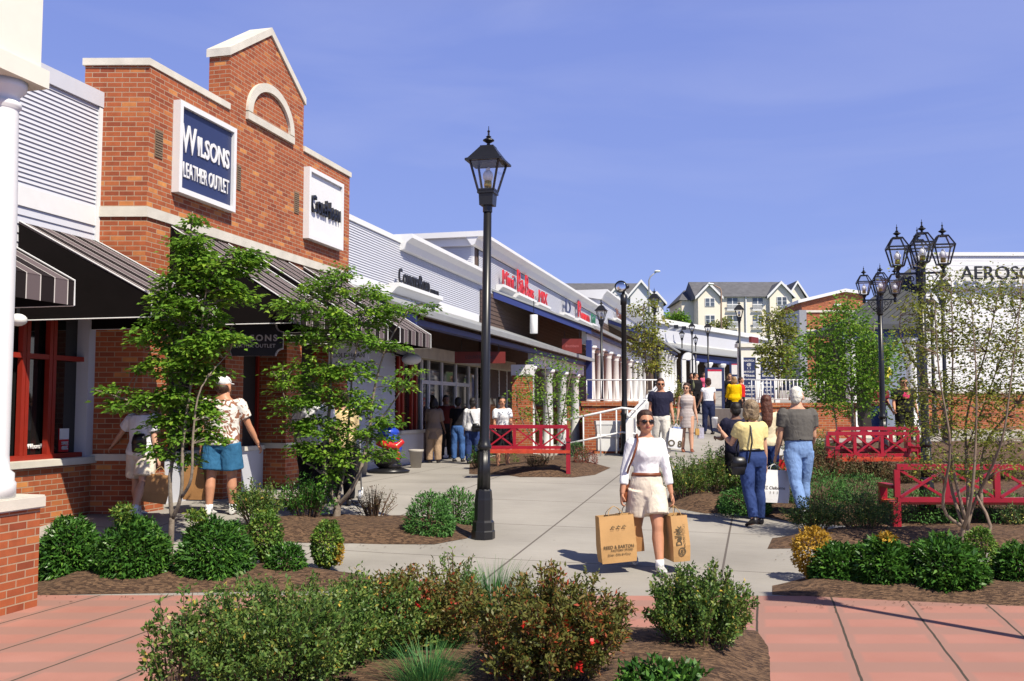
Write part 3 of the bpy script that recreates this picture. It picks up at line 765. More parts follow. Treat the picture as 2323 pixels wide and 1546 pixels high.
    # ---- clothes
    if bottom:
        kind, bm_, ln, ease = bottom; mb = MB()
        zt = .60
        mb.loft(trings(.465, zt, .009 + ease * .4))
        for s in (1, -1):
            hpj, K, A = J['Hp', s], J['K', s], J['A', s]; bk = Vector((0, .007 * H, 0))
            if kind == 'shorts':
                e = hpj.lerp(K, ln); chain(mb, [hpj, hpj.lerp(e, .4), hpj.lerp(e, .8), e], [(.064 + ease) * H, (.066 + ease) * H, (.064 + ease * 1.4) * H, (.063 + ease * 1.6) * H], 16, 0.03)
            else:
                e = K.lerp(A, ln)
                chain(mb, [hpj, hpj.lerp(K, .25), hpj.lerp(K, .6), K, K.lerp(e, .35) + bk, K.lerp(e, .75) + bk * .5, e], [(q + ease) * H for q in (.062, .061, .053, .042, .041, .036, .034)], 16, 0.05)
        organic('shorts' if kind == 'shorts' else 'trousers', mb, bm_, root, max(voxel, .010), 3, .0065, 12)
    if top:
        kind, tm, slv, z0, ease = top; mb = MB()
        nk = .828 if kind != 'tank' else .815
        mb.loft(trings(z0, nk, .007 + ease))
        if kind == 'dress':
            mb.loft([[T(((.088 + ease + i * .004) * wide * math.cos(2 * math.pi * k / 18), (.066 + ease + i * .003) * math.sin(2 * math.pi * k / 18), z)) for k in range(18)] for i, z in enumerate((.56, .50, .44, z0 - .0))][::-1])
        if slv > 0:
            for s in (1, -1):
                S, E, Wp = J['S', s], J['E', s], J['W', s]
                path = [S, S.lerp(E, .5), E, E.lerp(Wp, .5), Wp]; rr = [.042, .037, .0315, .0295, .024]
                n = slv * 2; pts = []; rad = []
                for i in range(5):
                    if i <= n: pts.append(path[i]); rad.append((rr[i] * fat + ease * .8) * H)
                if n > len(pts) - 1 and len(pts) < 5:
                    f = n - (len(pts) - 1); a = pts[-1]; i = len(pts)
                    pts.append(a.lerp(path[i], f)); rad.append((rr[i - 1] * (1 - f) + rr[i] * f) * fat * H + ease * .8 * H)
                chain(mb, pts, rad, 14, 0.04); mb.ell(S, tuple((.0375 * fat + ease * .7) * H for _ in range(3)))
        elif kind == 'tank':
            for s in (1, -1): mb.tube([T((s * .055, -.035, .79)), T((s * .055, .0, .826)), T((s * .055, .035, .80))], .016 * H, 8)
        organic('dress' if kind == 'dress' else 'shirt', mb, tm, root, max(voxel, .010), 3, .0055, 12)
    if belt:
        mb = MB(); mb.loft(trings(.592, .612, .0175)); mb.build('belt', belt, root, True, True)
    if shoes:
        for s in (1, -1):
            A = J['A', s]; q = R(fp[s]); fd = Vector((0, -math.cos(q), -math.sin(q))); up = Vector((0, -math.sin(q), math.cos(q)))
            mb = MB(); wd = .027 * H
            def pt(f, x, u): return A + fd * f * H + Vector((x, 0, 0)) + up * u * H
            for f in (0,):
                rings = []
                for f, hw, top_ in ((-.036, .016, -.004), (-.026, .023, .014), (0, .025, .016), (.035, .027, .002), (.075, .030, -.014), (.105, .025, -.020), (.122, .012, -.027)):
                    zb = -.042; rings.append([pt(f, math.cos(2 * math.pi * k / 12) * hw * H, (zb + top_) / 2 + math.sin(2 * math.pi * k / 12) * (top_ - zb) / 2) for k in range(12)])
                mb.loft(rings)
            organic('shoe', mb, shoes, root, .008, 2)
            if socks:
                mb = MB(); mb.tube([A + Vector((0, .002, -.01 * H)), A + (J['K', s] - A) * .16], [.027 * H, .027 * H], 12); mb.build('sock', socks, root, True, True)
    W_ = wmat(root)
    g.root = root; g.hand = {1: W_ @ J['H', 1], -1: W_ @ J['H', -1]}; g.T = lambda p: W_ @ T(p); g.HP = lambda p: W_ @ HP(p)
    g.J = {k: (W_ @ v if k[0] != 'd2' else v) for k, v in J.items()}
    return g

# ---- bags
KRAFT = mat('brown kraft paper', (0.52, 0.30, 0.115), 0.7, 0.10, 5, 0.15, 30)
KRAFTD = mat('brown kraft paper dull', (0.42, 0.21, 0.075), 0.7, 0.12, 5, 0.15, 30)
PAPERW = mat('white bag paper', (0.82, 0.82, 0.82), 0.4, 0.03)
CORD = mat('twisted paper cord', (0.48, 0.30, 0.12), 0.8, 0.1)
INK = mat('dark bag print', (0.10, 0.075, 0.04), 0.8, 0.0)
def bag(label, hand, wd, hgt, dep, rot, m, tilt=0.0, drop=0.10, items=(), sideitems=(), cord=None, group=None, ink=None, bulge=0.015, name='shopping_bag', cat='bag'):
    """open paper carrier hanging below a hand on two cord loops"""
    top = Vector(hand) - Z * drop
    t = thing(name, label, cat, (top.x, top.y, top.z - hgt), R(rot), group)
    W_, D_ = wd / 2, dep / 2
    def ringpts(z, k, b, ins=0.0):
        a, c = W_ * k - ins, D_ * k * b - ins
        return [Vector((-a, -c, z)), Vector((-a * .33, -c * 1.05, z)), Vector((a * .33, -c * 1.04, z)), Vector((a, -c, z)), Vector((a * (1 - bulge * 4), 0, z)), Vector((a, c, z)), Vector((a * .3, c * 1.05, z)), Vector((-a * .3, c * 1.05, z)), Vector((-a, c, z)), Vector((-a * (1 - bulge * 4), 0, z))]
    def thin(i):
        i = list(i) + [1, 0, 1, 0, 0][len(i) - 4:]; i[7] = 0.0008; return i
    items = [thin(i) for i in items]; sideitems = [thin(i) for i in sideitems]
    Rt = Matrix.Rotation(tilt, 3, 'Y')
    piv = Vector((0, 0, hgt))
    f = lambda p: piv + Rt @ (p - piv)
    mb = MB(f)
    mb.loft([ringpts(0, .97, 1.0), ringpts(hgt * .12, 1.0, 1.03), ringpts(hgt * .35, 1.015, 1.08), ringpts(hgt * .7, .99, .98), ringpts(hgt, .98, .86), ringpts(hgt, .96, .83), ringpts(hgt * .9, .95, .85, .003), ringpts(hgt * .3, .97, .96, .006), ringpts(.012, .94, .95, .006)])
    body = mb.build('bag_body', m, t, False, True)
    for y in (-1, 1):
        mb = MB()
        pts = []
        for i in range(11):
            a = math.pi * i / 10
            pts.append(f(Vector((-W_ * .42 * math.cos(a) * (1 - .75 * math.sin(a) ** 4), y * D_ * .78 * (1 - math.sin(a)) , hgt - .02 + (drop + .02) * math.sin(a) ** .8))))
        mb.tube(pts, .0035, 6); mb.build('handle', cord or CORD, t, True, True)
    W = wmat(t)
    ax = W.to_3x3() @ (Rt @ Vector((1, 0, 0))); up = W.to_3x3() @ (Rt @ Z)
    if items:
        o = W @ f(Vector((0, -D_ * 1.12 - .004, hgt * .5)))
        text_on('lettering', items, ink or INK, t, o, ax, up)
    if sideitems:
        ay = W.to_3x3() @ Vector((0, 1, 0))
        o = W @ f(Vector((W_ * 1.02 + .004, 0, hgt * .5)))
        text_on('lettering', sideitems, ink or INK, t, o, ay, up)
    return t

def purse(label, P, w, h, d, m, rot=0, strap=None, group=None, name='handbag'):
    t = thing(name, label, 'bag', P, R(rot), group)
    mb = MB(); mb.loft([[Vector((w * k * math.cos(2 * math.pi * i / 18), d * k2 * math.sin(2 * math.pi * i / 18), z)) for i in range(18)] for z, k, k2 in ((-h * .5, .38, .3), (-h * .44, .47, .42), (-h * .1, .5, .5), (h * .3, .44, .42), (h * .46, .36, .2), (h * .5, .3, .1))])
    mb.build('bag_body', m, t, True, True)
    mb = MB(); mb.loft([[Vector((w * k * math.cos(2 * math.pi * i / 18), d * k2 * math.sin(2 * math.pi * i / 18), z)) for i in range(18)] for z, k, k2 in ((h * -.02, .515, .525), (h * .3, .455, .44), (h * .49, .37, .22), (h * .53, .3, .1))])
    mb.build('flap', m, t, True, True)
    if strap:
        mb = MB(); mb.tube(strap, .012, 6); mb.build('strap', m, t, True)
    return t

def onground(px, d): return gp(px, d)
WHITECLOTH = cloth('white cotton', (0.82, 0.82, 0.84), 0.02)
KHAKI = cloth('pale khaki cotton', (0.74, 0.65, 0.53), 0.05)
JEANS = cloth('dark blue denim', (0.030, 0.055, 0.17), 0.12); JEANL = cloth('light blue denim', (0.20, 0.32, 0.58), 0.10)
BLACKC = cloth('black fabric', (0.012, 0.011, 0.014)); NAVYC = cloth('navy cotton', (0.020, 0.020, 0.045))
BROWNL = mat('brown leather', (0.20, 0.055, 0.02), 0.4, 0.15, 8); BLACKL = mat('black leather', (0.010, 0.010, 0.013), 0.35, 0.1)
SHOEW = mat('white trainers', (0.75, 0.74, 0.70), 0.5, 0.1, 30); SHOEK = mat('black shoes', (0.02, 0.018, 0.02), 0.4, 0.1)
SHOEP = mat('patterned trainers', (0.5, 0.5, 0.48), 0.5, 0.6, 60)
H_DARK = hairm('dark brown hair', (0.045, 0.018, 0.010)); H_BLK = hairm('black hair', (0.010, 0.007, 0.006)); H_GREY = hairm('grey brown curls', (0.24, 0.17, 0.10))
H_WHITE = hairm('white hair', (0.72, 0.68, 0.60)); H_RED = hairm('auburn hair', (0.10, 0.028, 0.012)); H_BLOND = hairm('blonde hair', (0.33, 0.19, 0.08))

# main walker with paper bags
d0 = 10.15
W1 = person('smiling woman in white top and khaki shorts walking with paper bags', onground(1464, d0), 1.66, 4, 'f', larm=(4, 13, 8), rarm=(2, 15, 10), lout=9, rout=9,
    lleg=(17, 1, 5), rleg=(-13, 1, 24), lfoot=-8, rfoot=12, lean=-1, side=0, yaw=3, nod=-3, top=('tee', WHITECLOTH, 1.62, .585, .002), bottom=('shorts', KHAKI, .70, .009),
    hair=('bun', H_DARK), shoes=SHOEP, skin=SKINT, voxel=.0065, glasses=True, belt=BROWNL, socks=WHITECLOTH, wide=.97)
hL, hR = W1.hand[1], W1.hand[-1]
bag('large brown paper bag with printed lettering, in the smiling woman’s right hand', hR + Vector((-.08, -.05, 0)), .37, .47, .17, 10, KRAFT, -.07, .09,
    items=(('REED & BARTON', 0, -.075, .046, .92), ('FACTORY STORE', .03, -.110, .030), ('Silver, Gifts & More', 0, -.150, .030), ('* * *', .01, .10, .085, 1.0, .003)))
bag('smaller brown paper bag hanging behind the lettered bag', hR + Vector((.08, .16, .0)), .26, .40, .14, -6, KRAFTD, -.12, .09)
bag('tall brown paper bag with sideways script, in the smiling woman’s left hand', hL + Vector((.0, 0, 0)), .18, .46, .30, 12, KRAFT, -.05, .09,
    items=(('Dallek', -.025, .03, .085, .9, .002, 1, .003, R(90)), ('FACTORY OUTLET', .03, .03, .028, 1, 0, 1, .003, R(90)), ('O', 0, -.13, .12, .9, 0, 1, .003), ('B', 0, -.13, .06, 1, 0, 1, .003)))
purse('brown leather shoulder bag on the smiling woman’s hip', W1.T((-.125, .03, .50)), .22, .24, .10, BROWNL, 60,
      [W1.T((-.125, .03, .56)), W1.T((-.122, -.055, .64)), W1.T((-.100, -.098, .71)), W1.T((-.083, -.098, .76)), W1.T((-.066, -.074, .81)), W1.T((-.058, -.01, .848)), W1.T((-.07, .062, .80)), W1.T((-.115, .06, .66)), W1.T((-.135, .05, .56))])

# couple with white bag on the right of the path
yw = onground(1703, 12.95)
W2 = person('woman in pale yellow top and blue jeans seen from behind, holding a cup', yw, 1.62, 200, 'f', larm=(30, 10, 105), rarm=(0, 8, 8), lleg=(-14, 5, 6), rleg=(3, 3, 2), lfoot=14,
    lean=3, yaw=4, top=('tee', cloth('pale yellow knit', (0.80, 0.66, 0.30)), .55, .60, .012), bottom=('trousers', JEANS, .95, .006), hair=('curly', H_GREY), shoes=SHOEK, wide=1.16, voxel=.010, belt=BLACKL)
cw = W2.hand[1] + Vector((-.03, -.02, .03))
ct = thing('paper_cup', 'white paper cup in the yellow-topped woman’s raised hand', 'cup', cw)
MB().lathe([(.032, -.07), (.034, -.07), (.043, .055), (.046, .058), (.046, .064), (.040, .066)], (0, 0, 0), 16).build('cup_body', PAPERW, ct, True, True)
MB().lathe([(.041, .064), (.041, .074), (.036, .078), (.0, .079)], (0, 0, 0), 16).build('lid', WHITE, ct, True, True)
purse('small black handbag on a thin strap at the yellow-topped woman’s hip', W2.T((.135, .03, .475)), .25, .23, .12, BLACKL, 10,
      [W2.T((.10, .095, .50)), W2.T((.06, .10, .66)), W2.T((.05, .078, .78)), W2.T((.045, .02, .848)), W2.T((.045, -.05, .80)), W2.T((.08, -.10, .62)), W2.T((.13, -.02, .50))])
mm = onground(1808, 13.3)
W3 = person('white-haired man in grey polo shirt and light jeans seen from behind', mm, 1.80, 186, 'm', larm=(4, 7, 14), rarm=(8, 8, 40), lleg=(-16, 1, 16), rleg=(10, 1, 3), lfoot=30,
    yaw=-32, lean=3, top=('tee', cloth('charcoal grey pique', (0.115, 0.108, 0.100)), .58, .59, .012), bottom=('trousers', JEANL, .95, .004), hair=('bald', H_WHITE), shoes=SHOEW, wide=1.02, voxel=.010, belt=BLACKL)
bag('large white paper bag hanging from the grey-shirted man’s hand', W3.hand[1] + Vector((-.02, -.06, 0)), .40, .44, .15, 14, PAPERW, .06, .08,
    items=(('LIZ Claiborne', -.04, -.02, .060, 1.0), ('1  1  1', -.04, -.085, .05)), cord=PAPERW)
by = onground(1667, 15.2)
W4 = person('black-haired boy in navy shirt beyond the woman with the cup', by, 1.52, 182, 'm', larm=(12, 10, 80), rarm=(8, 8, 40), top=('tee', NAVYC, .6, .48, .02), bottom=('trousers', BLACKC, .95, .01), hair=('short', H_BLK), shoes=SHOEK, skin=SKIND, face=False, wide=.95, voxel=.013)
lw = onground(1736, 15.6)
W5 = person('woman with long auburn hair between the couple', lw, 1.62, 178, 'f', larm=(5, 10, 30), rarm=(4, 8, 20), top=('tee', cloth('cream knit', (0.72, 0.62, 0.42)), .7, .50, .01), bottom=('trousers', JEANS, .95, .01), hair=('long', H_RED), shoes=SHOEK, face=False, voxel=.013)
purse('tan shoulder bag by the long-haired woman’s arm', W5.T((-.135, -.02, .60)), .14, .34, .10, cloth('tan canvas', (0.48, 0.38, 0.27)), 0, [W5.T((-.135, -.02, .68)), W5.T((-.10, .0, .84)), W5.T((-.12, .05, .70))])
bag('red and white plastic bag behind the man’s knees', W5.hand[-1] + Vector((.06, -.1, -.02)), .26, .26, .12, 5, cloth('red plastic', (0.62, 0.02, 0.02)), .05, .08, cord=PAPERW)

# left pair by the brick shop
FLORAL = blotchm('floral print cotton', (0.80, 0.77, 0.72), (0.28, 0.12, 0.07), 9, .52)
g5 = onground(507, 12.75)
W6 = person('man in floral shirt, blue shorts and white cap walking away', g5, 1.80, 176, 'm', larm=(-6, 6, 14), rarm=(14, 20, 8), lleg=(-3, 3, 2), rleg=(6, 3, 2), yaw=-8, lean=2,
    top=('tee', FLORAL, .62, .50, .014), bottom=('shorts', cloth('teal blue cotton', (0.035, 0.14, 0.27)), .80, .016), hair=('cap', H_DARK), shoes=SHOEW, socks=WHITECLOTH, skin=SKINT, wide=1.14, voxel=.010)
bag('tall brown paper bag held by the man in the white cap', W6.hand[1] + Vector((-.06, .05, 0)), .18, .44, .30, 80, KRAFTD, 0, .10)
g6 = onground(326, 12.62)
W7 = person('woman in white tee and khaki shorts reaching an arm out, behind the slender tree', g6, 1.58, 168, 'f', larm=(16, 44, 4), rarm=(-6, 12, 10), lleg=(10, 4, 0), rleg=(-16, 3, 14), rfoot=16, yaw=10,
    top=('tee', WHITECLOTH, .62, .50, .022), bottom=('shorts', KHAKI, .80, .014), hair=('bob', H_DARK), shoes=SHOEW, socks=WHITECLOTH, skin=SKIN, voxel=.010, face=False)
bag('creased brown paper bag held by the woman in white tee', W7.hand[-1] + Vector((.0, .0, 0)), .30, .36, .15, 20, KRAFTD, .18, .10)
purse('black rucksack on the back of the woman in white tee', W7.T((-.04, .10, .60)), .20, .24, .14, BLACKL, 168, name='rucksack')
# pair behind the second tree
W8 = person('man in white shirt and black trousers behind the spreading tree', onground(712, 13.9), 1.76, 170, 'm', larm=(10, 8, 50), rarm=(10, 8, 50), lleg=(10, 3, 2), rleg=(-8, 3, 6), top=('tee', WHITECLOTH, .8, .50, .02), bottom=('trousers', BLACKC, .95, .02), hair=('short', H_BLK), shoes=SHOEK, skin=SKIND, face=False, wide=1.12, voxel=.013)
W9 = person('person in pale yellow shirt pushing a stroller behind the spreading tree', onground(778, 14.3), 1.66, 190, 'f', larm=(30, 6, 40), rarm=(30, 6, 40), lleg=(8, 3, 2), rleg=(-6, 3, 6), top=('tee', stripem('yellow striped cotton', (0.75, 0.52, 0.22), (0.8, 0.66, 0.4), 14), .7, .50, .02), bottom=('trousers', BLACKC, .95, .015), hair=('short', H_DARK), shoes=SHOEK, face=False, voxel=.013)
st = thing('stroller', 'dark pushchair with white wheels behind the spreading tree', 'stroller', W9.root.location + Vector((-.05, .55, 0)), R(6))
MB().prism([(-.22, -.2, .35), (-.22, .25, .28), (-.22, .42, .75), (-.22, .36, .78), (-.22, .18, .42), (-.22, -.2, .46)], (.44, 0, 0)).build('seat', BLACKC, st, False, True)
for x in (-.24, .24):
    MB().tube([(x, .35, .08), (x, -.1, .5), (x, -.42, .98)], .012).build('frame_tube', GREYM, st, True, True)
    for y in (-.28, .36):
        MB().tube([(x - .02, y, .09), (x + .02, y, .09)], .09, 16).build('wheel', WHITE, st, True, True)
MB().tube([(-.24, -.42, .98), (.24, -.42, .98)], .016).build('handle', BLACK, st, True, True)

# doorway group
fl = lambda px, d: Vector(((px - CX) / F * d, d, gz((px - CX) / F * d, d)))
person('woman in long taupe tunic and loose trousers at the shop door', fl(985, 24.5), 1.62, 172, 'f', larm=(20, 10, 30), rarm=(12, 10, 20), top=('dress', cloth('taupe cotton', (0.30, 0.22, 0.17)), .9, .36, .02), bottom=('trousers', cloth('tan cotton', (0.42, 0.29, 0.19)), .95, .02), hair=('bob', H_BLK), shoes=SHOEK, skin=SKIND, face=False, voxel=.014)
person('person in black top and blue jeans by the shop door', fl(1040, 25), 1.64, 168, 'f', top=('tee', BLACKC, .7, .56, .012), bottom=('trousers', cloth('blue denim', (0.06, 0.14, 0.36), .2), .95, .008), hair=('short', H_BLK), shoes=SHOEK, skin=SKIND, face=False, voxel=.014)
person('person in dark red top facing the shop door group', fl(1012, 26.6), 1.72, 10, 'm', top=('tee', cloth('dark red cotton', (0.13, 0.02, 0.015)), 1.6, .55, .012), bottom=('trousers', BLACKC, .95, .01), hair=('short', H_BLK), shoes=SHOEK, skin=SKIND, voxel=.014)
Wd = person('woman in loose white shirt with a black shoulder bag near the lamp post', fl(1073, 24.0), 1.62, 175, 'f', top=('tee', WHITECLOTH, 1.5, .50, .02), bottom=('trousers', JEANS, .95, .01), hair=('short', H_BLK), shoes=SHOEK, skin=SKIND, face=False, voxel=.014)
purse('small black shoulder bag on the white-shirted woman', Wd.T((-.06, .11, .55)), .2, .2, .1, BLACKL, 0, [Wd.T((-.03, .10, .62)), Wd.T((.03, .085, .78)), Wd.T((.03, .02, .85))])
bag('white carrier bag low beside the white-shirted woman', Wd.hand[-1] + Vector((-.02, -.05, 0)), .24, .30, .12, 0, PAPERW, 0, .08, cord=PAPERW)
person('woman in white tee and dark shorts beside the brick pier', fl(1141, 21.6), 1.62, 12, 'f', larm=(15, 8, 50), rarm=(15, 8, 50), top=('tee', WHITECLOTH, .6, .56, .012), bottom=('shorts', BLACKC, .85, .015), hair=('short', H_BLK), shoes=SHOEW, skin=SKINT, voxel=.014, side=-2)

# walking couple on the ramp
W10 = person('man in black tee and white trousers strolling down the path', onground(1498, 22.4), 1.80, -3, 'm', larm=(4, 8, 14), rarm=(2, 8, 8), lleg=(8, 3, 2), rleg=(-6, 3, 8), top=('tee', NAVYC, .55, .52, .014), bottom=('trousers', cloth('off white linen', (0.74, 0.70, 0.62)), .95, .012), hair=('short', H_DARK), shoes=SHOEW, skin=SKINT, glasses=True, voxel=.012)
bag('white bag with black print carried by the man in black tee', W10.hand[1] + Vector((.03, -.04, 0)), .30, .46, .12, 0, PAPERW, .12, .09, items=(('O 8', 0, -.12, .2, 1, .006),), cord=PAPERW)
W11 = person('woman in grey striped sleeveless dress walking down the path', onground(1557, 23.6), 1.66, -4, 'f', larm=(2, 9, 12), rarm=(2, 9, 12), lleg=(9, 1, 2), rleg=(-5, 1, 8), rfoot=6, yaw=-22, top=('dress', stripem('grey striped jersey', (0.34, 0.27, 0.25), (0.62, 0.56, 0.54), 9), 0, .345, .005), hair=('long', H_DARK), shoes=BROWNL, skin=SKIN, glasses=True, voxel=.011)
bag('blue and white bag between the strolling couple', W11.hand[-1] + Vector((-.02, -.04, 0)), .20, .30, .10, 20, cloth('blue white plastic', (0.22, 0.32, 0.68), .4), .1, .08, cord=PAPERW)
bag('small tan bag in the striped-dress woman’s left hand', W11.hand[1] + Vector((-.02, 0, 0)), .09, .16, .08, 0, cloth('tan suede', (0.55, 0.33, 0.10)), 0, .12)
bag('clear grey plastic bag in the striped-dress woman’s left hand', W11.hand[1] + Vector((.07, .04, 0)), .14, .26, .10, 0, cloth('grey lilac plastic', (0.50, 0.48, 0.58), .3), 0, .10, cord=PAPERW)

# group by the notice board
W12 = person('woman in white top and dark jeans seen from behind on the path', onground(1606, 29.7), 1.70, 184, 'f', larm=(12, 10, 30), rarm=(10, 10, 30), lleg=(4, 3, 2), rleg=(-4, 3, 4), top=('tee', WHITECLOTH, .25, .59, .008), bottom=('trousers', cloth('dark indigo denim', (0.018, 0.025, 0.07), .2), .98, .006), hair=('bun', H_DARK), shoes=SHOEK, face=False, voxel=.012)
W13 = person('man in olive waistcoat and black clothes by the notice board', onground(1578, 42), 1.76, 30, 'm', larm=(10, 8, 30), rarm=(6, 8, 10), yaw=30, top=('tee', BLACKC, 1.6, .55, .014), bottom=('trousers', BLACKC, .95, .012), hair=('short', H_BLK), shoes=SHOEK, skin=SKINT, wide=1.2, voxel=.016)
mb = MB(); mb.ell(W13.T((-.085, 0, .70)), (.10, .15, .24)); mb.ell(W13.T((.085, 0, .70)), (.10, .15, .24)); vo = mb.build('waistcoat', cloth('olive canvas', (0.16, 0.17, 0.10)), W13.root, True)
bag('white and blue plastic bag at the waistcoat man’s knee', W13.hand[1] + Vector((.06, -.1, .12)), .34, .40, .14, 0, cloth('white blue plastic', (0.38, 0.50, 0.80), .5), 0, .08, cord=PAPERW)
person('person with dark hair half hidden behind the waistcoat man', onground(1569, 43.2), 1.74, 0, 'f', top=('tee', BLACKC, 1.6, .55, .014), bottom=('trousers', BLACKC, .95, .012), hair=('bob', H_DARK), shoes=SHOEK, voxel=.018)
person('person in pink top far up the path', onground(1597, 50), 1.72, 20, 'f', top=('tee', cloth('pink cotton', (0.70, 0.12, 0.22)), .5, .55, .014), bottom=('trousers', BLACKC, .95, .012), hair=('bob', H_DARK), shoes=SHOEK, voxel=.02)
person('blonde woman in black with sunglasses facing down the path', onground(1655, 40), 1.74, 0, 'f', top=('tee', BLACKC, 1.7, .46, .02), bottom=('trousers', BLACKC, .95, .012), hair=('bob', H_BLOND), shoes=SHOEK, glasses=True, wide=1.15, voxel=.016)
person('woman in bright yellow sweater seen from behind on the path', onground(1665, 36), 1.66, 180, 'f', larm=(14, 8, 20), rarm=(14, 8, 20), top=('tee', cloth('bright yellow wool', (0.86, 0.52, 0.0)), 1.7, .44, .02), bottom=('trousers', BLACKC, .95, .01), hair=('bob', H_BLOND), shoes=SHOEK, face=False, wide=1.2, voxel=.014)
person('young person in red tee looking toward the blonde woman', onground(1681, 38), 1.62, 60, 'm', larm=(2, 6, 8), top=('tee', cloth('red cotton', (0.60, 0.02, 0.02)), .6, .52, .014), bottom=('trousers', BLACKC, .95, .012), hair=('short', H_DARK), shoes=SHOEK, skin=SKINT, voxel=.015)
# right side, by the portico
person('man in maroon shirt behind the red bench', fl(1992, 25.5), 1.76, 8, 'm', larm=(10, 6, 30), rarm=(20, 6, 70), top=('tee', cloth('maroon cotton', (0.17, 0.015, 0.03)), .6, .58, .014), bottom=('trousers', JEANS, .95, .01), hair=('short', H_BLK), shoes=SHOEK, skin=SKINT, voxel=.013)
W14 = person('man in black tee with pink print beside the portico', fl(2049, 25.0), 1.78, -4, 'm', larm=(4, 8, 10), rarm=(10, 10, 40), top=('tee', BLACKC, .65, .50, .02), bottom=('trousers', BLACKC, .95, .012), hair=('short', H_BLK), shoes=SHOEK, skin=SKINT, glasses=True, wide=1.15, voxel=.012)
mb = MB(); mb.ell(W14.T((0, -.112, .74)), (.105, .02, .09)); mb.build('shirt_print', cloth('pink ink', (0.72, 0.05, 0.16)), W14.root, True)

flush_organic()
# ------------------------------------------------------------------ left side of the street
def P2(t, s): return (U * t + V * s)
def bld(name, label, cat, t, s, z=0.0): 
    p = P2(t, s); return thing(name, label, cat, (p.x, p.y, z))
sF, sW = -7.95, -8.59
INK2 = mat('black sign letters', (0.012, 0.012, 0.016), 0.4, 0.0)
GREYW = mat('grey white letters', (0.62, 0.60, 0.62), 0.5, 0.0)
REDL = mat('red sign letters', (0.62, 0.02, 0.02), 0.35, 0.08)
AWDARK = mat('black awning cloth', (0.008, 0.006, 0.006), 0.9, 0.1, spec=0.1)
def dotU_stripes(name):
    m, nt, b = newmat(name); b.inputs['Roughness'].default_value = 0.9; b.inputs['Specular IOR Level'].default_value = 0.15
    geo = nt.nodes.new('ShaderNodeNewGeometry'); d = nt.nodes.new('ShaderNodeVectorMath'); d.operation = 'DOT_PRODUCT'
    link(nt, geo.outputs['Position'], d.inputs[0]); d.inputs[1].default_value = U
    pp = nt.nodes.new('ShaderNodeMath'); pp.operation = 'PINGPONG'; pp.inputs[1].default_value = 0.19; link(nt, d.outputs['Value'], pp.inputs[0])
    r = nt.nodes.new('ShaderNodeValToRGB'); r.color_ramp.interpolation = 'CONSTANT'; e = r.color_ramp.elements
    mr = nt.nodes.new('ShaderNodeMath'); mr.operation = 'DIVIDE'; mr.inputs[1].default_value = 0.19; link(nt, pp.outputs[0], mr.inputs[0])
    e[0].position = 0; e[0].color = (0.018, 0.013, 0.014, 1); e[1].position = 0.47; e[1].color = (0.62, 0.58, 0.54, 1)
    k = e.new(0.54); k.color = (0.135, 0.105, 0.11, 1)
    link(nt, mr.outputs[0], r.inputs['Fac']); link(nt, r.outputs['Color'], b.inputs['Base Color']); return m
AWST = dotU_stripes('striped awning cloth')

def awning(label, t0, t1, s0, z0, s1, z1, val=0.25):
    t = bld('awning', label, 'awning', (t0 + t1) / 2, s0, z1)
    SM().prism([(t0, s0, z0), (t0, s1, z1), (t0, s1, z1 - .012), (t0, s0, z0 - .02)], (t1 - t0, 0, 0)).build('canopy', AWST, t)
    SM().box(t0, t1, s1 - .008, s1, z1 - val, z1 - .006).build('valance', AWST, t)
    for tt_ in (t0 + .004, t1 - .014):
        SM().prism([(tt_, s0 + .003, z0 - .03), (tt_, s1 - .009, z1 - .014), (tt_, s1 - .009, z1 - val), (tt_, s0 + .003, z1 - val)], (.010, 0, 0)).build('side_panel', AWDARK, t)
    for tt_ in (t0, t1):
        mb = SM()
        mb.tube([(tt_, s0 + .01, z0 + .004), (tt_, s1 + .004, z1 + .004), (tt_, s1 + .004, z1 - val)], .008, 5)
        mb.tube([(tt_, s0 + .01, z1 - val), (tt_, s1, z1 - val)], .008, 5)
        mb.build('piping', WHITE, t)
    return t

# --- porch at the far left: brick pier, white column, cream entablature
pc = G(84, 1377).xy; tc, sc_ = pc.dot(U.xy), pc.dot(V.xy)
po = bld('porch', 'white porch column on a brick pier under a cream entablature, cut by the frame', 'porch', tc - .2, sc_ - .2)
ped = SM().box(tc - 1.5, tc, sc_ - .5, sc_, 0, .84).build('pedestal', BRICK, po)
SM().box(tc - 1.53, tc + .035, sc_ - .535, sc_ + .035, .84, .95).build('cap', STONE, ped, bevel=.012).parent = ped
cc = at(-6, 500, 8.13)
MB().lathe([(.215, .95), (.215, 1.07), (.20, 1.09), (.20, 1.15), (.165, 1.18), (.155, 1.3), (.155, 2.4), (.150, 3.4), (.135, 4.22), (.135, 4.24), (.155, 4.26), (.155, 4.30), (.138, 4.31), (.138, 4.36), (.19, 4.41), (.20, 4.48)], (cc.x, cc.y, 0), 36).build('column', WHITE, po, True)
ec = at(112, 190, 8.32); ent = SM(); ct_, cs_ = ec.dot(U), ec.dot(V)
ent.box(tc - 6, ct_, cs_ - 4, cs_, 4.48, 4.64)
ent.build('fascia', CREAM, po)
ent = SM(); ent.box(tc - 6, ct_ - .05, cs_ - 3.9, cs_ - .05, 4.64, 6.6); ent.box(ct_ - .62, ct_ - .58, cs_ - .06, cs_ - .04, 4.64, 6.6); ent.build('entablature', CREAM, po)

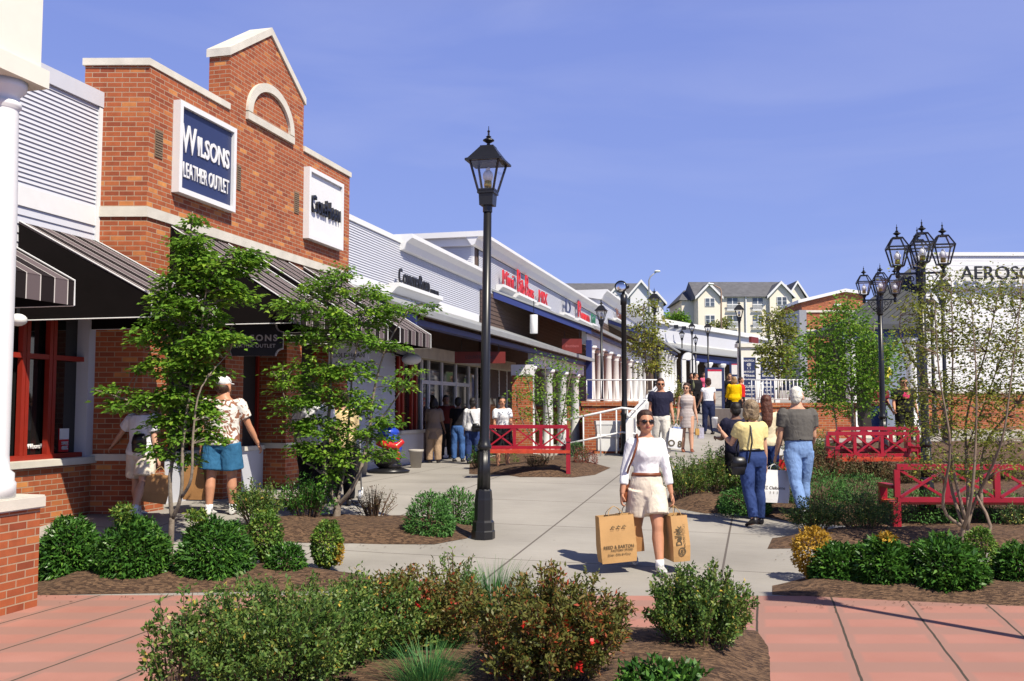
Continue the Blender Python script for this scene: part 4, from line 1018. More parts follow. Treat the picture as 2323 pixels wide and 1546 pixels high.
# --- white siding shop at the left
tS0, tS1 = wt(-420, sW), wt(224, sW, 400)
s1_ = bld('siding_shop', 'white ribbed siding shop with red window frames beside the brick gable shop', 'shop', tS1, sW)
SM().box(tS0, tS1, sW - 1.2, sW - .02, 3.0, 5.9).build('wall_core', WHITE, s1_)
n2 = V.xy
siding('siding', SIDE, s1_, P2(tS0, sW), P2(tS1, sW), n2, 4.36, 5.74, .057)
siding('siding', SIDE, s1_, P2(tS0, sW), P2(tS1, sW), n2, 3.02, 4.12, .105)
SM().box(tS0, tS1, sW - .03, sW + .028, 4.12, 4.36).build('frieze', WHITE, s1_)
SM().box(tS0, tS1 + .01, sW - .3, sW + .05, 5.74, 5.95).build('coping', SIDE, s1_)
SM().box(tS1 - .07, tS1 + .012, sW - .02, sW + .04, 3.0, 5.73).build('corner_trim', WHITE, s1_)
SM().box(tS0, tS1 + .35, sW - .3, sW + .02, -.1, .97).build('knee_wall', BRICK, s1_)
SM().box(tS0, tS1 + .35, sW - .3, sW + .09, .97, 1.06).build('sill', STONE, s1_, bevel=.008)
tw0, tw1 = wt(-300, sW), wt(193, sW)
SM().box(tw1, wt(222, sW), sW - .3, sW + .03, 1.06, 3.02).build('corner_pilaster', SIDE, s1_)
win = SM()
for px in (-120, 61, 122):
    a = wt(px, sW)
    for o in ((-.062, -.006), (.006, .062)): win.box(a + o[0], a + o[1], sW - .10, sW - .03, 1.12, 2.98)
win.box(tw0, tw1, sW - .11, sW - .025, 1.06, 1.12); win.box(tw0, tw1, sW - .11, sW - .035, 2.30, 2.36); win.box(tw0, tw1, sW - .11, sW - .03, 2.96, 3.02)
wf = win.build('window', REDF, s1_)
SM().box(tw0, tw1, sW - .16, sW - .15, 1.06, 3.0).build('glass', DGLASS, wf)
a = wt(136, sW - .14); b_ = wt(157, sW - .14)
plc = SM().box(a, b_, sW - .149, sW - .135, 1.13, 1.43).build('poster', REDL, s1_)
SM().box(a, b_, sW - .134, sW - .131, 1.29, 1.43).build('poster_top', WHITE, plc)
text_on('lettering', [('SALE', 0, 0, .06, .9), ('60%', 0, -.06, .07, .9)], WHITE, s1_, P2((a + b_) / 2, sW - .13) + Z * 1.24, U, Z)
text_on('lettering', [('Wilsons Leather', 0, 0, .085, .8)], WHITE, s1_, P2(wt(92, sW - .145), sW - .145) + Z * 1.22, U, Z)
lm = bld('wall_lamp', 'white dome lamp under the left awning', 'lamp', wt(33, -7.9), -7.9, 2.66)
MB().ell(lm.location, (.10, .10, .07)).build('dome', WHITE, lm, True)
MB().tube([lm.location + Vector((0, 0, .05)), lm.location + Vector((0, 0, .4))], .02).build('rod', BLACK, lm)

sA = sW + 1.865
awning('striped awning nearest the white porch column', wt(40, sA, 680) - 1.5, wt(168, sA, 680), sW + .03, 3.92, sA, 2.98)
awning('striped awning across the corner of the brick shop, left of the slender tree', wt(343, sA, 700), wt(490, sA, 720), sW + .03, 3.92, sA, 2.98)

# --- brick gable shop
tt = lambda px, row=330: wt(px, sF, row)
tC, tE = tt(336), tt(793, 420)
zB0, zB1, zC0, zC1 = wz(338, 494.6, sF), wz(338, 471.3, sF), wz(338.4, 148.1, sF), wz(340, 133, sF)
b1 = bld('brick_shop', 'tall red brick shop with a stone-capped gable and half-round arch', 'shop', tC, sF)
cor = P2(tC, sF); end = P2(tE, sF)
def wprism(poly, z0, z1): return MB().prism([(p.x, p.y, z0) for p in poly], (0, 0, z1 - z0))
L_ = Vector((-.88, 0, 0))
wprism([cor, end, end - V * .9, cor + L_], zB1, zC0).build('wall', BRICK, b1)
o3 = .025
wprism([cor + V * o3 - Vector((0, o3, 0)), end + V * o3, end - V * .5, cor + L_ * 1.05 + Vector((0, .3, 0)), cor + L_ * 1.05 - Vector((0, o3, 0))], zB0, zB1).build('stone_band', STONE, b1)
bays = [(386, 517), (558, 655), (688, 775)]
pil = [(337, 386), (517, 558), (655, 688), (775, 793)]
for i, (p0, p1) in enumerate(pil):
    a, b_ = tt(p0, 540) if i else tC, tt(p1, 540) if i < 3 else tE
    if i == 0: wprism([cor, P2(b_, sF), P2(b_, sF - .6), cor + L_], -.1, zB0).build('pilaster', BRICK, b1)
    else: SM().box(a, b_, sF - .6, sF, -.1, zB0).build('pilaster', BRICK, b1)
    if i == 0: wprism([cor + V * .03 - Vector((0, .03, 0)), P2(b_ + .03, sF + .03), P2(b_ + .03, sF - .5), cor + L_ - Vector((0, .03, 0))], 1.0, 1.09).build('pilaster_band', STONE, b1)
    else: SM().box(a - .03, b_ + .03, sF - .55, sF + .03, 1.0, 1.09).build('pilaster_band', STONE, b1)
for p0, p1 in bays:
    a, b_ = tt(p0, 540), tt(p1, 540)
    SM().box(a, b_, sF - .62, sF - .55, 1.05, zB0).build('storefront', DARKIN, b1)
    SM().box(a, b_, sF - .56, sF - .42, -.1, .98).build('knee_wall', SIDE, b1)
    SM().box(a, b_, sF - .56, sF - .38, .98, 1.05).build('window_sill', STONE, b1)
    f = SM()
    for q in (a + .03, a + (b_ - a) * .5, b_ - .09): f.box(q, q + .06, sF - .545, sF - .50, 1.05, 2.9)
    f.build('window_frame', REDF, b1)
tg0, tg1 = tt(520.5, 190), tt(689, 260); tm = (tg0 + tg1) / 2
ze, zp = wz(521, 124, sF), wz(614, 80.5, sF)
SM().prism([(tg0, sF, zC0), (tg1, sF, zC0), (tg1, sF, ze), (tm, sF, zp), (tg0, sF, ze)], (0, -.36, 0)).build('gable', BRICK, b1)
for a, z0_, b_, z1_ in ((tg0 - .04, ze - .02, tm, zp), (tm, zp, tg1 + .04, ze - .02)):
    SM().prism([(a, sF + .03, z0_), (b_, sF + .03, z1_), (b_, sF + .03, z1_ + .13), (a, sF + .03, z0_ + .13)], (0, -.42, 0)).build('gable_coping', STONE, b1)
wprism([cor + V * .03 - Vector((.02, .03, 0)), P2(tg0, sF + .03), P2(tg0, sF - .4), cor + L_ * 1.03 + Vector((0, .35, 0)), cor + L_ * 1.03 - Vector((0, .03, 0))], zC0, zC1).build('coping', STONE, b1)
SM().box(tg1, tE + .03, sF - .4, sF + .03, zC0, zC1).build('coping', STONE, b1)
# arch ornament
zb0, zb1 = wz(559, 271, sF), wz(559, 254, sF)
ta0, ta1 = tt(557.5, 250), tt(663, 310); ac = (ta0 + ta1) / 2; ra = (ta1 - ta0) / 2; zpk = wz(606, 191, sF)
zs = zb1 + .02; h1 = zpk - zs
arc = SM(); N = 28
for i in range(N):
    q0, q1 = math.pi * i / N, math.pi * (i + 1) / N
    pt = lambda q, k, kk: (ac - (ra - k) * math.cos(q), 0, zs + (h1 - kk) * math.sin(q))
    A, B, C2, D = pt(q0, 0, 0), pt(q1, 0, 0), pt(q1, .15, .14), pt(q0, .15, .14)
    arc.hexa([(p[0], sF - .01, p[2]) for p in (A, B, C2, D)] + [(p[0], sF + .05, p[2]) for p in (A, B, C2, D)])
bmesh.ops.remove_doubles(arc.bm, verts=arc.bm.verts[:], dist=.0005)
arc.build('arch_trim', STONE, b1)
SM().box(ta0, ta1, sF - .01, sF + .055, zb0, zb1).build('arch_sill', STONE, b1)
for x0, x1, y0, y1 in ((351, 369, 291, 356), (537, 546, 373, 430), (667, 678, 433, 483)):
    v_ = SM(); a, b_ = tt(x0, (y0 + y1) / 2), tt(x1, (y0 + y1) / 2); zt, zb = wz(x0, y0, sF), wz(x0, y1, sF)
    v_.box(a, b_, sF - .02, sF + .006, zb, zt)
    n = int((zt - zb) / .035)
    for k in range(n): v_.box(a + .01, b_ - .01, sF, sF + .014, zb + k * .035 + .006, zb + k * .035 + .022)
    v_.build('vent', mat('brown vent grille', (0.22, 0.15, 0.09), 0.7, 0.1), b1)

def fit(s, size, width):
    bm = text_bm(s, size, 0); xs_ = [v.co.x for v in bm.verts]; w_ = max(xs_) - min(xs_); bm.free(); return width / w_

def box_sign(name, label, x0, x1, yt, yb, face, dep=.12, fr=.075):
    sp_ = sF + dep; a, b_ = wt(x0, sp_, (yt + yb) / 2), wt(x1, sp_, (yt + yb) / 2 + 20); zt, zb = wz(x0, yt, sp_), wz(x0, yb, sp_)
    t = bld(name, label, 'sign', a, sF, zb)
    SM().box(a + .02, b_ - .02, sF, sp_ - .05, zb + .02, zt - .02).build('panel', face, t)
    f = SM()
    f.box(a, a + fr, sF + .002, sp_, zb, zt); f.box(b_ - fr, b_, sF + .002, sp_, zb, zt); f.box(a + fr, b_ - fr, sF + .002, sp_, zb, zb + fr); f.box(a + fr, b_ - fr, sF + .002, sp_, zt - fr, zt)
    f.build('frame', WHITE, t)
    return t, a, b_, zb, zt, sp_ - .05
t, a, b_, zb, zt, sp_ = box_sign('shop_sign', 'navy sign with white lettering in a deep white frame on the brick shop', 408, 537, 224.5, 436, NAVY)
W_, H_ = b_ - a, zt - zb; m_ = (a + b_) / 2
text_on('lettering', [('W', -W_ * .315, H_ * .10, H_ * .44, fit('W', H_ * .44, W_ * .24), .006, 1, .008), ('ILSONS', W_ * .115, H_ * .085, H_ * .30, fit('ILSONS', H_ * .30, W_ * .56), .008, 1, .008),
    ('LEATHER OUTLET', 0, -H_ * .235, H_ * .235, fit('LEATHER OUTLET', H_ * .235, W_ * .80), .002, 1, .008)], WHITE, t, P2(m_, sp_ + .002) + Z * ((zb + zt) / 2), U, Z)
t, a, b_, zb, zt, sp_ = box_sign('shop_sign', 'white framed sign with black raised letters at the far end of the brick shop', 701.7, 780, 377, 540.5, WHITE)
W_, H_ = b_ - a, zt - zb; m_ = (a + b_) / 2
text_on('lettering', [('C', -W_ * .36, 0, H_ * .34, fit('C', H_ * .34, W_ * .13), .003, 1, .028), ('OLE', -W_ * .15, -.03, H_ * .24, fit('OLE', H_ * .24, W_ * .25), .003, 1, .028), ('H', W_ * .055, .0, H_ * .34, fit('H', H_ * .34, W_ * .12), .003, 1, .028),
    ('AAN', W_ * .27, -.03, H_ * .24, fit('AAN', H_ * .24, W_ * .27), .003, 1, .028)], INK2, t, P2(m_, sp_ + .002) + Z * ((zb + zt) / 2), U, Z)

sB = sF + 1.865
for (p0, p1), l in zip(bays, ('striped awning over the black hanging sign on the brick shop', 'middle striped awning of the brick shop, behind the spreading tree', 'striped awning at the far end of the brick shop')):
    a, b_ = tt(p0, 540), tt(p1, 540); awning(l, a + .01, b_ - .01, sF + .005, zB0 - .03, sB, 3.08)

# hanging signs face the camera
def hang_sign(label, x0, x1, y0, y1, d, face, items, lm_, notch=False, rim=None):
    p0, p1 = at(x0, y1, d), at(x1, y0, d); w_, h_ = p1.x - p0.x, p1.z - p0.z; c = (p0 + p1) / 2
    t = thing('hanging_sign', label, 'sign', c)
    def outline(g, r):
        if not notch: return [(-w_ / 2 + g, -h_ / 2 + g), (w_ / 2 - g, -h_ / 2 + g), (w_ / 2 - g, h_ / 2 - g), (-w_ / 2 + g, h_ / 2 - g)]
        pts = []
        for sx, sy, q0 in ((-1, -1, 0), (1, -1, 90), (1, 1, 180), (-1, 1, 270)):
            for k in range(6):
                q = R(q0 + 90 - 90 * k / 5) if True else 0
                pts.append((sx * w_ / 2 + r * math.cos(q), sy * h_ / 2 + r * math.sin(q)))
        return pts
    if rim: MB().prism([c + Vector((x, .02, z)) for x, z in outline(0, .10)], (0, .03, 0)).build('rim', rim, t)
    MB().prism([c + Vector((x, 0, z)) for x, z in outline(.015, .12)], (0, .019, 0)).build('panel', face, t)
    text_on('lettering', items, lm_, t, c - Vector((0, .003, 0)), (1, 0, 0), Z)
    mb = MB()
    for x in (-w_ * .36, w_ * .36): mb.tube([c + Vector((x, .02, h_ / 2)), c + Vector((x, .02, h_ / 2 + .28))], .008, 6)
    mb.build('hanger', BLACK, t)
    return t
hang_sign('black hanging sign with scalloped corners and grey lettering below the awning', 508, 642, 737, 808, 14.4, INK2, [('WILSONS', 0, .03, .13, 1.05, .004, 1.3, .002), ('LEATHER OUTLET', 0, -.085, .075, 1.0, .001, 1.1, .002)], GREYW, True, GREYW)
hang_sign('plain grey hanging sign behind the spreading tree', 743, 838, 776, 838, 16.4, GREYW, [('COLE HAAN', 0, 0, .11, .9, 0, 1, .002)], INK2)
DKRED = mat('dark red sign board', (0.17, 0.018, 0.012), 0.5, 0.1)
hang_sign('dark red hanging sign beside the tall lamp post', 1030, 1148, 797, 826, 24.6, DKRED, [('COUNTRY ROAD', 0, 0, .12, .8, 0, 1, .002)], INK2)
hang_sign('small dark red hanging sign in lower case letters below the blue beam', 1274, 1321, 768, 803, 36.0, DKRED, [('dressbarn', 0, .0, .15, .85, 0, 1, .002)], mat('pink letters', (0.45, 0.12, 0.12), .6, 0))

# --- long white siding building behind the lamp post
tb0, tb1, tb2 = tE + .02, wt(1072, sW), wt(1366, sW)
zR = wz(793, 490, sW); zf = 4.38
b2 = bld('siding_shop', 'low white ribbed siding shop behind the tall lamp post, with a bracketed cornice', 'shop', tb0, sW)
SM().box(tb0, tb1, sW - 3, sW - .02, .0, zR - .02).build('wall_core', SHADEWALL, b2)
siding('siding', SIDE, b2, P2(tb0, sW), P2(tb1 + .6, sW), n2, zf + .22, zR - .10, .057)
SM().box(tb0, tb1 + .6, sW - .03, sW + .03, zf, zf + .22).build('frieze', WHITE, b2)
SM().box(tb0, tb1 + .3, sW - .3, sW + .045, zR - .10, zR + .02).build('coping', WHITE, b2)
tk0, tk1 = wt(903, sW), wt(1088, sW)
def cornice(t0, t1, zt, parent, ext=.34, dr=.40, back=.3):
    SM().prism([(t0, sW - back, zt - .12), (t0, sW + .03, zt - dr), (t0, sW + .12, zt - dr * .92), (t0, sW + ext * .55, zt - dr * .52), (t0, sW + ext * .93, zt - .11), (t0, sW + ext, zt - .10), (t0, sW + ext, zt), (t0, sW - back, zt)], (t1 - t0, 0, 0)).build('cornice', WHITE, parent)
cornice(tk0, tk1, zR + .12, b2)
# pent roof and arcade
sE = -6.3
def pentroof(parent, tw0, tw1, te0, te1, zw, ze_, se, beam=.13, endbeam=True):
    SM().hexa([(tw0, sW + .02, zw), (tw1, sW + .02, zw), (te1, se, ze_), (te0, se, ze_), (tw0, sW + .02, zw - .07), (tw1, sW + .02, zw - .07), (te1, se, ze_ - .07), (te0, se, ze_ - .07)]).build('roof', ROOFM, parent)
    SM().hexa([(te0, se, ze_ + .02), (te1, se, ze_ + .02), (te1, se + .10, ze_ + .02), (te0, se + .10, ze_ + .02), (te0, se, ze_ - .10), (te1, se, ze_ - .10), (te1, se + .10, ze_ - .10), (te0, se + .10, ze_ - .10)]).build('gutter', ROOFM, parent)
    SM().box(te0 + .05, te1 - .05, se - .32, se - .12, ze_ - .12 - beam, ze_ - .14).build('beam', BLUE, parent)
    SM().hexa([(tw0 + .1, sW + .05, zw - .08), (tw0 + .22, sW + .05, zw - .08), (te0 + .12, se - .1, ze_ - .08), (te0, se - .1, ze_ - .08), (tw0 + .1, sW + .05, zw - .30), (tw0 + .22, sW + .05, zw - .30), (te0 + .12, se - .1, ze_ - .28), (te0, se - .1, ze_ - .28)]).build('end_beam', BLUE, parent)
te0, te1 = wt(953, sE), wt(1344, sE)
pentroof(b2, tE + .05, te1 + .3, te0, te1, zf, 3.55, sE)
sCl = sE - .42
def column(parent, t, s, z0, z1, r=.16, seg=16):
    p = P2(t, s); h = z1 - z0
    return MB().lathe([(r * 1.45, z0), (r * 1.45, z0 + .10), (r * 1.25, z0 + .12), (r * 1.25, z0 + .18), (r * 1.02, z0 + .22), (r, z0 + h * .3), (r * .86, z1 - .30), (r * 1.0, z1 - .27), (r * .88, z1 - .22), (r * 1.25, z1 - .10), (r * 1.35, z1 - .09), (r * 1.35, z1)], (p.x, p.y, 0), seg).build('column', WHITE, parent, True)
for px in (1201, 1243, 1275, 1304): column(b2, wt(px, sCl), sCl, .2, 2.93, .17)
pp = P2(wt(1185, sCl), sCl); MB().box(pp.x - .30, pp.x + .30, pp.y - .3, pp.y + .3, .1, 2.62).build('brick_pier', BRICK, b2)
MB().box(pp.x - .33, pp.x + .33, pp.y - .33, pp.y + .33, 2.62, 2.93).build('pier_cap', WHITE, b2)
SM().box(wt(1205, sCl), te1 - .05, sE - .52, sE - .32, 2.93, 3.42).build('arcade_frieze', WHITE, b2)
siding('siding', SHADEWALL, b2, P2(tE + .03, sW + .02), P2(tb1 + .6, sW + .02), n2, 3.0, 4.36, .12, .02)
# shop front
g = lambda px: wt(px, sW)
siding('siding', SIDE, b2, P2(tE + .03, sW + .02), P2(g(893), sW + .02), n2, .3, 3.0, .10)
SM().box(g(893), g(948), sW - .01, sW + .16, .0, 1.06).build('knee_wall', SIDE, b2)
SM().box(g(892), g(950), sW - .01, sW + .22, 1.06, 1.14).build('sill', STONE, b2)
SM().box(g(893), g(1148), sW - .01, sW + .01, 1.1, 3.0).build('glass', DGLASS, b2)
f = SM()
for px in (898, 907, 928, 938): f.box(g(px), g(px) + .10, sW + .01, sW + .07, 1.14, 2.95)
f.build('window_frame', REDF, b2)
f = SM()
for px in (952, 968, 998, 1030, 1060, 1078, 1106, 1128, 1146): f.box(g(px), g(px) + .09, sW + .01, sW + .06, .2, 2.95)
f.box(g(952), g(1060), sW + .012, sW + .055, 2.32, 2.42); f.box(g(968), g(1030), sW + .012, sW + .055, .25, .6)
f.build('door_frame', WHITE, b2)
SM().box(g(893), g(1148), sW + .015, sW + .35, 2.95, 3.25).build('shopfront_beam', STONE, b2)
dl = bld('wall_lamp', 'white dome lamp by the red window frames of the white shop', 'lamp', g(893), sW + .45, 2.86)
MB().ell(dl.location, (.24, .24, .14)).build('dome', WHITE, dl, True)
MB().tube([dl.location, dl.location - V * .45 + Z * .15], .025).build('bracket', BLACK, dl)

def ledge_sign(label, x0, x1, yb, ht, text, lm_, dep=.30):
    s_ = sW + dep; a, b_ = wt(x0, s_), wt(x1, s_); z = wz(x0, yb, s_)
    t = bld('ledge_sign', label, 'sign', a, sW, z - .12)
    SM().prism([(a, sW + .02, z - .22), (a, sW + .10, z - .24), (a, sW + dep - .06, z - .10), (a, s_, z - .09), (a, s_, z), (a, sW + .02, z)], (b_ - a, 0, 0)).build('ledge', WHITE, t)
    its = []
    for (q, cx, w_, hh) in text:
        its.append((q, (cx - .5) * (b_ - a), hh * .36 + .0, hh, fit(q, hh, w_ * (b_ - a)), .0, 1, .022))
    text_on('lettering', its, lm_, t, P2((a + b_) / 2, sW + dep * .55) + Z * z, U, Z)
    return t
ledge_sign('black raised letters on a white ledge, on the low white siding shop', 905, 1004, 640, .5, [('C', .10, .06, .52), ('OUNTRY', .34, .36, .38), ('R', .545, .06, .52), ('OAD', .67, .16, .38), ('AUSTRALIA', .88, .2, .2)], INK2)

# --- taller white building further up the street
zR2, zf2 = 7.12, 5.60
b3 = bld('siding_shop', 'taller white siding shop with red letters on ledges and a long cornice', 'shop', tb1, sW)
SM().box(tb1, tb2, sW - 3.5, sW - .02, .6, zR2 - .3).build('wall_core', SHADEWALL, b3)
siding('siding', SIDE, b3, P2(tb1 + .6, sW), P2(tb2, sW), n2, 4.6, zR2 - .45, .057)
cb = P2(tb1, sW)
siding('siding', SIDE, b3, cb - V * 1.95, cb, -U.xy, zR - .3, zR2 - .42, .057)
SM().box(tb1 - .012, tb1 + .06, sW - .06, sW + .03, zR - .2, zR2 - .4).build('corner_trim', WHITE, b3)
cornice(tb1 - .25, tb2, zR2, b3, .36, .44, .2)
SM().prism([(tb1 - .28, sW + .4, zR2 - .17), (tb1 - .28, sW + .42, zR2), (tb1 - .28, sW - 2.1, zR2), (tb1 - .28, sW - 2.1, zR2 - .17)], (.3, 0, 0)).build('return_cornice', WHITE, b3)
SM().box(tb1 - .12, tb1 + .02, sW - 2.0, sW - .02, zR2 - .42, zR2 - .17).build('return_cornice', WHITE, b3)
SM().box(tb1 - .05, tb1 + 1.2, sW - 4.2, sW - 2.1, zR - .2, zR + .55).build('roof_screen', mat('dark louvre', (0.10, 0.09, 0.085), .8, .2), b3)
SM().box(tb1 - .08, tb1 + 1.2, sW - 4.2, sW - 2.05, zR + .55, zR + .72).build('roof_screen_cap', WHITE, b3)
sE2 = -6.1
tq0, tq1 = wt(1348, sE2), wt(1482, sE2)
pentroof(b3, wt(1114, sW), tq1 + .2, tq0, tq1, zf2 + .02, 4.76, sE2, .13)
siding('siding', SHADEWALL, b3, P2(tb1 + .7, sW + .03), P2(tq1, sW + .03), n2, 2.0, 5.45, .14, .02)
SM().box(tq0 + .32, tq1, sE2 - .52, sE2 - .32, 4.12, 4.62).build('arcade_frieze', WHITE, b3)
SM().box(tq0 + .1, tq0 + .3, sE2 - .32, sE2 - .12, 2.0, 4.25).build('blue_post', BLUE, b3)
for px in (1340, 1360, 1379, 1396, 1411, 1427, 1439, 1451, 1462): column(b3, wt(px, sE2 - .4), sE2 - .4, 1.75, 4.12, .19)
cyl = at(1211, 736, 31); cl = thing('pendant_lamp', 'white cylinder lamp hanging below the blue beam', 'lamp', cyl)
MB().lathe([(.12, -.30), (.125, -.29), (.125, .29), (.12, .30)], cyl, 20).build('shade', WHITE, cl, True)
MB().tube([cyl + Z * .29, cyl + Z * .75], .012).build('rod', BLACK, cl)
ledge_sign('short red lettering on the nearest white ledge of the taller shop', 1143, 1173, 645, .5, [('Mini', .55, .8, .72)], REDL)
ledge_sign('long red lettering on the middle white ledge of the taller shop', 1179, 1219, 664, .5, [('B', .12, .16, 1.15), ('ib', .32, .2, .75), ('B', .56, .16, 1.1), ('oys', .80, .32, .72)], REDL)
ledge_sign('red lettering on the third white ledge of the taller shop', 1226, 1251, 686, .5, [('MIX', .5, .75, .70)], REDL)
ledge_sign('blue panel lettering on a white ledge up the street', 1284, 1306, 709, .5, [('D', .5, .5, .9)], NAVY)
ledge_sign('red lettering with a tall first letter, partly behind the second lamp', 1317, 1345, 722, .5, [('R', .15, .28, 1.15), ('uum', .62, .6, .70)], REDL)
ledge_sign('green lettering on the last white ledge before the second lamp', 1347, 1357, 734, .5, [('Kid', .5, .8, .7)], mat('green letters', (0.02, 0.16, 0.08), .4, 0))
# third white block
tb3 = wt(1452, sW); zR3 = 8.25
b4 = bld('siding_shop', 'white siding shop with a square parapet end behind the spotlight post', 'shop', tb2, sW)
SM().box(tb2 - .3, tb3, sW - 3.5, sW - .02, .8, zR3 - .3).build('wall_core', WHITE, b4)
siding('siding', SIDE, b4, P2(tb2 - .3, sW), P2(tb3, sW), n2, 6.0, zR3 - .4, .08)
cornice(tb2 - .5, tb3, zR3, b4, .42, .55, 2.5)
SM().box(tb2 - .2, tb2 + 1, sW - 6.5, sW - 2.6, zR2 - .4, zR2 + .6).build('roof_screen', mat('dark louvre', (0.10, 0.09, 0.085), .8, .2), b4)
SM().box(tb2 - .25, tb2 + 1, sW - 6.5, sW - 2.6, zR2 + .6, zR2 + .9).build('roof_screen_cap', WHITE, b4)
tq2, tq3 = wt(1477, sE2), wt(1542, sE2)
pentroof(b4, wt(1373, sW) + 1, tq3 + .3, tq2, tq3, 6.9, 5.98, sE2, .13)
for px in (1502, 1509.5, 1516.5, 1523.5, 1530): column(b4, wt(px, sE2 - .4), sE2 - .4, 2.7, 5.56, .22)
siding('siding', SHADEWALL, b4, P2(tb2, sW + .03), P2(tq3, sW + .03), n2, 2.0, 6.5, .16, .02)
ledge_sign('dark lettering on a white ledge behind the spotlight post', 1402, 1416, 722, .5, [('Van', .5, .8, .8)], mat('brown letters', (0.16, 0.06, 0.04), .5, 0))

# --- brick terrace, railings, ramp guard, planters
ter = thing('terrace_wall', 'red brick terrace wall below the white columns', 'wall', (2.5, 24.6, .3))
wprism([Vector(p) for p in ((1.78, 24.6, 0), (3.18, 24.6, 0), (6.45, 44, 0), (9.2, 60, 0), (6.5, 60, 0), (.7, 37, 0), (2.85, 37, 0))], .0, 1.74).build('wall', BRICK, ter)
MB().box(1.75, 3.2, 24.56, 24.85, 1.74, 1.86).build('coping', BRICK, ter)
def railing(label, pts, zlow, posts, m, r=.02, mid=True, name='railing', low=None):
    t = thing(name, label, 'railing', pts[0])
    mb = MB(); mb.tube(pts, r * 1.2, 8); mb.build('handrail', m, t, True)
    if mid:
        mb = MB(); mb.tube([Vector(p) - Z * zlow for p in pts], r, 8); mb.build('lower_rail', m, t, True)
    mb = MB()
    for k in range(posts):
        f_ = k / max(1, posts - 1) * (len(pts) - 1); i = min(int(f_), len(pts) - 2); p = Vector(pts[i]).lerp(Vector(pts[i + 1]), f_ - i)
        b = p.z - (low if low else zlow)
        mb.tube([(p.x, p.y, b), p], r * .8, 6)
    mb.build('balusters', m, t, True)
    return t
railing('thin white railing on top of the brick terrace wall', [(1.9, 24.7, 2.40), (3.76, 24.7, 2.40)], .5, 11, WHITE, .015)
gw = thing('ramp_guard', 'solid white sloping guard wall beside the path', 'wall', (2.9, 22.6, .5))
MB().hexa([(2.62, 22.4, .45), (2.76, 22.4, .45), (4.6, 29.2, .75), (4.46, 29.2, .75), (2.62, 22.4, 1.42), (2.76, 22.4, 1.42), (4.6, 29.2, 2.42), (4.46, 29.2, 2.42)]).build('panel', WHITE, gw)
MB().tube([(2.66, 22.2, 1.50), (2.69, 22.4, 1.52), (4.53, 29.2, 2.52)], .035).build('handrail', WHITE, gw, True)
railing('white tube handrail in front of the brick terrace wall', [at(1283, 953, 22.6), at(1350, 939, 22.6), at(1410, 926, 22.6), at(1443, 930, 22.6)], .56, 6, WHITE, .022, True, low=1.02)
def planter(label, px, d, w_, z0, z1):
    x = (px - CX) / F * d; t = thing('planter_box', label, 'planter', (x, d, z0))
    mb = MB(); h = z1 - z0
    def sq(k, z): return [Vector((x - k, d - k, z)), Vector((x + k, d - k, z)), Vector((x + k, d + k, z)), Vector((x - k, d + k, z))]
    mb.loft([sq(w_ * .84, z0), sq(w_ * .84, z0 + h * .44), sq(w_ * .92, z0 + h * .47), sq(w_ * .92, z0 + h * .52), sq(w_ * .88, z0 + h * .56), sq(w_ * .96, z0 + h * .86), sq(w_, z0 + h * .88), sq(w_, z1)])
    mb.build('planter_body', WHITE, t)
    MB().box(x - w_ * 1.15, x + w_ * 1.35, d - w_ * 1.05, d + w_ * 1.05, gz(x, d) - .1, z0).build('brick_base', BRICK, t)
planter('white moulded planter on a brick base below the terrace', 1377, 23.5, .30, .66, 1.38)
planter('white moulded planter on a brick base behind the couple', 1768, 21.5, .32, .62, 1.25)
rw = thing('retaining_wall', 'red brick retaining wall behind the white-haired man', 'wall', (8.2, 28, .8))
MB().box(6.75, 9.9, 28, 28.35, .3, 1.72).build('wall', BRICK, rw); MB().box(6.72, 9.93, 27.96, 28.39, 1.72, 1.84).build('coping', BRICK, rw)
MB().box(6.78, 9.88, 28.36, 34, .3, 1.66).build('terrace_fill', STONE, rw)
railing('white railing with close bars on the brick retaining wall', [(6.95, 28.15, 2.50), (9.05, 28.15, 2.50)], .56, 20, WHITE, .016)
wl = thing('ladder_rail', 'white ladder-like end rail beside the blue directory', 'railing', (7.28, 28.5, 1.2))
mb = MB()
for x in (7.22, 7.34): mb.tube([(x, 28.5, 1.2), (x, 28.5, 2.45)], .018)
for k in range(6): mb.tube([(7.22, 28.5, 1.4 + .2 * k), (7.34, 28.5, 1.4 + .2 * k)], .014)
mb.build('rail', WHITE, wl, True)

# --- low white building across the end of the walk
KB = 1.5; zk = lambda z: CAMZ + (z - CAMZ) * KB
c0, c1 = Vector((8.46 * KB, 55 * KB, 0)), Vector((18.6 * KB, 69.7 * KB, 0)); dd = (c1 - c0).normalized(); nn = Vector((dd.y, -dd.x, 0)); c00 = c0 - dd * 1.8
b5 = thing('low_shop', 'long low white shop with a grey pent roof across the end of the walk', 'shop', c0)
def cbox(a, b, n0, n1, z0, z1, nm, m):
    p = [c00 + dd * a + nn * n0, c00 + dd * b + nn * n0, c00 + dd * b + nn * n1, c00 + dd * a + nn * n1]
    return MB().prism([(q.x, q.y, zk(z0)) for q in p], (0, 0, zk(z1) - zk(z0))).build(nm, m, b5)
Lc = (c1 - c00).length
cbox(0, Lc, -6, 0, 5.4, 6.45, 'parapet', SIDE); cbox(-.3, Lc, -.5, .35, 6.45, 6.72, 'cornice', WHITE)
cbox(0, Lc, .0, .06, 5.3, 5.5, 'frieze', WHITE)
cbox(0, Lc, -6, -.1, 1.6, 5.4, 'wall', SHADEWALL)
p = [c00 + nn * .02 + Z * zk(5.45), c00 + dd * Lc + nn * .02 + Z * zk(5.45), c00 + dd * Lc + nn * 3.6 + Z * zk(4.75), c00 + nn * 3.6 + Z * zk(4.75)]
MB().hexa(p + [q - Z * .1 for q in p]).build('roof', ROOFM, b5)
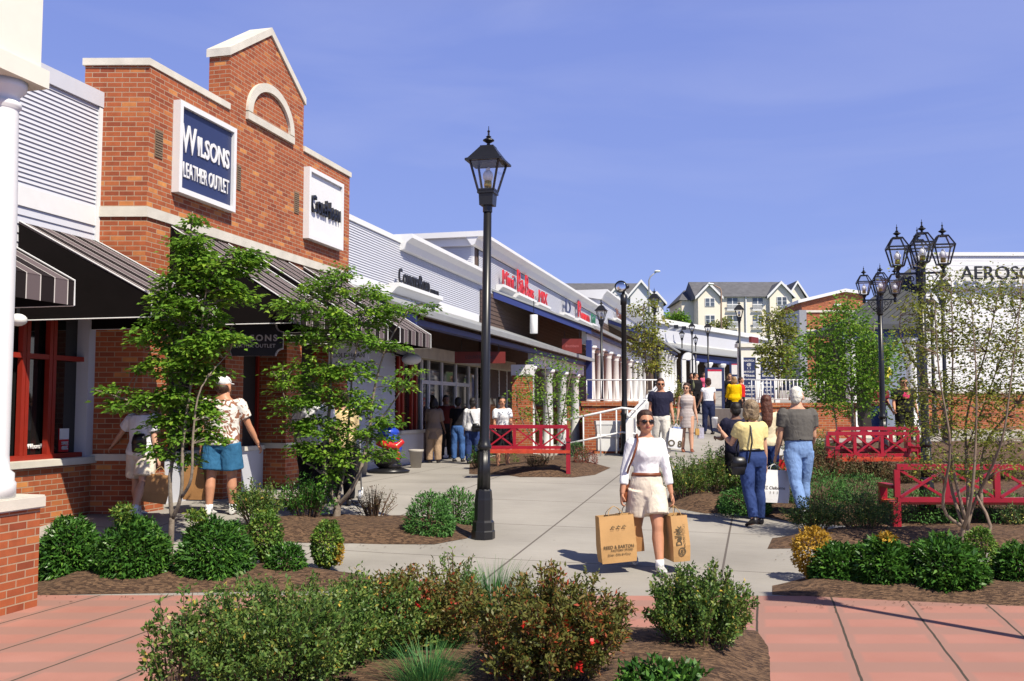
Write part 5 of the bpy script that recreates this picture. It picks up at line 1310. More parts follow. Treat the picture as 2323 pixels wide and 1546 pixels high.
cbox(0, Lc, 3.1, 3.3, 4.25, 4.62, 'beam', BLUE)
for k in range(9):
    q = c00 + dd * (1.5 + k * 2.9) + nn * 3.2
    MB().lathe([(.36, zk(1.7)), (.28, zk(2.2)), (.24, zk(4.0)), (.38, zk(4.15)), (.38, zk(4.25))], (q.x, q.y, 0), 12).build('column', WHITE, b5, True)
q = at(1561, 800, 76)
ar = thing('archway', 'small white arched gateway at the near corner of the low white shop', 'arch', (q.x, 76, gz(q.x, 76)))
zg, zt_ = gz(q.x, 76), at(1561, 800, 76).z
for px in (1551, 1571): x = (px - CX) / F * 76; MB().box(x - .16, x + .16, 75.8, 76.2, zg, zt_ - .55).build('pier', WHITE, ar)
mb = MB(); xa, xb = (1547 - CX) / F * 76, (1575 - CX) / F * 76; xm = (xa + xb) / 2
mb.prism([(xm + (xb - xa) / 2 * math.cos(t_), 75.8, zt_ - .6 + .6 * math.sin(t_)) for t_ in [math.pi * i / 12 for i in range(13)]], (0, .4, 0)); mb.build('arch_head', WHITE, ar)
for a, z in ((2.6, zk(6.15)), (4.2, zk(6.15))):
    q = c00 + dd * a + nn * .3; o = thing('floodlight', 'small floodlight bracketed near the corner of the low white shop, ' + ('left one' if a < 3 else 'right one'), 'light', (q.x, q.y, z), 0)
    MB().bar(Vector((q.x, q.y, z)), Vector((q.x, q.y, z)) + nn * .6 + Z * .2, .12, .12).build('arm', WHITE, o); MB().obox(Vector((q.x, q.y, z)) + nn * .75 + Z * .2, (.18, 0, 0), (0, .12, 0), (0, 0, .16)).build('head', BLACK, o)
q = at(1710, 772, 92); o = thing('ledge_sign', 'small dark red sign on the low white shop', 'sign', q)
MB().obox(q, dd * .95, nn * .12, Z * .28).build('panel', DKRED, o); MB().obox(q - Z * .46, dd * 1.1, nn * .25, Z * .13).build('ledge', WHITE, o)

# directory board and notice boards
def board(name, label, x0, x1, y0, y1, d, m, items=(), tm_=None, depth=.12):
    a, b_ = at(x0, y1, d), at(x1, y0, d); c = (a + b_) / 2
    t = thing(name, label, 'sign', (c.x, d, gz(c.x, d)))
    return t, a, b_, c
t, a, b_, c = board('directory_sign', 'white framed directory with two navy panels at the end of the path', 1680, 1764, 788, 935, 47, WHITE)
MB().box(a.x, b_.x, 47, 47.5, b_.z - 1.1 + .6, b_.z).build('header', CREAM, t); MB().box(a.x - .1, b_.x + .1, 46.9, 47.6, b_.z, b_.z + .18).build('cornice', CREAM, t)
k = 47 / 2200
for px in (1681, 1719, 1762):
    x = (px - CX) * k; MB().box(x - .10, x + .12, 46.95, 47.35, gz(x, 47) - .1, b_.z - .5).build('post', WHITE, t)
MB().box(a.x + .05, b_.x - .05, 47.02, 47.3, gz(c.x, 47) - .1, gz(c.x, 47) + .45).build('plinth', CREAM, t)
rows = [['NAUTICA', '@', '(  )', 'ANN TAYLOR LOFT', 'Mikasa', 'Brookstone', 'o', 'GUESS', 'Pacific Sun', 'Kasper'], ['Tommy', 'Off 5th', 'Eddie', 'Nine West', 'Banana Rep.', 'Gap', 'Bose', 'Jones', 'Levis', 'Reebok']]
for (x0, x1), rr in zip(((1684, 1714), (1726, 1757)), rows):
    xa, xb = (x0 - CX) * k, (x1 - CX) * k; za, zb_ = CAMZ + (HOR - 902) * k, CAMZ + (HOR - 812) * k
    MB().box(xa, xb, 46.98, 47.02, za, zb_).build('panel', NAVY, t)
    its = [(s_, 0, (zb_ - za) * (.42 - i * .093), (.13, .17, .11)[i % 3], min(1.3, fit(s_, (.13, .17, .11)[i % 3], (xb - xa) * .8)), .002, 1, .002) for i, s_ in enumerate(rr)]
    text_on('lettering', its, WHITE, t, Vector(((xa + xb) / 2, 46.975, (za + zb_) / 2)), (1, 0, 0), Z)
POSTER = mat('white poster paper', (0.78, 0.76, 0.74), .5, .05)
def notice(label, x0, x1, y0, y1, d):
    t, a, b_, c = board('notice_board', label, x0, x1, y0, y1, d, NAVY)
    MB().box(a.x, b_.x, d, d + .03, a.z, b_.z).build('poster', POSTER, t)
    MB().box(a.x, b_.x, d - .004, d, b_.z - (b_.z - a.z) * .09, b_.z).build('poster_header', mat('crimson print', (0.55, 0.02, 0.06), .5, 0), t)
    f = MB(); g_ = gz(c.x, d)
    for x in (a.x - .05, b_.x + .05): f.box(x - .05, x + .05, d, d + .08, g_, b_.z + .08)
    f.box(a.x - .0, b_.x + .0, d, d + .08, b_.z + .005, b_.z + .08); f.box(a.x, b_.x, d, d + .08, a.z - .10, a.z - .005); f.box(a.x, b_.x, d, d + .08, g_ + .05, g_ + .12)
    f.build('frame', NAVY, t)
notice('navy framed notice board with a white poster beside the path', 1606, 1637, 839, 882, 37)
notice('smaller white poster board behind the blonde woman', 1660, 1677, 826, 850, 50)

# --- far apartments on the hill
AW = mat('cream vinyl siding', (0.88, 0.80, 0.66), .7, .03, .3); AW2 = mat('white vinyl siding', (0.74, 0.74, 0.76), .7, .03, .3)
WGL = mat('apartment window glass', (0.10, 0.12, 0.15), .15, .3, .4)
def apartments(label, d, wall, spans, gables, wins, balc, name='apartment_block', extra=()):
    k = d / F; X = lambda px: (px - CX) * k; Zz = lambda py: CAMZ + (HOR - py) * k
    x0 = X(spans[0][0]); t = thing(name, label, 'apartment block', (X(spans[0][0]), d, Zz(775)))
    for (a, b, ye, yr, dy, hipL, hipR) in spans:
        D = 12
        MB().box(X(a), X(b), d + dy, d + dy + D, Zz(790), Zz(ye)).build('wall', wall, t)
        o_ = .5
        mb = MB(); zl, zr = Zz(ye) - .1, CAMZ + (HOR - yr) * (d + dy + D / 2) / F
        pts = [(X(a) - o_, d + dy - o_, zl), (X(b) + o_, d + dy - o_, zl), (X(b) + o_ , d + dy + D + o_, zl), (X(a) - o_, d + dy + D + o_, zl)]
        ra, rb = X(a) + hipL, X(b) - hipR
        v_ = [mb.v(p) for p in pts] + [mb.v((ra, d + dy + D / 2, zr)), mb.v((rb, d + dy + D / 2, zr))]
        for q in ((0, 1, 5, 4), (2, 3, 4, 5), (1, 2, 5), (3, 0, 4), (3, 2, 1, 0)): mb.bm.faces.new([v_[i] for i in q])
        mb.build('roof', SHINGLE, t)
    for (a, b, yp, ye, dy) in gables:
        mb = MB(); m_ = (X(a) + X(b)) / 2
        mb.prism([(X(a), d + dy, Zz(790)), (X(b), d + dy, Zz(790)), (X(b), d + dy, Zz(ye)), (m_, d + dy, Zz(yp)), (X(a), d + dy, Zz(ye))], (0, 6, 0)); mb.build('gable_wall', wall, t)
        for q0, q1 in (((X(a) - .5, Zz(ye) - .35), (m_, Zz(yp))), ((X(b) + .5, Zz(ye) - .35), (m_, Zz(yp)))):
            mb = MB(); mb.prism([(q0[0], d + dy - .4, q0[1]), (q1[0], d + dy - .4, q1[1]), (q1[0], d + dy - .4, q1[1] + .30), (q0[0], d + dy - .4, q0[1] + .30)], (0, 7, 0)); mb.build('gable_roof', SHINGLE, t)
            mb = MB(); mb.prism([(q0[0], d + dy - .42, q0[1] - .12), (q1[0], d + dy - .42, q1[1] - .12), (q1[0], d + dy - .42, q1[1] + .32), (q0[0], d + dy - .42, q0[1] + .32)], (0, -.12, 0)); mb.build('barge_board', WHITE, t)
    for (a, b, yt, yb, dy) in wins:
        f = MB(); f.box(X(a), X(b), d + dy - .10, d + dy - .02, Zz(yb), Zz(yt)); o = f.build('window', WHITE, t)
        n = 2; w_ = (X(b) - X(a)) / n
        mb = MB()
        for i in range(n):
            for j in range(2): mb.box(X(a) + i * w_ + .09, X(a) + (i + 1) * w_ - .09, d + dy - .13, d + dy - .105, Zz(yb) + (Zz(yt) - Zz(yb)) * (.06 + .48 * j), Zz(yb) + (Zz(yt) - Zz(yb)) * (.47 + .48 * j))
        mb.build('pane', WGL, o)
    for (a, b, yt, yb, dy) in balc:
        f = MB(); f.box(X(a), X(b), d + dy - .06, d + dy - .02, Zz(yb), Zz(yt)); o = f.build('balcony_door', WGL, t)
        mb = MB(); mb.box((X(a) + X(b)) / 2 - .06, (X(a) + X(b)) / 2 + .06, d + dy - .10, d + dy - .07, Zz(yb), Zz(yt)); h_ = Zz(yt) - Zz(yb)
        mb.box(X(a) - .1, X(b) + .1, d + dy - .4, d + dy - .30, Zz(yb) + h_ * .42, Zz(yb) + h_ * .50); mb.box(X(a) - .1, X(b) + .1, d + dy - .4, d + dy - .25, Zz(yb) - .1, Zz(yb) + .1)
        for i in range(12): x = X(a) + (X(b) - X(a)) * i / 11; mb.box(x - .03, x + .03, d + dy - .37, d + dy - .33, Zz(yb), Zz(yb) + h_ * .45)
        mb.build('rail', WHITE, o)
    for fn in extra: fn(t, X, Zz, d)
def downs(*pxs):
    def fn(t, X, Zz, d):
        for px, y0, y1 in pxs: MB().tube([(X(px), d - .18, Zz(y1)), (X(px), d - .18, Zz(y0))], .12, 6).build('downpipe', WHITE, t)
        for px, y in ((1633, 640), (1811, 634)): MB().tube([(X(px), d + 6, Zz(y + 6)), (X(px), d + 6, Zz(y))], .2, 6).build('roof_vent', WHITE, t)
    return fn
apartments('cream three-storey apartment block with grey roof and front gables on the hill', 150, AW, [(1585, 1800, 672, 639, 0, -.3, .3), (1556, 1592, 675, 658, 3, 1.5, 0), (1796, 1842, 668, 650, 5, 0, 0)],
    [(1584, 1633, 646, 674, -.6), (1747, 1797, 643, 672, -.6), (1800, 1836, 638, 672, 1.5), (1815, 1852, 652, 680, 4)],
    [(1600, 1622, 677, 696, -.6), (1600, 1622, 716, 735, -.6), (1763, 1786, 674, 693, -.6), (1763, 1786, 713, 732, -.6)],
    [(1652, 1676, 676, 704, 0), (1652, 1676, 716, 744, 0), (1710, 1733, 676, 704, 0), (1710, 1733, 716, 744, 0)], extra=[downs((1694, 673, 770), (1798, 673, 770))])
apartments('white apartment block with grey gabled roof behind the long cornice', 150, AW2, [(1270, 1462, 668, 642, 0, 0, 0), (1450, 1508, 680, 660, 6, 0, 0)],
    [(1430, 1478, 640, 672, -.8), (1483, 1516, 658, 680, 4), (1385, 1420, 648, 672, -.4)], [(1496, 1506, 690, 700, 4), (1440, 1450, 700, 712, -.8), (1462, 1472, 700, 712, -.8)], [])
k = 80 / F; X = lambda px: (px - CX) * k; Zz = lambda py: CAMZ + (HOR - py) * k
b6 = thing('brick_shop', 'far red brick shop with a sloping white coping behind the green trees', 'shop', (X(1880), 80, 3))
MB().prism([(X(1822), 80, 1), (X(1965), 80, 1), (X(1965), 80, Zz(668)), (X(1920), 80, Zz(662)), (X(1822), 80, Zz(686))], (0, 6, 0)).build('wall', BRICK, b6)
MB().prism([(X(1812), 79.7, Zz(688)), (X(1920), 79.7, Zz(662)), (X(1920), 79.7, Zz(655)), (X(1812), 79.7, Zz(681))], (0, 6, 0)).build('coping', WHITE, b6)
MB().prism([(X(1920), 79.7, Zz(662)), (X(1968), 79.7, Zz(669)), (X(1968), 79.7, Zz(662)), (X(1920), 79.7, Zz(655))], (0, 6, 0)).build('coping', WHITE, b6)
MB().box(X(1825), X(1965), 79.9, 80, Zz(709), Zz(704)).build('stone_band', STONE, b6); MB().box(X(1825), X(1965), 79.9, 80, Zz(752), Zz(748)).build('stone_band', STONE, b6)
MB().box(X(1808), X(1824), 79, 84, 1, Zz(706)).build('side_block', GREYM, b6)
MB().box(X(1895), X(1910), 79.85, 80, Zz(695), Zz(689)).build('sign_plate', WHITE, b6)

# --- white building on the right
d = 32; k = d / F; X = lambda px: (px - CX) * k; Zz = lambda py: CAMZ + (HOR - py) * k
b7 = thing('siding_shop', 'large white siding shop on a brick base at the right edge', 'shop', (X(2200), d, .8))
xl, xr = X(2098), X(2900); zt = Zz(571); zb = Zz(893)
MB().box(xl + .02, xr, d + .02, d + .9, zb, zt - .1).build('wall_core', WHITE, b7)
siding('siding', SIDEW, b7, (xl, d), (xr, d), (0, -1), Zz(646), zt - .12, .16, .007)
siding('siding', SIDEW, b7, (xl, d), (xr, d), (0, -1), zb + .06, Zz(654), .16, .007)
MB().box(xl, xr, d - .10, d, Zz(654), Zz(646)).build('trim_board', WHITE, b7)
MB().box(xl - .05, xr, d - .06, d + .5, zt - .12, zt).build('coping', WHITE, b7)
MB().box(xl - .03, xr, d - .05, d + 1, 0, zb).build('brick_base', BRICK, b7); MB().box(xl - .05, xr, d - .09, d, zb, zb + .06).build('base_ledge', STONE, b7)
def atp(px, py, dd_): return at(px, py, dd_)
ra, rb, rc = atp(2101, 580, 34.5), atp(1893, 742, 31.0), atp(2101, 745, 30.2)
back = Vector((0, 12, 0))
MB().prism([ra, rb, rc], (0, .12, -.05)).build('roof', ROOFD, b7)
seam = MB(); fn_ = (rb - ra).cross(rc - ra).normalized(); fn_ = fn_ if fn_.y < 0 else -fn_
for i in range(1, 15):
    f_ = i / 15; seam.bar(ra.lerp(rc, f_) + fn_ * .02, rb.lerp(rc, f_) + fn_ * .02, .03, .04, fn_)
seam.build('roof_seams', ROOFD, b7)
MB().box(X(1905), X(2098), d + .3, d + 1.0, .3, Zz(742)).build('lower_wall', mat('blue grey shop wall', (0.22, 0.26, 0.36), .7, .1), b7)
q = at(2330, 640, d); zl = Zz(640); hl = Zz(606) - zl
t = thing('wall_lettering', 'tall black raised letters on the white wall at the right edge', 'sign', (X(2178), d - .2, zl))
bmt = text_bm('AEROSOLES', hl * 1.30, .04, 'LEFT', .98, .0, 1.0)
xs0 = min(v.co.x for v in bmt.verts)
bmt.transform(Matrix.Translation((X(2176) - xs0, d - .32, zl + hl * .5)) @ Matrix.Rotation(R(90), 4, 'X')); bmt.transform(wmat(t).inverted())
me = bpy.data.meshes.new('letters'); bmt.to_mesh(me); bmt.free(); me.materials.append(INK2); o = bpy.data.objects.new('letters', me); C.objects.link(o); o.parent = t
mb = MB(); 
for z_ in (zl + hl * .3, zl + hl * .75): mb.tube([(X(2180), d - .30, z_), (X(2180) + 6.4, d - .30, z_)], .012, 6)
for i in range(8): mb.tube([(X(2184) + i * .85, d - .30, zl + hl * .3), (X(2184) + i * .85, d, zl + hl * .3)], .012, 6)
mb.build('mounting_rail', INK2, t)
# portico in front
d2 = 28.5; k2 = d2 / F; X2 = lambda px: (px - CX) * k2; Z2 = lambda py: CAMZ + (HOR - py) * k2
pt_ = thing('portico', 'grey hipped portico roof with blue beam and white columns at right', 'portico', (X2(2000), d2, .8))
mb = MB(); e0, e1 = X2(1905), X2(2098); ze_, zr_ = Z2(741), Z2(700)
vs = [mb.v(p) for p in ((e0, d2 - .3, ze_), (e1, d2 - .3, ze_), (e1, d2 + 4.5, ze_), (e0, d2 + 4.5, ze_), (X2(2000), d2 + 1.5, zr_), (X2(2000) + .5, d2 + 4.4, zr_))]
for q in ((0, 1, 4), (1, 2, 5, 4), (2, 3, 5), (3, 0, 4, 5), (3, 2, 1, 0)): mb.bm.faces.new([vs[i] for i in q])
mb.build('roof', ROOFD, pt_)
MB().box(e0 - .03, e1 + .03, d2 - .36, d2 - .28, ze_ - .10, ze_ + .04).build('gutter', ROOFD, pt_)
MB().box(e0 + .12, e1 - .12, d2 - .15, d2 + .15, Z2(766), ze_ - .1).build('beam', BLUE, pt_)
for px in (1930, 2068):
    x = X2(px); MB().lathe([(.20, 1.0), (.20, 1.12), (.155, 1.2), (.15, 2.0), (.135, Z2(780)), (.19, Z2(772)), (.20, Z2(766))], (x, d2, 0), 20).build('column', WHITE, pt_, True)
MB().box(e0 + .1, e1 - .1, d2 - .1, d2 + 3.5, .3, 1.0).build('floor', STONE, pt_)
for i in range(3): MB().box(X2(1940), X2(2030), d2 - .1 - .3 * (i + 1), d2 - .1 - .3 * i, .3, 1.0 - .16 * (i + 1)).build('step', STONE, pt_)
MB().box(e0 + .4, e1 - .1, d2 + 3.4, d2 + 3.5, 1.0, Z2(760)).build('doorway', DARKIN, pt_)
q = Vector((X2(2037), d2 + 1.2, Z2(870)))
hs = thing('hanging_shirt', 'bright yellow shirt hanging in the dark portico doorway', 'shirt', q)
mb = MB(); mb.loft([[q + Vector((a_ * math.cos(2 * math.pi * i / 14), .09 * math.sin(2 * math.pi * i / 14), z_)) for i in range(14)] for z_, a_ in ((0, .20), (.2, .20), (.4, .19), (.5, .21), (.56, .08))])
for s_ in (1, -1): mb.tube([q + Vector((s_ * .16, 0, .50)), q + Vector((s_ * .27, 0, .28))], [.07, .06], 10)
mb.build('shirt', cloth('lemon yellow cotton', (0.75, 0.68, 0.10)), hs, True)
MB().tube([q + Vector((0, 0, .55)), q + Vector((0, 0, .85))], .008, 6).build('hanger', BLACK, hs)
# ------------------------------------------------------------------ lamps
def sq4(k, z, rot=0.0, c=(0, 0)):
    return [Vector((c[0] + k * math.sqrt(2) * math.cos(rot + math.pi / 4 + math.pi / 2 * i), c[1] + k * math.sqrt(2) * math.sin(rot + math.pi / 4 + math.pi / 2 * i), z)) for i in range(4)]
def lantern(parent, c, z0, sc_, rot, openroof=False):
    """glazed lantern whose floor sits at z0"""
    z = lambda q: z0 + q * sc_
    b, e, tp_ = .100 * sc_, .185 * sc_, .085 * sc_
    fr = MB()
    q0, q1, q2 = sq4(b, z(0), rot, c), sq4(e, z(.36), rot, c), sq4(tp_, z(.55), rot, c)
    for i in range(4):
        fr.bar(q0[i], q1[i], .022 * sc_, .022 * sc_); fr.bar(q1[i], q1[(i + 1) % 4], .028 * sc_, .03 * sc_); fr.bar(q0[i], q0[(i + 1) % 4], .022 * sc_, .022 * sc_)
        if openroof: fr.bar(q1[i], q2[i], .022 * sc_, .022 * sc_); fr.bar(q2[i], q2[(i + 1) % 4], .022 * sc_, .022 * sc_)
    lan = fr.build('lantern', BLACK, parent, False, True)
    rf = MB()
    if not openroof: rf.loft([sq4(.235 * sc_, z(.345), rot, c), sq4(.235 * sc_, z(.37), rot, c), sq4(.205 * sc_, z(.385), rot, c), sq4(tp_, z(.55), rot, c), sq4(tp_, z(.56), rot, c)])
    else: rf.loft([sq4(.21 * sc_, z(.355), rot, c), sq4(.21 * sc_, z(.375), rot, c)]) if False else rf.loft([sq4(tp_ * 1.05, z(.545), rot, c), sq4(tp_ * 1.05, z(.56), rot, c)])
    rf.lathe([(.05 * sc_, z(.56)), (.022 * sc_, z(.585)), (.02 * sc_, z(.60)), (.075 * sc_, z(.635)), (.07 * sc_, z(.645)), (.022 * sc_, z(.675)), (.036 * sc_, z(.685)), (.014 * sc_, z(.70)), (.012 * sc_, z(.74)), (.02 * sc_, z(.755)), (.006 * sc_, z(.77)), (.004 * sc_, z(.82))], (c[0], c[1], 0), 10)
    rf.build('lantern_roof', BLACK, lan, False, True)
    gl = MB(); g0, g1 = sq4(b * .97, z(.005), rot, c), sq4(e * .97, z(.35), rot, c)
    for i in range(4): gl.face([g0[i], g0[(i + 1) % 4], g1[(i + 1) % 4], g1[i]])
    if openroof:
        g2 = sq4(tp_ * .97, z(.545), rot, c)
        for i in range(4): gl.face([g1[i], g1[(i + 1) % 4], g2[(i + 1) % 4], g2[i]])
    gl.build('glass', LAMPGLASS, lan, False, True)
    bu = MB(); bu.ell((c[0], c[1], z(.185)), (.066 * sc_, .066 * sc_, .078 * sc_)); bu.ell((c[0], c[1], z(.26)), (.03 * sc_, .03 * sc_, .04 * sc_)); bu.build('bulb', BULB, lan, True, True)
    br = MB(); br.lathe([(.046 * sc_, z(.04)), (.05 * sc_, z(.07)), (.046 * sc_, z(.125))], (c[0], c[1], 0), 14); br.build('socket', BRASS, lan, True, True)
    return lan
def lamp_base(t, r=1.0, hp=4.1, fl=1.10):
    o = R(22.5)
    MB().lathe([(.146 * r, 0), (.146 * r, .09), (.136 * r, .105), (.134 * r, .20), (.113 * r, .225), (.110 * r, .47), (.106 * r, .49), (.098 * r, .58), (.084 * r, .60)], (0, 0, 0), 8, o).build('base', BLACK, t, False, True)
    sh = MB()
    sh.loft([[Vector((q * r * (1 + .05 * math.cos(9 * a)) * math.cos(a), q * r * (1 + .05 * math.cos(9 * a)) * math.sin(a), z)) for a in [2 * math.pi * i / 54 for i in range(54)]] for z, q in ((.58, .080), (fl - .02, .070))])
    sh.lathe([(.070 * r, fl - .03), (.088 * r, fl), (.088 * r, fl + .03), (.072 * r, fl + .05), (.068 * r, fl + .09), (.060 * r, fl + .12), (.059 * r, fl + .6), (.050 * r, hp)], (0, 0, 0), 18)
    sh.build('pole', BLACK, t, True, True)
def single_lamp(label, loc, sc_, rot, group='black single-lantern street lamps'):
    t = thing('street_lamp', label, 'street lamp', loc, rot, group)
    lamp_base(t)
    nk = MB(); nk.lathe([(.060, 4.02), (.060, 4.10), (.052, 4.105)], (0, 0, 0), 14); nk.loft([sq4(.085, 4.10), sq4(.092, 4.24), sq4(.108, 4.245), sq4(.108, 4.275), sq4(.10, 4.29)]); nk.build('neck', BLACK, t, False, True)
    lantern(t, (0, 0), 4.29, 1.0, 0)
    t.scale = (sc_,) * 3
    return t
LAMP0 = single_lamp('tall black street lamp standing alone in the walkway, the nearest one', G(1096, 1222), 1.0, R(-15))
LAMP0.rotation_euler = (0, R(.7), R(-15))
def lamp_copy(label, px, ytop, d, base=None):
    c = copy_tree(LAMP0); p = gp(px, d)
    if base is not None: p.z = base
    zt = at(px, ytop, d).z
    c.location = p; c.scale = ((zt - p.z) / 5.11,) * 3; c.rotation_euler = (0, 0, R(-15)); c['label'] = label
    return c
lamp_copy('black street lamp in front of the white terrace columns', 1365, 679, 33, 1.0)
lamp_copy('black street lamp behind the spotlight post, above the path rail', 1486, 653, 44)
lamp_copy('black street lamp rising behind the notice board group', 1679, 680, 46)
lamp_copy('small black street lamp near the corner of the low white shop', 1548, 744, 80)
lamp_copy('small black street lamp, taller of the close pair before the low white shop', 1571, 726, 74)
lamp_copy('small black street lamp, shorter of the close pair before the low white shop', 1579, 757, 80)
lamp_copy('black street lamp just left of the notice board', 1607, 726, 58)
lamp_copy('small black street lamp partly hidden beside the tall post, by the red ledge sign', 1675, 768, 80)
lamp_copy('black street lamp among the leaves of the slim tree by the directory', 1745, 712, 62)
lamp_copy('black street lamp in front of the white wall, nearer of the two', 2143, 616, 26)
lamp_copy('black street lamp in front of the white wall, lower and behind the nearer one', 2117, 662, 30)
lc = copy_tree(LAMP0); lc.location = (4.72, 6.13, 0); lc.scale = (.95,) * 3; lc['label'] = 'black street lamp beyond the right frame edge whose shadow crosses the red paving'

def multi_lamp(label, loc, H=4.15):
    t = thing('four_lantern_lamp', label, 'street lamp', loc, 0, 'black four-lantern street lamps')
    lamp_base(t, .95, 3.55, 1.05)
    hb = MB(); hb.lathe([(.062, 3.2), (.070, 3.22), (.070, 3.58), (.055, 3.60), (.05, 3.7)], (0, 0, 0), 14); hb.build('hub', BLACK, t, True, True)
    for i in range(4):
        a = R(6 + 90 * i); ax = Vector((math.cos(a), math.sin(a), 0)); r_ = .305
        ar = MB(); ar.bar(ax * .05 + Z * 3.52, ax * (r_ + .03) + Z * 3.52, .03, .03)
        sc = lambda cx, cz, rr, a0, a1, n=9: [ax * (cx + rr * (1 - .35 * j / n) * math.cos(a0 + (a1 - a0) * j / n)) + Z * (cz + rr * (1 - .35 * j / n) * math.sin(a0 + (a1 - a0) * j / n)) for j in range(n + 1)]
        ar.tube([ax * .06 + Z * 3.27] + [ax * (.06 + .17 * j / 6) + Z * (3.27 + .20 * (j / 6) ** 1.6) for j in range(1, 7)], .010, 5)
        ar.tube(sc(.125, 3.44, .045, R(-60), R(300)), .008, 5); ar.tube(sc(.10, 3.34, .030, R(-200), R(140)), .007, 5); ar.tube(sc(.22, 3.475, .022, R(-100), R(220)), .007, 5)
        ar.lathe([(.028, 3.46), (.035, 3.49), (.028, 3.54), (.02, 3.56), (.055, 3.62), (.06, 3.635)], ax * r_, 10)
        ar.build('arm', BLACK, t, False, True)
        lantern(t, (ax.x * r_, ax.y * r_), 3.635, .75, R(30 + 90 * i) * 0 + R(12), True)
    return t
ML = multi_lamp('larger black lamp post with four open lanterns, nearest the right edge', gp(2095, 13.4)); ML.rotation_euler = (0, 0, R(-23)); ML.scale = (((at(2095, 503, 13.4).z - gp(2095, 13.4).z) / 4.275),) * 3
m2 = copy_tree(ML); p = gp(2000, 20); m2.location = p; m2.scale = ((at(1998, 600, 20).z - p.z) / 4.275,) * 3; m2['label'] = 'smaller black lamp post with four open lanterns, behind the red bench'
# spotlight post
d = 23.0; p = gp(1416, d); zt = at(1416, 650, d).z
t = thing('spotlight_post', 'black post topped by a round chrome spotlight', 'spotlight', p)
hh = zt - p.z
MB().lathe([(.12, 0), (.12, .12), (.09, .16), (.085, .9), (.10, .93), (.10, .97), (.075, 1.0), (.062, 1.4), (.060, hh - .45), (.078, hh - .44), (.078, hh - .20), (.04, hh - .19), (.03, hh - .1)], (0, 0, 0), 18).build('pole', BLACK, t, True, True)
CHR = mat('mirror reflector', (0.9, 0.9, 0.9), 0.06, 0, metal=1.0)
hd = Matrix.Rotation(R(82), 3, 'X') @ Matrix.Identity(3); cen = Vector((-.06, -.02, hh - .02)); rot = (Matrix.Rotation(R(-16), 3, 'Z') @ Matrix.Rotation(R(84), 3, 'X'))
mb = MB(lambda q: cen + rot @ q); mb.lathe([(.05, -.20), (.10, -.18), (.125, -.05), (.142, .02), (.150, .03), (.150, .05), (.134, .05), (.134, .03), (.122, -.05), (.02, -.10)], (0, 0, 0), 26); mb.build('housing', BLACK, t, True, True)
mb = MB(lambda q: cen + rot @ q); mb.loft([[Vector((r_ * math.cos(2 * math.pi * i / 24), r_ * math.sin(2 * math.pi * i / 24), z_)) for i in range(24)] for r_, z_ in ((.133, .034), (.115, .046), (.08, .058), (.04, .066), (.002, .068))]); mb.build('reflector', CHR, t, True, True)
MB().bar(cen + Vector((0, .12, -.02)), (0, 0, hh - .15), .03, .05).build('bracket', BLACK, t, False, True)
MB().ell((.09, .05, hh - .0), (.06, .06, .06)).build('control_box', BLACK, t, True, True)
# far parking lot light masts
t = thing('light_mast', 'thin grey light mast with a curved arm before the white apartments', 'street lamp', gp(1472, 125))
q = at(1472, 628, 125); MB().tube([t.location, (q.x, q.y, q.z - .5), (q.x + .2, q.y, q.z), (at(1490, 616, 125))], [.14, .10, .09, .07], 8).build('pole', GREYM, t, True)
MB().ell(at(1491, 616, 125), (.42, .3, .16)).build('head', WHITE, t, True)
t = thing('light_mast', 'thin brown light mast with a long arm before the cream apartments', 'street lamp', gp(1636, 125))
MB().tube([t.location, at(1636, 662, 125), at(1634, 655, 125), at(1615, 645, 125)], [.14, .10, .09, .07], 8).build('pole', mat('brown mast', (0.30, 0.20, 0.14), .6, .05), t, True)
MB().ell(at(1613, 645, 125), (.42, .3, .14)).build('head', WHITE, t, True)

# ------------------------------------------------------------------ benches
def bench(label, loc, rot, w_=1.72):
    t = thing('park_bench', label, 'bench', loc, rot, 'red lattice-back benches')
    h = w_ / 2
    s = MB(); 
    for i in range(5): s.box(-h - .04, h + .04, -.30 + i * .098, -.30 + i * .098 + .09, .425, .455)
    s.box(-h - .05, h + .05, -.33, -.302, .40, .458)
    s.build('seat', SEATR, t, False, True)
    b = MB(); b.box(-h, h, .19, .25, .86, .93); b.box(-h, h, .19, .25, .46, .52)
    n = 3; st_ = w_ / n
    for i in range(n + 1):
        x = -h + i * st_; b.box(x - .03, x + .03, .192, .248, .52, .86)
    for i in range(n):
        a, c_ = -h + i * st_ + .03, -h + (i + 1) * st_ - .03
        b.bar((a, .215, .52), (c_, .215, .86), .03, .045, (0, 1, 0)); b.bar((a, .232, .86), (c_, .232, .52), .03, .045, (0, 1, 0))
    b.build('backrest', BENCH, t, False, True)
    for x in (-h - .01, h + .01):
        for y in (-.28, .22):
            MB().box(x - .04, x + .04, y - .035, y + .035, 0, .62 if y < 0 else .46).build('leg', BENCH, t, False, True)
        MB().box(x - .045, x + .045, -.33, .19, .62, .665).build('armrest', BENCH, t, False, True)
    return t
B0 = bench('red lattice bench in the small bed behind the tall lamp post', gp(1196, 18.9) + Z * .02, R(-3), 1.56)
def bcopy(label, px, d, rot, sc_=1.0, dz=0.0):
    c = copy_tree(B0); c.location = gp(px, d) + Z * dz; c.rotation_euler = (0, 0, rot); c.scale = (sc_,) * 3; c['label'] = label; return c
bcopy('red lattice bench with worn orange seat beside the smaller four-lantern post', 1976, 17.3, R(2), .95, .04)
bcopy('red lattice bench standing back to back behind the orange-seated one', 1976, 17.9, R(182), .95, .10)
b_ = bcopy('red lattice bench in tree shade at the right edge, seen from its back', 2180, 13.0, R(178), 1.10, -.17); b_.scale = (1.24, 1.0, 1.05)
bcopy('small far red bench behind the strolling couple', 1523, 38, R(20), .8, .1)

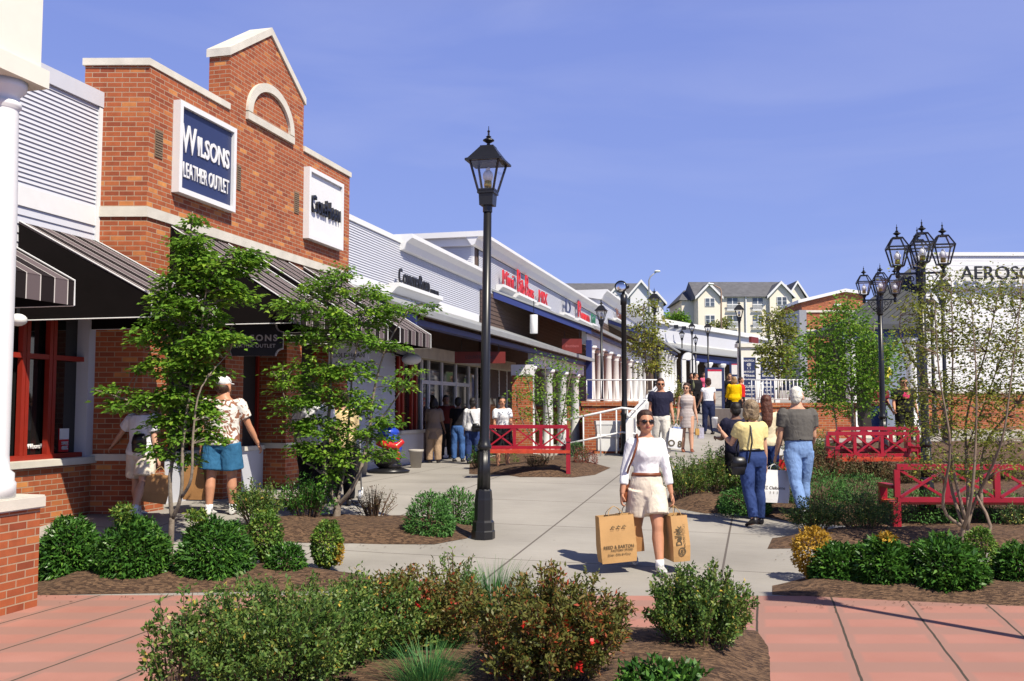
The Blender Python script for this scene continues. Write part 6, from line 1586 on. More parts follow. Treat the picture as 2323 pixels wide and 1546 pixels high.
# ------------------------------------------------------------------ small street things
CONC = mat('grey cast planter', (0.40, 0.37, 0.33), .8, .1, 6)
def pot(label, px, d, r_, h):
    p = gp(px, d); t = thing('plant_pot', label, 'pot', p)
    MB().lathe([(r_ * .72, 0), (r_ * .95, h * .86), (r_ * 1.06, h * .87), (r_ * 1.08, h), (r_ * .95, h), (r_ * .88, h * .8), (0.01, h * .78)], (0, 0, 0), 24).build('pot_body', CONC, t, True, True)
pot('tapered grey pot beside the shop door', 945, 22.6, .165, .42)
pot('grey pot partly hidden behind the spreading tree, near the coin ride', 820, 20.0, .17, .46)
p = gp(880, 20.9); t = thing('coin_ride', 'blue and red children’s coin ride on a black base', 'coin ride', p)
MB().lathe([(.42, 0), (.44, .05), (.30, .10)], (.05, 0, 0), 20).build('base', BLACK, t, True, True)
mb = MB(); mb.ell((0, 0, .30), (.30, .38, .24)); mb.ell((.12, -.1, .15), (.22, .2, .12)); organic('lower_body', mb, mat('glossy black plastic', (.012, .01, .012), .25, .1), t, .02, 4)
mb = MB(); mb.ell((.02, 0, .86), (.24, .26, .13)); mb.tube([(.0, -.12, .78), (.20, -.15, .70), (.26, -.14, .52), (.20, -.14, .36)], [.10, .10, .08, .07], 12); mb.ell((.0, 0, .70), (.18, .2, .12)); organic('blue_shell', mb, mat('glossy blue plastic', (.02, .06, .45), .25, .1), t, .02, 4)
mb = MB(); mb.tube([(-.20, -.18, .66), (0, -.24, .60), (.22, -.22, .56), (.34, -.12, .68)], [.07, .09, .09, .07], 12); mb.tube([(.27, -.2, .45), (.24, -.2, .28)], [.05, .05], 10); mb.ell((.0, 0, .98), (.10, .12, .05)); organic('red_panels', mb, mat('glossy red plastic', (.55, .02, .02), .25, .1), t, .02, 3)
flush_organic()
# ------------------------------------------------------------------ plants
def nrm(a): return a / np.maximum(1e-9, np.linalg.norm(a, axis=1))[:, None]
def leaf_quads(pos, ax, nr, L, Wd, fold=0.12):
    n = len(pos); ax = nrm(ax); sd = nrm(np.cross(ax, nr)); nn_ = np.cross(sd, ax)
    L = np.asarray(L).reshape(-1, 1) * np.ones((n, 1)); Wd = np.asarray(Wd).reshape(-1, 1) * np.ones((n, 1))
    mid = pos + ax * L * .45 + nn_ * L * fold
    v = np.stack([pos, mid + sd * Wd * .5, pos + ax * L - nn_ * L * fold * .6, mid - sd * Wd * .5], 1).reshape(-1, 3)
    f = np.arange(n * 4).reshape(n, 4)
    return v, f
def rdir(n):
    return nrm(rng.normal(size=(n, 3)))

LEAF = {
 'dark': leafmat('dark glossy shrub leaf', [(0, (0.029, 0.089, 0.015)), (.6, (0.062, 0.172, 0.025)), (1, (0.155, 0.312, 0.043))], .35, .2),
 'box': leafmat('yellow green box leaf', [(0, (0.056, 0.136, 0.019)), (.6, (0.136, 0.256, 0.035)), (1, (0.320, 0.352, 0.056))], .5, .25),
 'aza': leafmat('bronze green azalea leaf', [(0, (0.070, 0.096, 0.020)), (.55, (0.170, 0.168, 0.038)), (.8, (0.260, 0.104, 0.034)), (.88, (0.360, 0.064, 0.026)), (.93, (0.500, 0.012, 0.013)), (1, (0.775, 0.040, 0.027))], .45, .25),
 'green': leafmat('mid green shrub leaf', [(0, (0.047, 0.116, 0.023)), (.55, (0.130, 0.221, 0.044)), (.9, (0.261, 0.308, 0.071)), (1, (0.661, 0.462, 0.079))], .45, .28),
 'jun': leafmat('bright juniper sprig', [(0, (0.035, 0.116, 0.024)), (1, (0.117, 0.281, 0.054))], .6, .2),
 'gold': leafmat('gold variegated leaf', [(0, (0.30, 0.17, 0.015)), (.6, (0.55, 0.32, 0.03)), (1, (0.70, 0.50, 0.10))], .5, .3),
 'rust': leafmat('rusty shrub leaf', [(0, (0.056, 0.072, 0.024)), (.5, (0.144, 0.120, 0.048)), (1, (0.256, 0.088, 0.048))], .6, .2),
 'red': leafmat('dark red shrub leaf', [(0, (0.130, 0.039, 0.026)), (1, (0.364, 0.078, 0.052))], .5, .25),
 'speck': leafmat('yellow flecked shrub leaf', [(0, (0.040, 0.096, 0.026)), (.78, (0.096, 0.160, 0.042)), (.86, (0.672, 0.608, 0.128)), (1, (0.800, 0.768, 0.192))], .5, .25),
 'tree': leafmat('spring tree leaf', [(0, (0.075, 0.179, 0.019)), (.6, (0.178, 0.347, 0.038)), (1, (0.381, 0.546, 0.063))], .45, .4),
 'olive': leafmat('olive twig leaf', [(0, (0.120, 0.169, 0.026)), (.6, (0.253, 0.286, 0.046)), (1, (0.432, 0.380, 0.072))], .5, .35),
 'grass': leafmat('blue green grass blade', [(0, (0.026, 0.110, 0.029)), (.7, (0.064, 0.206, 0.054)), (1, (0.182, 0.323, 0.078))], .5, .25),
 'flower': leafmat('scarlet petal', [(0, (0.55, 0.01, 0.015)), (1, (0.75, 0.05, 0.03))], .5, .3),
}

def bush(label, px, py, wpx, hpx, kind, n, leaf, shape='dome', group=None, deep=.9, name='shrub', stems=9, flowers=0, tip=None, d=None):
    g = G(px, py) if d is None else gp(px, d)
    ppm = F / g.y; w_, h = wpx / ppm, hpx / ppm
    c = Vector((g.x, g.y + w_ * .5 * deep * .75, 0)); c.z = gz(c.x, c.y) + .03
    t = thing(name, label, 'shrub', c, 0, group)
    C0 = np.array(c); seed = rng.uniform(0, 50, 3)
    def lump(d_, k=2.3, amp=.15):
        return 1 + amp * np.array([mnoise.noise(Vector(q * k + seed)) for q in d_]) + amp * .6 * np.array([mnoise.noise(Vector(q * k * 2.7 + seed)) for q in d_])
    Rx, Ry, Rz = w_ / 2, w_ / 2 * deep, h
    if shape == 'loose':
        ns = stems * 9; P = []; A = []
        sb = []
        for i in range(ns):
            a = rng.uniform(0, 2 * math.pi); rr = rng.uniform(0, 1) ** .6
            tipd = np.array([rr * math.cos(a) * Rx, rr * math.sin(a) * Ry, Rz * (1 - .34 * rr ** 3) * rng.uniform(.5, 1.06)])
            b0 = np.array([rr * .35 * math.cos(a) * Rx, rr * .35 * math.sin(a) * Ry, 0])
            sb.append((b0, tipd))
            m = int(n / ns); tt_ = rng.uniform(.25, 1.02, m) ** .8
            pts = b0 + (tipd - b0) * tt_[:, None] + np.array([0, 0, 1]) * (np.sin(tt_ * 3.1) * .06 * h)[:, None] + rng.normal(size=(m, 3)) * (.016 + .030 * (1 - tt_[:, None])) * max(w_, h)
            P.append(pts); ax = rdir(m) + (tipd - b0) / np.linalg.norm(tipd - b0) * .8; A.append(ax)
        P = np.concatenate(P); A = np.concatenate(A); P[:, 2] = np.abs(P[:, 2]); NR = rdir(len(P)) + np.array([0, -.2, .7])
        mb = MB()
        for b0, tp_ in sb[::2]: mb.tube([C0 + b0, C0 + b0 + (tp_ - b0) * .5 + np.array([0, 0, .05 * h]), C0 + tp_], [.006, .0045, .002], 4)
        mb.build('stems', STEM, t)
    else:
        dr = rdir(n); dr[:, 2] = np.abs(dr[:, 2]) if shape == 'dome' else dr[:, 2]
        rad = (rng.uniform(0, 1, n) ** .5) * .42 + .58
        lp = lump(dr)
        if shape == 'dome':
            low = rng.uniform(0, 1, n) < .28; dr[low, 2] *= .3; dr = nrm(dr)
            se = 1 / (np.abs(dr) ** 2.35).sum(1) ** (1 / 2.35)
            P = dr * np.array([Rx, Ry, Rz * .90]) * (rad * lp * se)[:, None]
            q = np.clip(.86 + (P[:, 2] / Rz) * .5, .8, 1.0); P[:, :2] *= q[:, None]
        else:
            P = dr * np.array([Rx, Ry, Rz / 2]) * (rad * lp)[:, None] + np.array([0, 0, Rz * .52])
            if shape == 'cone': k = np.clip(1.25 - P[:, 2] / Rz * .95, .15, 1.15); P[:, :2] *= k[:, None]
        A = dr * 1.0 + rdir(n) * .75 + np.array([0, 0, -.15]); NR = dr + rdir(n) * .6 + np.array([0, 0, .5])
        mb = MB()
        for i in range(stems):
            a = rng.uniform(0, 2 * math.pi); r_ = rng.uniform(.1, .6)
            mb.tube([C0 + np.array([.1 * Rx * math.cos(a), .1 * Ry * math.sin(a), -.02]), C0 + np.array([r_ * Rx * .6 * math.cos(a), r_ * Ry * .6 * math.sin(a), Rz * .4]), C0 + np.array([r_ * Rx * math.cos(a), r_ * Ry * math.sin(a), Rz * .8])], [.012, .008, .003], 5)
        mb.build('stems', STEM, t)
    n = len(P); sz = rng.uniform(.7, 1.25, n)
    v, f = leaf_quads(P + C0, A, NR, leaf[0] * sz, leaf[1] * sz)
    cl = np.array([mnoise.noise(Vector(q * 5 / max(.5, h) + seed)) for q in P])
    tone = np.clip(.45 + .35 * cl + rng.normal(size=n) * .22, 0, .88 if flowers else 1)
    if flowers:
        cs = []
        for i in range(flowers):
            j = rng.integers(0, n); q = P[j].copy(); q[1] = -abs(q[1]); cs.append(q * 1.03)
        cs = np.repeat(np.array(cs), 8, 0); m = len(cs)
        v2, f2 = leaf_quads(cs + C0 + rng.normal(size=(m, 3)) * .010, rdir(m), rdir(m), .030, .024)
        f = np.concatenate([f, f2 + len(v)]); v = np.concatenate([v, v2]); tone = np.concatenate([tone, rng.uniform(.95, 1, m)])
    npmesh('foliage', v, f, LEAF[kind], t, tone)
    if tip:
        kd, dx, dz, rw_, rh_, m = tip
        q = rdir(m) * (rng.uniform(0, 1, m) ** .4)[:, None] * np.array([rw_ * w_, rw_ * w_, rh_ * h]) + np.array([dx * w_, -.15 * w_, dz * h])
        v, f = leaf_quads(q + C0, rdir(m) + np.array([0, 0, .5]), rdir(m) + np.array([0, -.4, .3]), leaf[0] * .8, leaf[1] * .9); npmesh('bright_growth', v, f, LEAF[kd], t, rng.uniform(0, 1, m))
    return t

gD = 'dark leafy shrubs in the left bed'
DL = (.066, .020)
bush('dark green leafy shrub next to the brick pier', 132, 1322, 138, 142, 'dark', 7500, DL, group=gD, tip=None)
bush('largest dark green shrub, with a pale green tip, left of the slender tree', 280, 1330, 162, 150, 'dark', 9000, DL, group=gD, tip=('box', -.12, 1.0, .16, .16, 260))
bush('dark green leafy shrub at the foot of the slender tree', 468, 1330, 165, 145, 'dark', 9000, DL, group=gD, tip=('box', -.22, .98, .16, .12, 240))
bush('egg-shaped yellow-green box bush, left of the pair', 593, 1288, 74, 116, 'box', 3200, (.034, .020), 'globe', 'egg-shaped box bushes', name='box_bush', stems=5)
bush('egg-shaped box bush with a dry golden side', 736, 1302, 70, 104, 'box', 3000, (.034, .020), 'globe', 'egg-shaped box bushes', name='box_bush', stems=5, tip=('gold', .42, .36, .18, .30, 320))
bush('small dark green shrub between the two egg-shaped bushes', 642, 1318, 84, 78, 'dark', 2000, (.055, .017), name='shrub')
bush('open mid-green shrub in front of the man in blue shorts', 572, 1208, 140, 100, 'green', 2600, (.042, .018), 'loose')
bush('dark open shrub in front of the stroller pair', 686, 1196, 140, 110, 'dark', 2400, (.045, .020), 'loose')
bush('sparse reddish twiggy shrub to the right of the spreading tree', 842, 1192, 120, 78, 'rust', 900, (.030, .010), 'loose', stems=14)
bush('dense bright green shrub left of the tall lamp post', 972, 1226, 112, 104, 'jun', 3600, (.055, .016))
bush('dense green shrub partly behind the tall lamp post', 1034, 1196, 96, 82, 'jun', 2600, (.055, .016))
# foreground bed
bush('large loose green shrub filling the lower left foreground', 570, 1650, 500, 275, 'green', 20000, (.030, .014), 'loose', stems=16)
bush('tall loose green shrub behind the large foreground one', 770, 1570, 430, 215, 'green', 15500, (.030, .014), 'loose', stems=14)
bush('straggly green sprigs at the bottom left corner of the foreground bed', 375, 1640, 170, 270, 'green', 1100, (.036, .018), 'loose', stems=3)
bush('bronze azalea with red flowers in the left of the foreground bed', 925, 1530, 390, 200, 'aza', 19000, (.034, .014), 'loose', stems=16, flowers=11)
bush('upright pale sprigs behind the left azalea', 1030, 1388, 130, 118, 'green', 800, (.032, .015), 'loose', stems=4)
bush('bronze azalea with red flowers in the middle of the foreground bed', 1256, 1625, 400, 278, 'aza', 24000, (.034, .014), 'loose', stems=18, flowers=14)
bush('rounded upright green shrub at the right of the foreground bed', 1606, 1524, 262, 205, 'green', 12000, (.030, .015), 'loose', stems=14)
bush('low dark green shrub at the bottom edge under the rounded one', 1510, 1660, 240, 120, 'dark', 2600, (.05, .022), 'loose')
def tuft(label, px, py, wpx, hpx, n):
    g = G(px, py); ppm = F / g.y; w_, h = wpx / ppm, hpx / ppm
    t = thing('grass_tuft', label, 'grass tuft', g, 0, 'ornamental grass tufts')
    vs = []; fs = []
    for i in range(n):
        a = rng.uniform(0, 2 * math.pi); r_ = rng.uniform(0, 1); b0 = np.array(g) + np.array([math.cos(a), math.sin(a), 0]) * r_ * w_ * .22
        out = np.array([math.cos(a), math.sin(a), 0]) * (w_ * .42) * rng.uniform(.1, 1) + rng.normal(size=3) * .02; hh = h * rng.uniform(.55, 1.05)
        sd = np.array([-math.sin(a), math.cos(a), 0]) * .0035; k = len(vs)
        for j, f_ in enumerate((0, .4, .75, 1.0)):
            p = b0 + out * f_ ** 1.8 + np.array([0, 0, hh * (f_ - .18 * f_ ** 3)]); s_ = sd * (1 - .85 * f_)
            vs += [p - s_, p + s_]
        for j in range(3): fs.append((k + 2 * j, k + 2 * j + 1, k + 2 * j + 3, k + 2 * j + 2))
    npmesh('blades', vs, fs, LEAF['grass'], t, rng.uniform(0, 1, len(fs)))
tuft('blue-green grass tuft between the two azaleas', 1120, 1440, 240, 180, 800)
tuft('blue-green grass tuft in front of the middle azalea', 1010, 1510, 170, 130, 460)
tuft('shaded blue-green grass tuft at the bottom edge of the photo', 970, 1600, 250, 150, 720)
tuft('spiky grass tuft beside the dark shrub at right', 2090, 1322, 60, 80, 60)
# right beds
gH = 'shrubs edging the path on the right'
for i, (l, px, py, w_, h, k_) in enumerate((
    ('green shrub at the path edge just right of the smiling woman', 1565, 1146, 110, 92, 'green'), ('green shrub at the path edge, left of the woman with the cup', 1632, 1142, 120, 108, 'green'),
    ('green shrub behind the white paper bag', 1742, 1150, 150, 100, 'green'), ('low shrub at the feet of the white-haired man', 1700, 1176, 110, 60, 'jun'))):
    bush(l, px, py, w_ * 1.15, h * 1.1, k_, 4200, (.038, .017), 'loose' if k_ == 'green' else 'dome', gH)
gJ = 'bright green junipers in the right bed'
for l, px, py, w_, h in (('bright green juniper right of the white-haired man', 1880, 1172, 140, 84), ('bright green juniper below the lattice bench’s left end', 1972, 1164, 140, 70), ('juniper mat under the shaded bench, middle', 2120, 1192, 190, 60), ('juniper mat under the shaded bench, right end', 2290, 1192, 190, 58)):
    bush(l, px, py, w_ * 1.1, h * 1.15, 'jun', 4200, (.055, .012), 'dome', gJ)
gR = 'rusty brown shrubs around the right bench'
for l, px, py, w_, h, k_ in (('rusty brown shrub in front of the orange-seated bench, left part', 1900, 1112, 170, 78, 'rust'), ('rusty brown shrub in front of the orange-seated bench, right part', 2000, 1110, 150, 72, 'rust'),
    ('green shrub behind the white-haired man', 1850, 1062, 130, 84, 'green'), ('dark shrub behind the white-haired man’s knees', 1845, 1094, 120, 80, 'rust'), ('rusty shrub seen through the shaded bench, left', 2100, 1120, 160, 70, 'rust'), ('green shrub seen through the shaded bench, middle', 2200, 1116, 160, 70, 'green'), ('rusty shrub seen through the shaded bench, right', 2300, 1112, 150, 66, 'rust')):
    bush(l, px, py, w_, h, k_, 3800, (.038, .017), 'loose', gR)
gS = 'yellow-flecked shrubs in the middle right bed'
bush('yellow-flecked shrub at the left end of its bed', 1860, 1222, 150, 80, 'speck', 4600, (.030, .014), 'loose', gS)
bush('yellow-flecked shrub in the middle of its bed', 1990, 1228, 210, 92, 'speck', 5600, (.030, .014), 'loose', gS)
bush('yellow-flecked shrub at the right frame edge', 2330, 1216, 90, 60, 'speck', 1400, (.030, .014), 'loose', gS)
bush('golden leaved shrub at the left end of the front right bed', 1858, 1326, 92, 112, 'gold', 2600, (.036, .018), 'globe', None, stems=6)
gF = 'dark leafy shrubs in the front right bed'
bush('dark green shrub right beside the golden one', 1914, 1336, 118, 92, 'dark', 4600, (.062, .020), 'dome', gF)
bush('dark green shrub with orange new growth', 2022, 1346, 130, 118, 'dark', 5200, (.066, .021), 'dome', gF, tip=('gold', .02, .96, .14, .08, 90))
bush('broad dark green shrub with a gold-green top, below the twiggy tree', 2172, 1356, 176, 120, 'dark', 7000, (.068, .021), 'dome', gF)
bush('gold-green upright shrub behind the broad dark one', 2238, 1322, 74, 108, 'box', 2400, (.036, .018), 'globe')
bush('dark green shrub cut by the right frame edge', 2334, 1344, 110, 100, 'dark', 3600, (.068, .021), 'dome', gF)
# bench bed and far shrubs
gB = 'small shrubs around the left bench'
bush('small dark shrub at the left end of the left bench', 1085, 1066, 56, 52, 'dark', 900, (.05, .018), 'loose', gB)
bush('small green shrub under the left bench', 1140, 1062, 80, 46, 'green', 900, (.04, .016), 'dome', gB)
bush('small rusty shrub under the left bench’s right half', 1222, 1072, 66, 40, 'rust', 800, (.03, .012), 'loose', gB)
bush('small dark red shrub right of the left bench', 1330, 1062, 56, 44, 'red', 900, (.04, .016), 'dome', gB)
bush('small green shrub behind the left bench’s right end', 1308, 1042, 52, 38, 'jun', 900, (.04, .014), 'dome', gB)
bush('feathery far shrub beside the strolling couple’s heads', 1548, 905, 56, 90, 'olive', 900, (.10, .04), 'loose', None, d=38)
bush('low far shrub left of the red far bench', 1520, 930, 60, 46, 'green', 700, (.09, .04), 'dome', None, d=34)

# ------------------------------------------------------------------ trees
def tree(label, base, d, stems, blobs, kind, leaf, spray_n, per, flat=.35, dy=1.0, name='tree', stem_r=.03, group=None, twig=.004, droop=.1, bark=None, cat='tree'):
    """stems: pixel polylines (px,py[,depth offset]); blobs: (px,py,rx,ry) crown clumps in pixels at the tree's distance"""
    b = gp(base, d) if not isinstance(base, Vector) else base
    t = thing(name, label, cat, b, 0, group)
    k = d / F
    W_ = lambda px, py, o=0.0: at(px, py, d) + Vector((0, o, 0))
    mb = MB(); nodes = []
    for st_ in stems:
        pts = [W_(*q[:2], q[2] if len(q) > 2 else 0) for q in st_[1:]]
        r0, r1 = st_[0]; n = len(pts)
        # smooth the polyline
        fine = []
        for i in range(n - 1):
            for j in range(4):
                f = j / 4; p0, p1, p2, p3 = pts[max(0, i - 1)], pts[i], pts[i + 1], pts[min(n - 1, i + 2)]
                fine.append(.5 * ((2 * p1) + (p2 - p0) * f + (2 * p0 - 5 * p1 + 4 * p2 - p3) * f * f + (3 * p1 - p0 - 3 * p2 + p3) * f ** 3))
        fine.append(pts[-1])
        rad = [r0 + (r1 - r0) * i / (len(fine) - 1) for i in range(len(fine))]
        mb.tube(fine, rad, 8); nodes += [(p, r) for p, r in zip(fine, rad)][len(fine) // 4:]
    NP = np.array([tuple(p) for p, _ in nodes])
    P, A, NR, T_ = [], [], [], []; tw = mb
    for (px, py, rx, ry) in blobs:
        c = np.array(W_(px, py)); R3 = np.array([rx * k, max(rx, ry) * k * dy, ry * k]) * .92
        m = max(2, int(spray_n * (rx * ry) / 900.0))
        for _ in range(m):
            dr = rdir(1)[0] * rng.uniform(.1, 1) ** .5; sc_ = c + dr * R3
            dist = np.linalg.norm((NP - sc_) * np.array([1, 1, 1.0]) + np.array([0, 0, .25]) * 0, axis=1) + np.maximum(0, NP[:, 2] - sc_[2]) * 1.5
            j = int(np.argmin(dist)); a = NP[j]; L = np.linalg.norm(sc_ - a)
            mid = a * .5 + sc_ * .5 + np.array([0, 0, .08 * L])
            if L > .02: tw.tube([a, mid, sc_], [min(nodes[j][1] * .6, .004 + .012 * L), twig * 1.3, twig * .6], 4)
            ro = (sc_ - a) / max(L, 1e-3); ro[2] *= .3
            sr = per[1] * rng.uniform(.7, 1.3); n = int(per[0] * rng.uniform(.6, 1.3))
            q = rng.normal(size=(n, 3)) * np.array([sr, sr, sr * flat]) + ro * sr * .5
            if droop: q[:, 2] -= droop * (q[:, 0] ** 2 + q[:, 1] ** 2) / max(sr, 1e-3)
            P.append(sc_ + q); A.append(q * np.array([1, 1, .4]) / sr + rdir(n) * .6 + np.array([0, 0, -.25])); NR.append(rdir(n) * .55 + np.array([0, 0, 1.0]) if flat < .6 else rdir(n))
            T_.append(np.clip(.5 + rng.normal() * .16 + rng.normal(size=n) * .16, 0, 1))
    mb.build('trunk', bark or BARK, t, True)
    P = np.concatenate(P); n = len(P); sz = rng.uniform(.65, 1.25, n)
    v, f = leaf_quads(P, np.concatenate(A), np.concatenate(NR), leaf[0] * sz, leaf[1] * sz, .10)
    npmesh('crown', v, f, LEAF[kind], t, np.concatenate(T_))
    return t

d1 = G(384, 1262).y
tree('slender multi-stem tree with layered bright green leaves in front of the brick shop', 384, d1,
 [((.036, .030), (384, 1268), (388, 1220), (390, 1175)), ((.026, .006), (390, 1180), (386, 1080), (400, 980, .05), (398, 860, .1), (420, 700), (430, 560), (437, 480)),
  ((.024, .006), (391, 1178), (418, 1120, -.1), (422, 1010, -.1), (432, 880), (455, 760), (480, 640, -.1), (520, 570)), ((.020, .005), (420, 1125, -.1), (448, 1080, -.2), (452, 980, -.2), (470, 880, -.2), (520, 800)),
  ((.016, .004), (398, 960), (340, 930), (280, 905), (215, 885))],
 [(440, 500, 22, 20), (432, 560, 48, 40), (545, 590, 52, 36), (470, 620, 84, 44), (505, 665, 62, 34), (400, 650, 42, 30), (415, 705, 92, 44), (360, 760, 50, 30), (450, 775, 92, 42), (545, 770, 34, 22), (405, 830, 62, 36), (345, 830, 34, 18), (465, 845, 44, 28),
  (235, 888, 42, 12), (290, 922, 50, 18), (400, 900, 70, 30), (450, 915, 46, 28), (390, 955, 60, 28), (430, 990, 50, 26), (375, 1020, 30, 22), (478, 965, 26, 18), (415, 1045, 32, 16), (490, 1000, 14, 10)],
 'tree', (.068, .045), 11.5, (33, .060), .34, .8)
d2 = G(762, 1192).y
tree('spreading multi-stem tree with layered green leaves beside the second awning', 762, d2,
 [((.058, .046), (760, 1200), (764, 1165), (766, 1142)), ((.034, .008), (764, 1146), (742, 1090), (735, 1020), (745, 920, .1), (752, 800), (770, 690), (776, 630)), ((.032, .007), (768, 1146), (800, 1110, -.1), (822, 1060, -.1), (838, 980), (850, 880), (880, 780), (930, 700)),
  ((.022, .006), (766, 1140), (776, 1060, .2), (786, 950, .2), (800, 840), (815, 740), (800, 660)), ((.016, .004), (742, 1085), (712, 1060), (680, 1030), (640, 880)), ((.014, .004), (838, 980), (880, 930), (930, 860), (960, 840))],
 [(775, 625, 42, 26), (745, 655, 70, 26), (840, 660, 56, 24), (660, 690, 50, 22), (730, 710, 76, 34), (830, 720, 66, 34), (900, 710, 66, 22), (950, 690, 30, 18), (770, 765, 90, 34), (690, 760, 46, 22), (870, 780, 50, 24), (640, 838, 34, 20), (655, 870, 44, 26), (720, 840, 66, 34), (800, 840, 62, 32), (680, 915, 54, 30),
  (740, 900, 62, 34), (820, 910, 52, 34), (900, 870, 46, 20), (940, 845, 26, 12), (690, 970, 50, 30), (755, 975, 70, 36), (845, 980, 46, 34), (700, 1020, 48, 26), (770, 1035, 66, 30), (850, 1030, 46, 26), (880, 950, 30, 20), (740, 1075, 40, 16)],
 'tree', (.066, .042), 9.5, (31, .062), .34, .85)
dT = 11.0
st_ = [((.030, .022), (2182, 1250), (2184, 1215), (2184, 1180))]
for a in ((2184, 1195, 2140, 1150, 2128, 1010, 2108, 850, 2096, 690), (2184, 1190, 2170, 1090, 2172, 960, 2152, 800, 2146, 640), (2186, 1200, 2176, 1120, 2190, 1000, 2186, 850, 2200, 660), (2190, 1250, 2222, 1160, 2238, 1010, 2262, 860, 2290, 640), (2196, 1200, 2204, 1080, 2224, 950, 2232, 800, 2240, 650), (2200, 1255, 2226, 1190, 2216, 1060, 2250, 900, 2318, 680), (2190, 1180, 2160, 1060, 2140, 930, 2070, 780, 2060, 700), (2226, 1150, 2270, 1010, 2320, 880, 2360, 700)):
    st_.append(((.022, .004),) + tuple((a[i], a[i + 1], rng.uniform(-.35, .35) if i else 0) for i in range(0, len(a), 2)))
tree('twiggy multi-stem tree with sparse small leaves at the right, in front of the shaded bench', 2182, dT, st_,
 [(2095, 700, 46, 60), (2150, 660, 46, 50), (2210, 680, 56, 50), (2290, 660, 56, 56), (2340, 720, 50, 70), (2080, 790, 50, 60), (2150, 770, 60, 60), (2230, 780, 66, 66), (2310, 800, 60, 70), (2100, 880, 50, 56), (2170, 880, 60, 56), (2250, 890, 60, 60), (2320, 900, 46, 60), (2100, 970, 44, 44), (2170, 975, 56, 50), (2245, 980, 56, 50), (2315, 985, 36, 46), (2120, 1050, 46, 34), (2200, 1060, 50, 36), (2270, 1050, 36, 30), (2060, 600, 0.1, 0.1)],
 'olive', (.040, .023), 10.0, (23, .085), .8, 1.1, twig=.0032, droop=0, bark=mat('pale brown bark', (0.20, 0.145, 0.105), .8, .25, 16))
tree('round bright green tree behind the red bench', 1932, 23.5, [((.05, .03), (1934, 1010), (1935, 960), (1932, 900)), ((.03, .01), (1932, 900), (1900, 820), (1885, 740)), ((.03, .01), (1933, 900), (1965, 820), (1985, 740)), ((.025, .01), (1933, 910), (1930, 820), (1925, 720)), ((.02, .008), (1900, 1000), (1895, 950), (1880, 880), (1850, 820))],
 [(1890, 720, 40, 30), (1940, 740, 56, 40), (1880, 770, 56, 40), (1960, 790, 60, 40), (1840, 780, 36, 34), (1900, 830, 66, 42), (1985, 830, 46, 36), (1850, 840, 40, 36), (1940, 870, 62, 36), (1870, 880, 46, 34), (2010, 800, 34, 30), (1900, 920, 46, 24), (1960, 915, 40, 22), (1990, 870, 36, 26), (1925, 690, 30, 22)],
 'tree', (.085, .05), 13, (30, .14), .75, 1.0)
tree('slim tree by the blue directory panels', 1765, 39, [((.06, .03), (1766, 905), (1766, 850), (1764, 780)), ((.03, .01), (1764, 790), (1755, 740), (1752, 710)), ((.03, .01), (1765, 780), (1780, 740), (1782, 706))],
 [(1752, 720, 22, 18), (1778, 712, 24, 18), (1760, 750, 34, 24), (1785, 755, 26, 22), (1748, 785, 30, 22), (1778, 795, 34, 24), (1750, 820, 30, 20), (1782, 830, 28, 20), (1765, 845, 26, 14), (1735, 800, 16, 14)],
 'olive', (.13, .08), 24, (24, .13), .8, 1.0, name='tree')
tree('slim tree growing in front of the white terrace columns', 1466, 31, [((.04, .02), (1468, 915), (1467, 850), (1462, 760), (1460, 690)), ((.025, .01), (1468, 860), (1480, 790), (1478, 720)), ((.02, .01), (1467, 850), (1450, 790), (1446, 730))],
 [(1446, 705, 18, 14), (1468, 700, 20, 22), (1462, 745, 30, 22), (1490, 730, 20, 16), (1448, 775, 26, 20), (1476, 790, 28, 24), (1490, 830, 24, 20), (1462, 830, 24, 18), (1440, 800, 14, 12), (1484, 765, 20, 16)],
 'olive', (.11, .06), 18, (22, .11), .8, 1.0, name='tree')
tree('small thin-stemmed tree behind the left bench', 1245, 20.6, [((.022, .006), (1243, 1055), (1232, 1000), (1215, 930), (1196, 860), (1190, 830)), ((.022, .006), (1246, 1055), (1248, 980), (1240, 900), (1236, 820)), ((.022, .006), (1250, 1055), (1268, 990), (1285, 900), (1298, 830)), ((.016, .005), (1240, 1050), (1210, 1000), (1178, 940), (1170, 880))],
 [(1240, 822, 34, 20), (1290, 830, 30, 18), (1200, 850, 32, 20), (1255, 860, 40, 22), (1305, 860, 26, 18), (1180, 895, 26, 20), (1225, 900, 36, 24), (1280, 900, 36, 24), (1195, 940, 26, 20), (1250, 945, 34, 22), (1300, 935, 22, 16), (1215, 975, 20, 14), (1265, 975, 20, 12)],
 'tree', (.06, .035), 11, (26, .10), .6, 1.0)
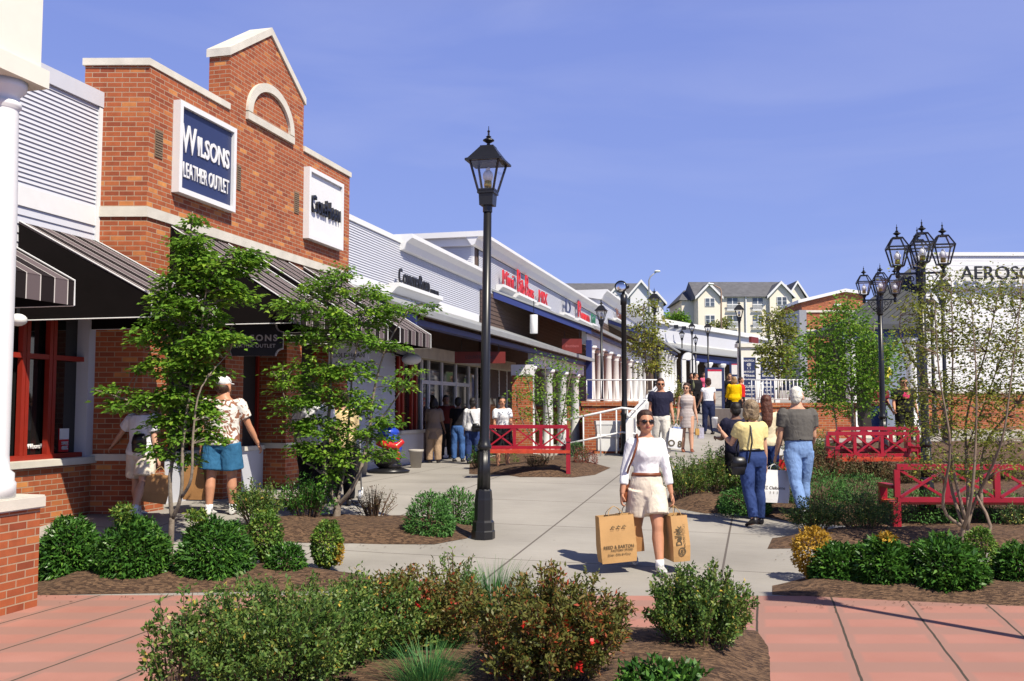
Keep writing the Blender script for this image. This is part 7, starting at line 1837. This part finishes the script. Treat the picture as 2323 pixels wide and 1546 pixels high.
tree('distant dark green trees on the skyline between the apartment blocks', 1530, 140, [((.3, .1), (1540, 760), (1541, 720), (1542, 708))], [(1542, 716, 9, 8), (1534, 724, 10, 8), (1549, 724, 8, 8), (1522, 722, 7, 12)], 'tree', (.4, .3), 150, (14, .35), .8, .8, twig=.03)
tree('small dark tree at the foot of the cream apartments', 1645, 138, [((.2, .1), (1648, 780), (1649, 735))], [(1649, 732, 9, 12), (1622, 738, 8, 7), (1640, 740, 8, 6)], 'olive', (.35, .25), 160, (14, .35), .8, .8, twig=.03)

# ------------------------------------------------------------------ loose litter at the bed edges
lv = []; lf_ = []
for (cx_, cy_, n_, sx_, sy_) in ((450, 1352, 130, 420, 9), (800, 1240, 90, 260, 7), (2050, 1262, 110, 300, 7), (1250, 1410, 60, 300, 8), (1600, 1172, 60, 90, 6), (2080, 1376, 80, 300, 6)):
    for i in range(n_):
        q = G(cx_ + rng.uniform(-1, 1) * sx_, cy_ + rng.normal() * sy_); a = rng.uniform(0, 6.28); L = rng.uniform(.008, .024); w2 = L * rng.uniform(.15, .4)
        dx, dy = math.cos(a) * L, math.sin(a) * L; z0 = q.z + .012; k = len(lv)
        lv += [(q.x - dx, q.y - dy, z0), (q.x + dy * .3, q.y - dx * .3, z0 + .004), (q.x + dx, q.y + dy, z0 + rng.uniform(0, .01)), (q.x - dy * .3, q.y + dx * .3, z0 + .004)]; lf_.append((k, k + 1, k + 2, k + 3))
tag(npmesh('bark_litter', lv, lf_, MULCH), 'bark chips scattered on the paving along the bed edges', 'litter', None, 'stuff')

# ------------------------------------------------------------------ groups for repeats that were built one by one
GROUPS = {'awning': 'striped awnings of the left shops', 'ledge_sign': 'letter signs standing on white ledges', 'hanging_sign': 'hanging shop signs', 'wall_lamp': 'white dome wall lamps',
          'planter_box': 'white moulded planters', 'plant_pot': 'tapered grey pots', 'floodlight': 'floodlights on the low white shop', 'light_mast': 'tall light masts', 'notice_board': 'navy notice boards',
          'shop_sign': 'box signs on the brick shop', 'apartment_block': 'apartment blocks on the hill'}
for o in bpy.data.objects:
    k = o.name.split('.')[0]
    if o.parent is None and k in GROUPS and not o.get('group'): o['group'] = GROUPS[k]
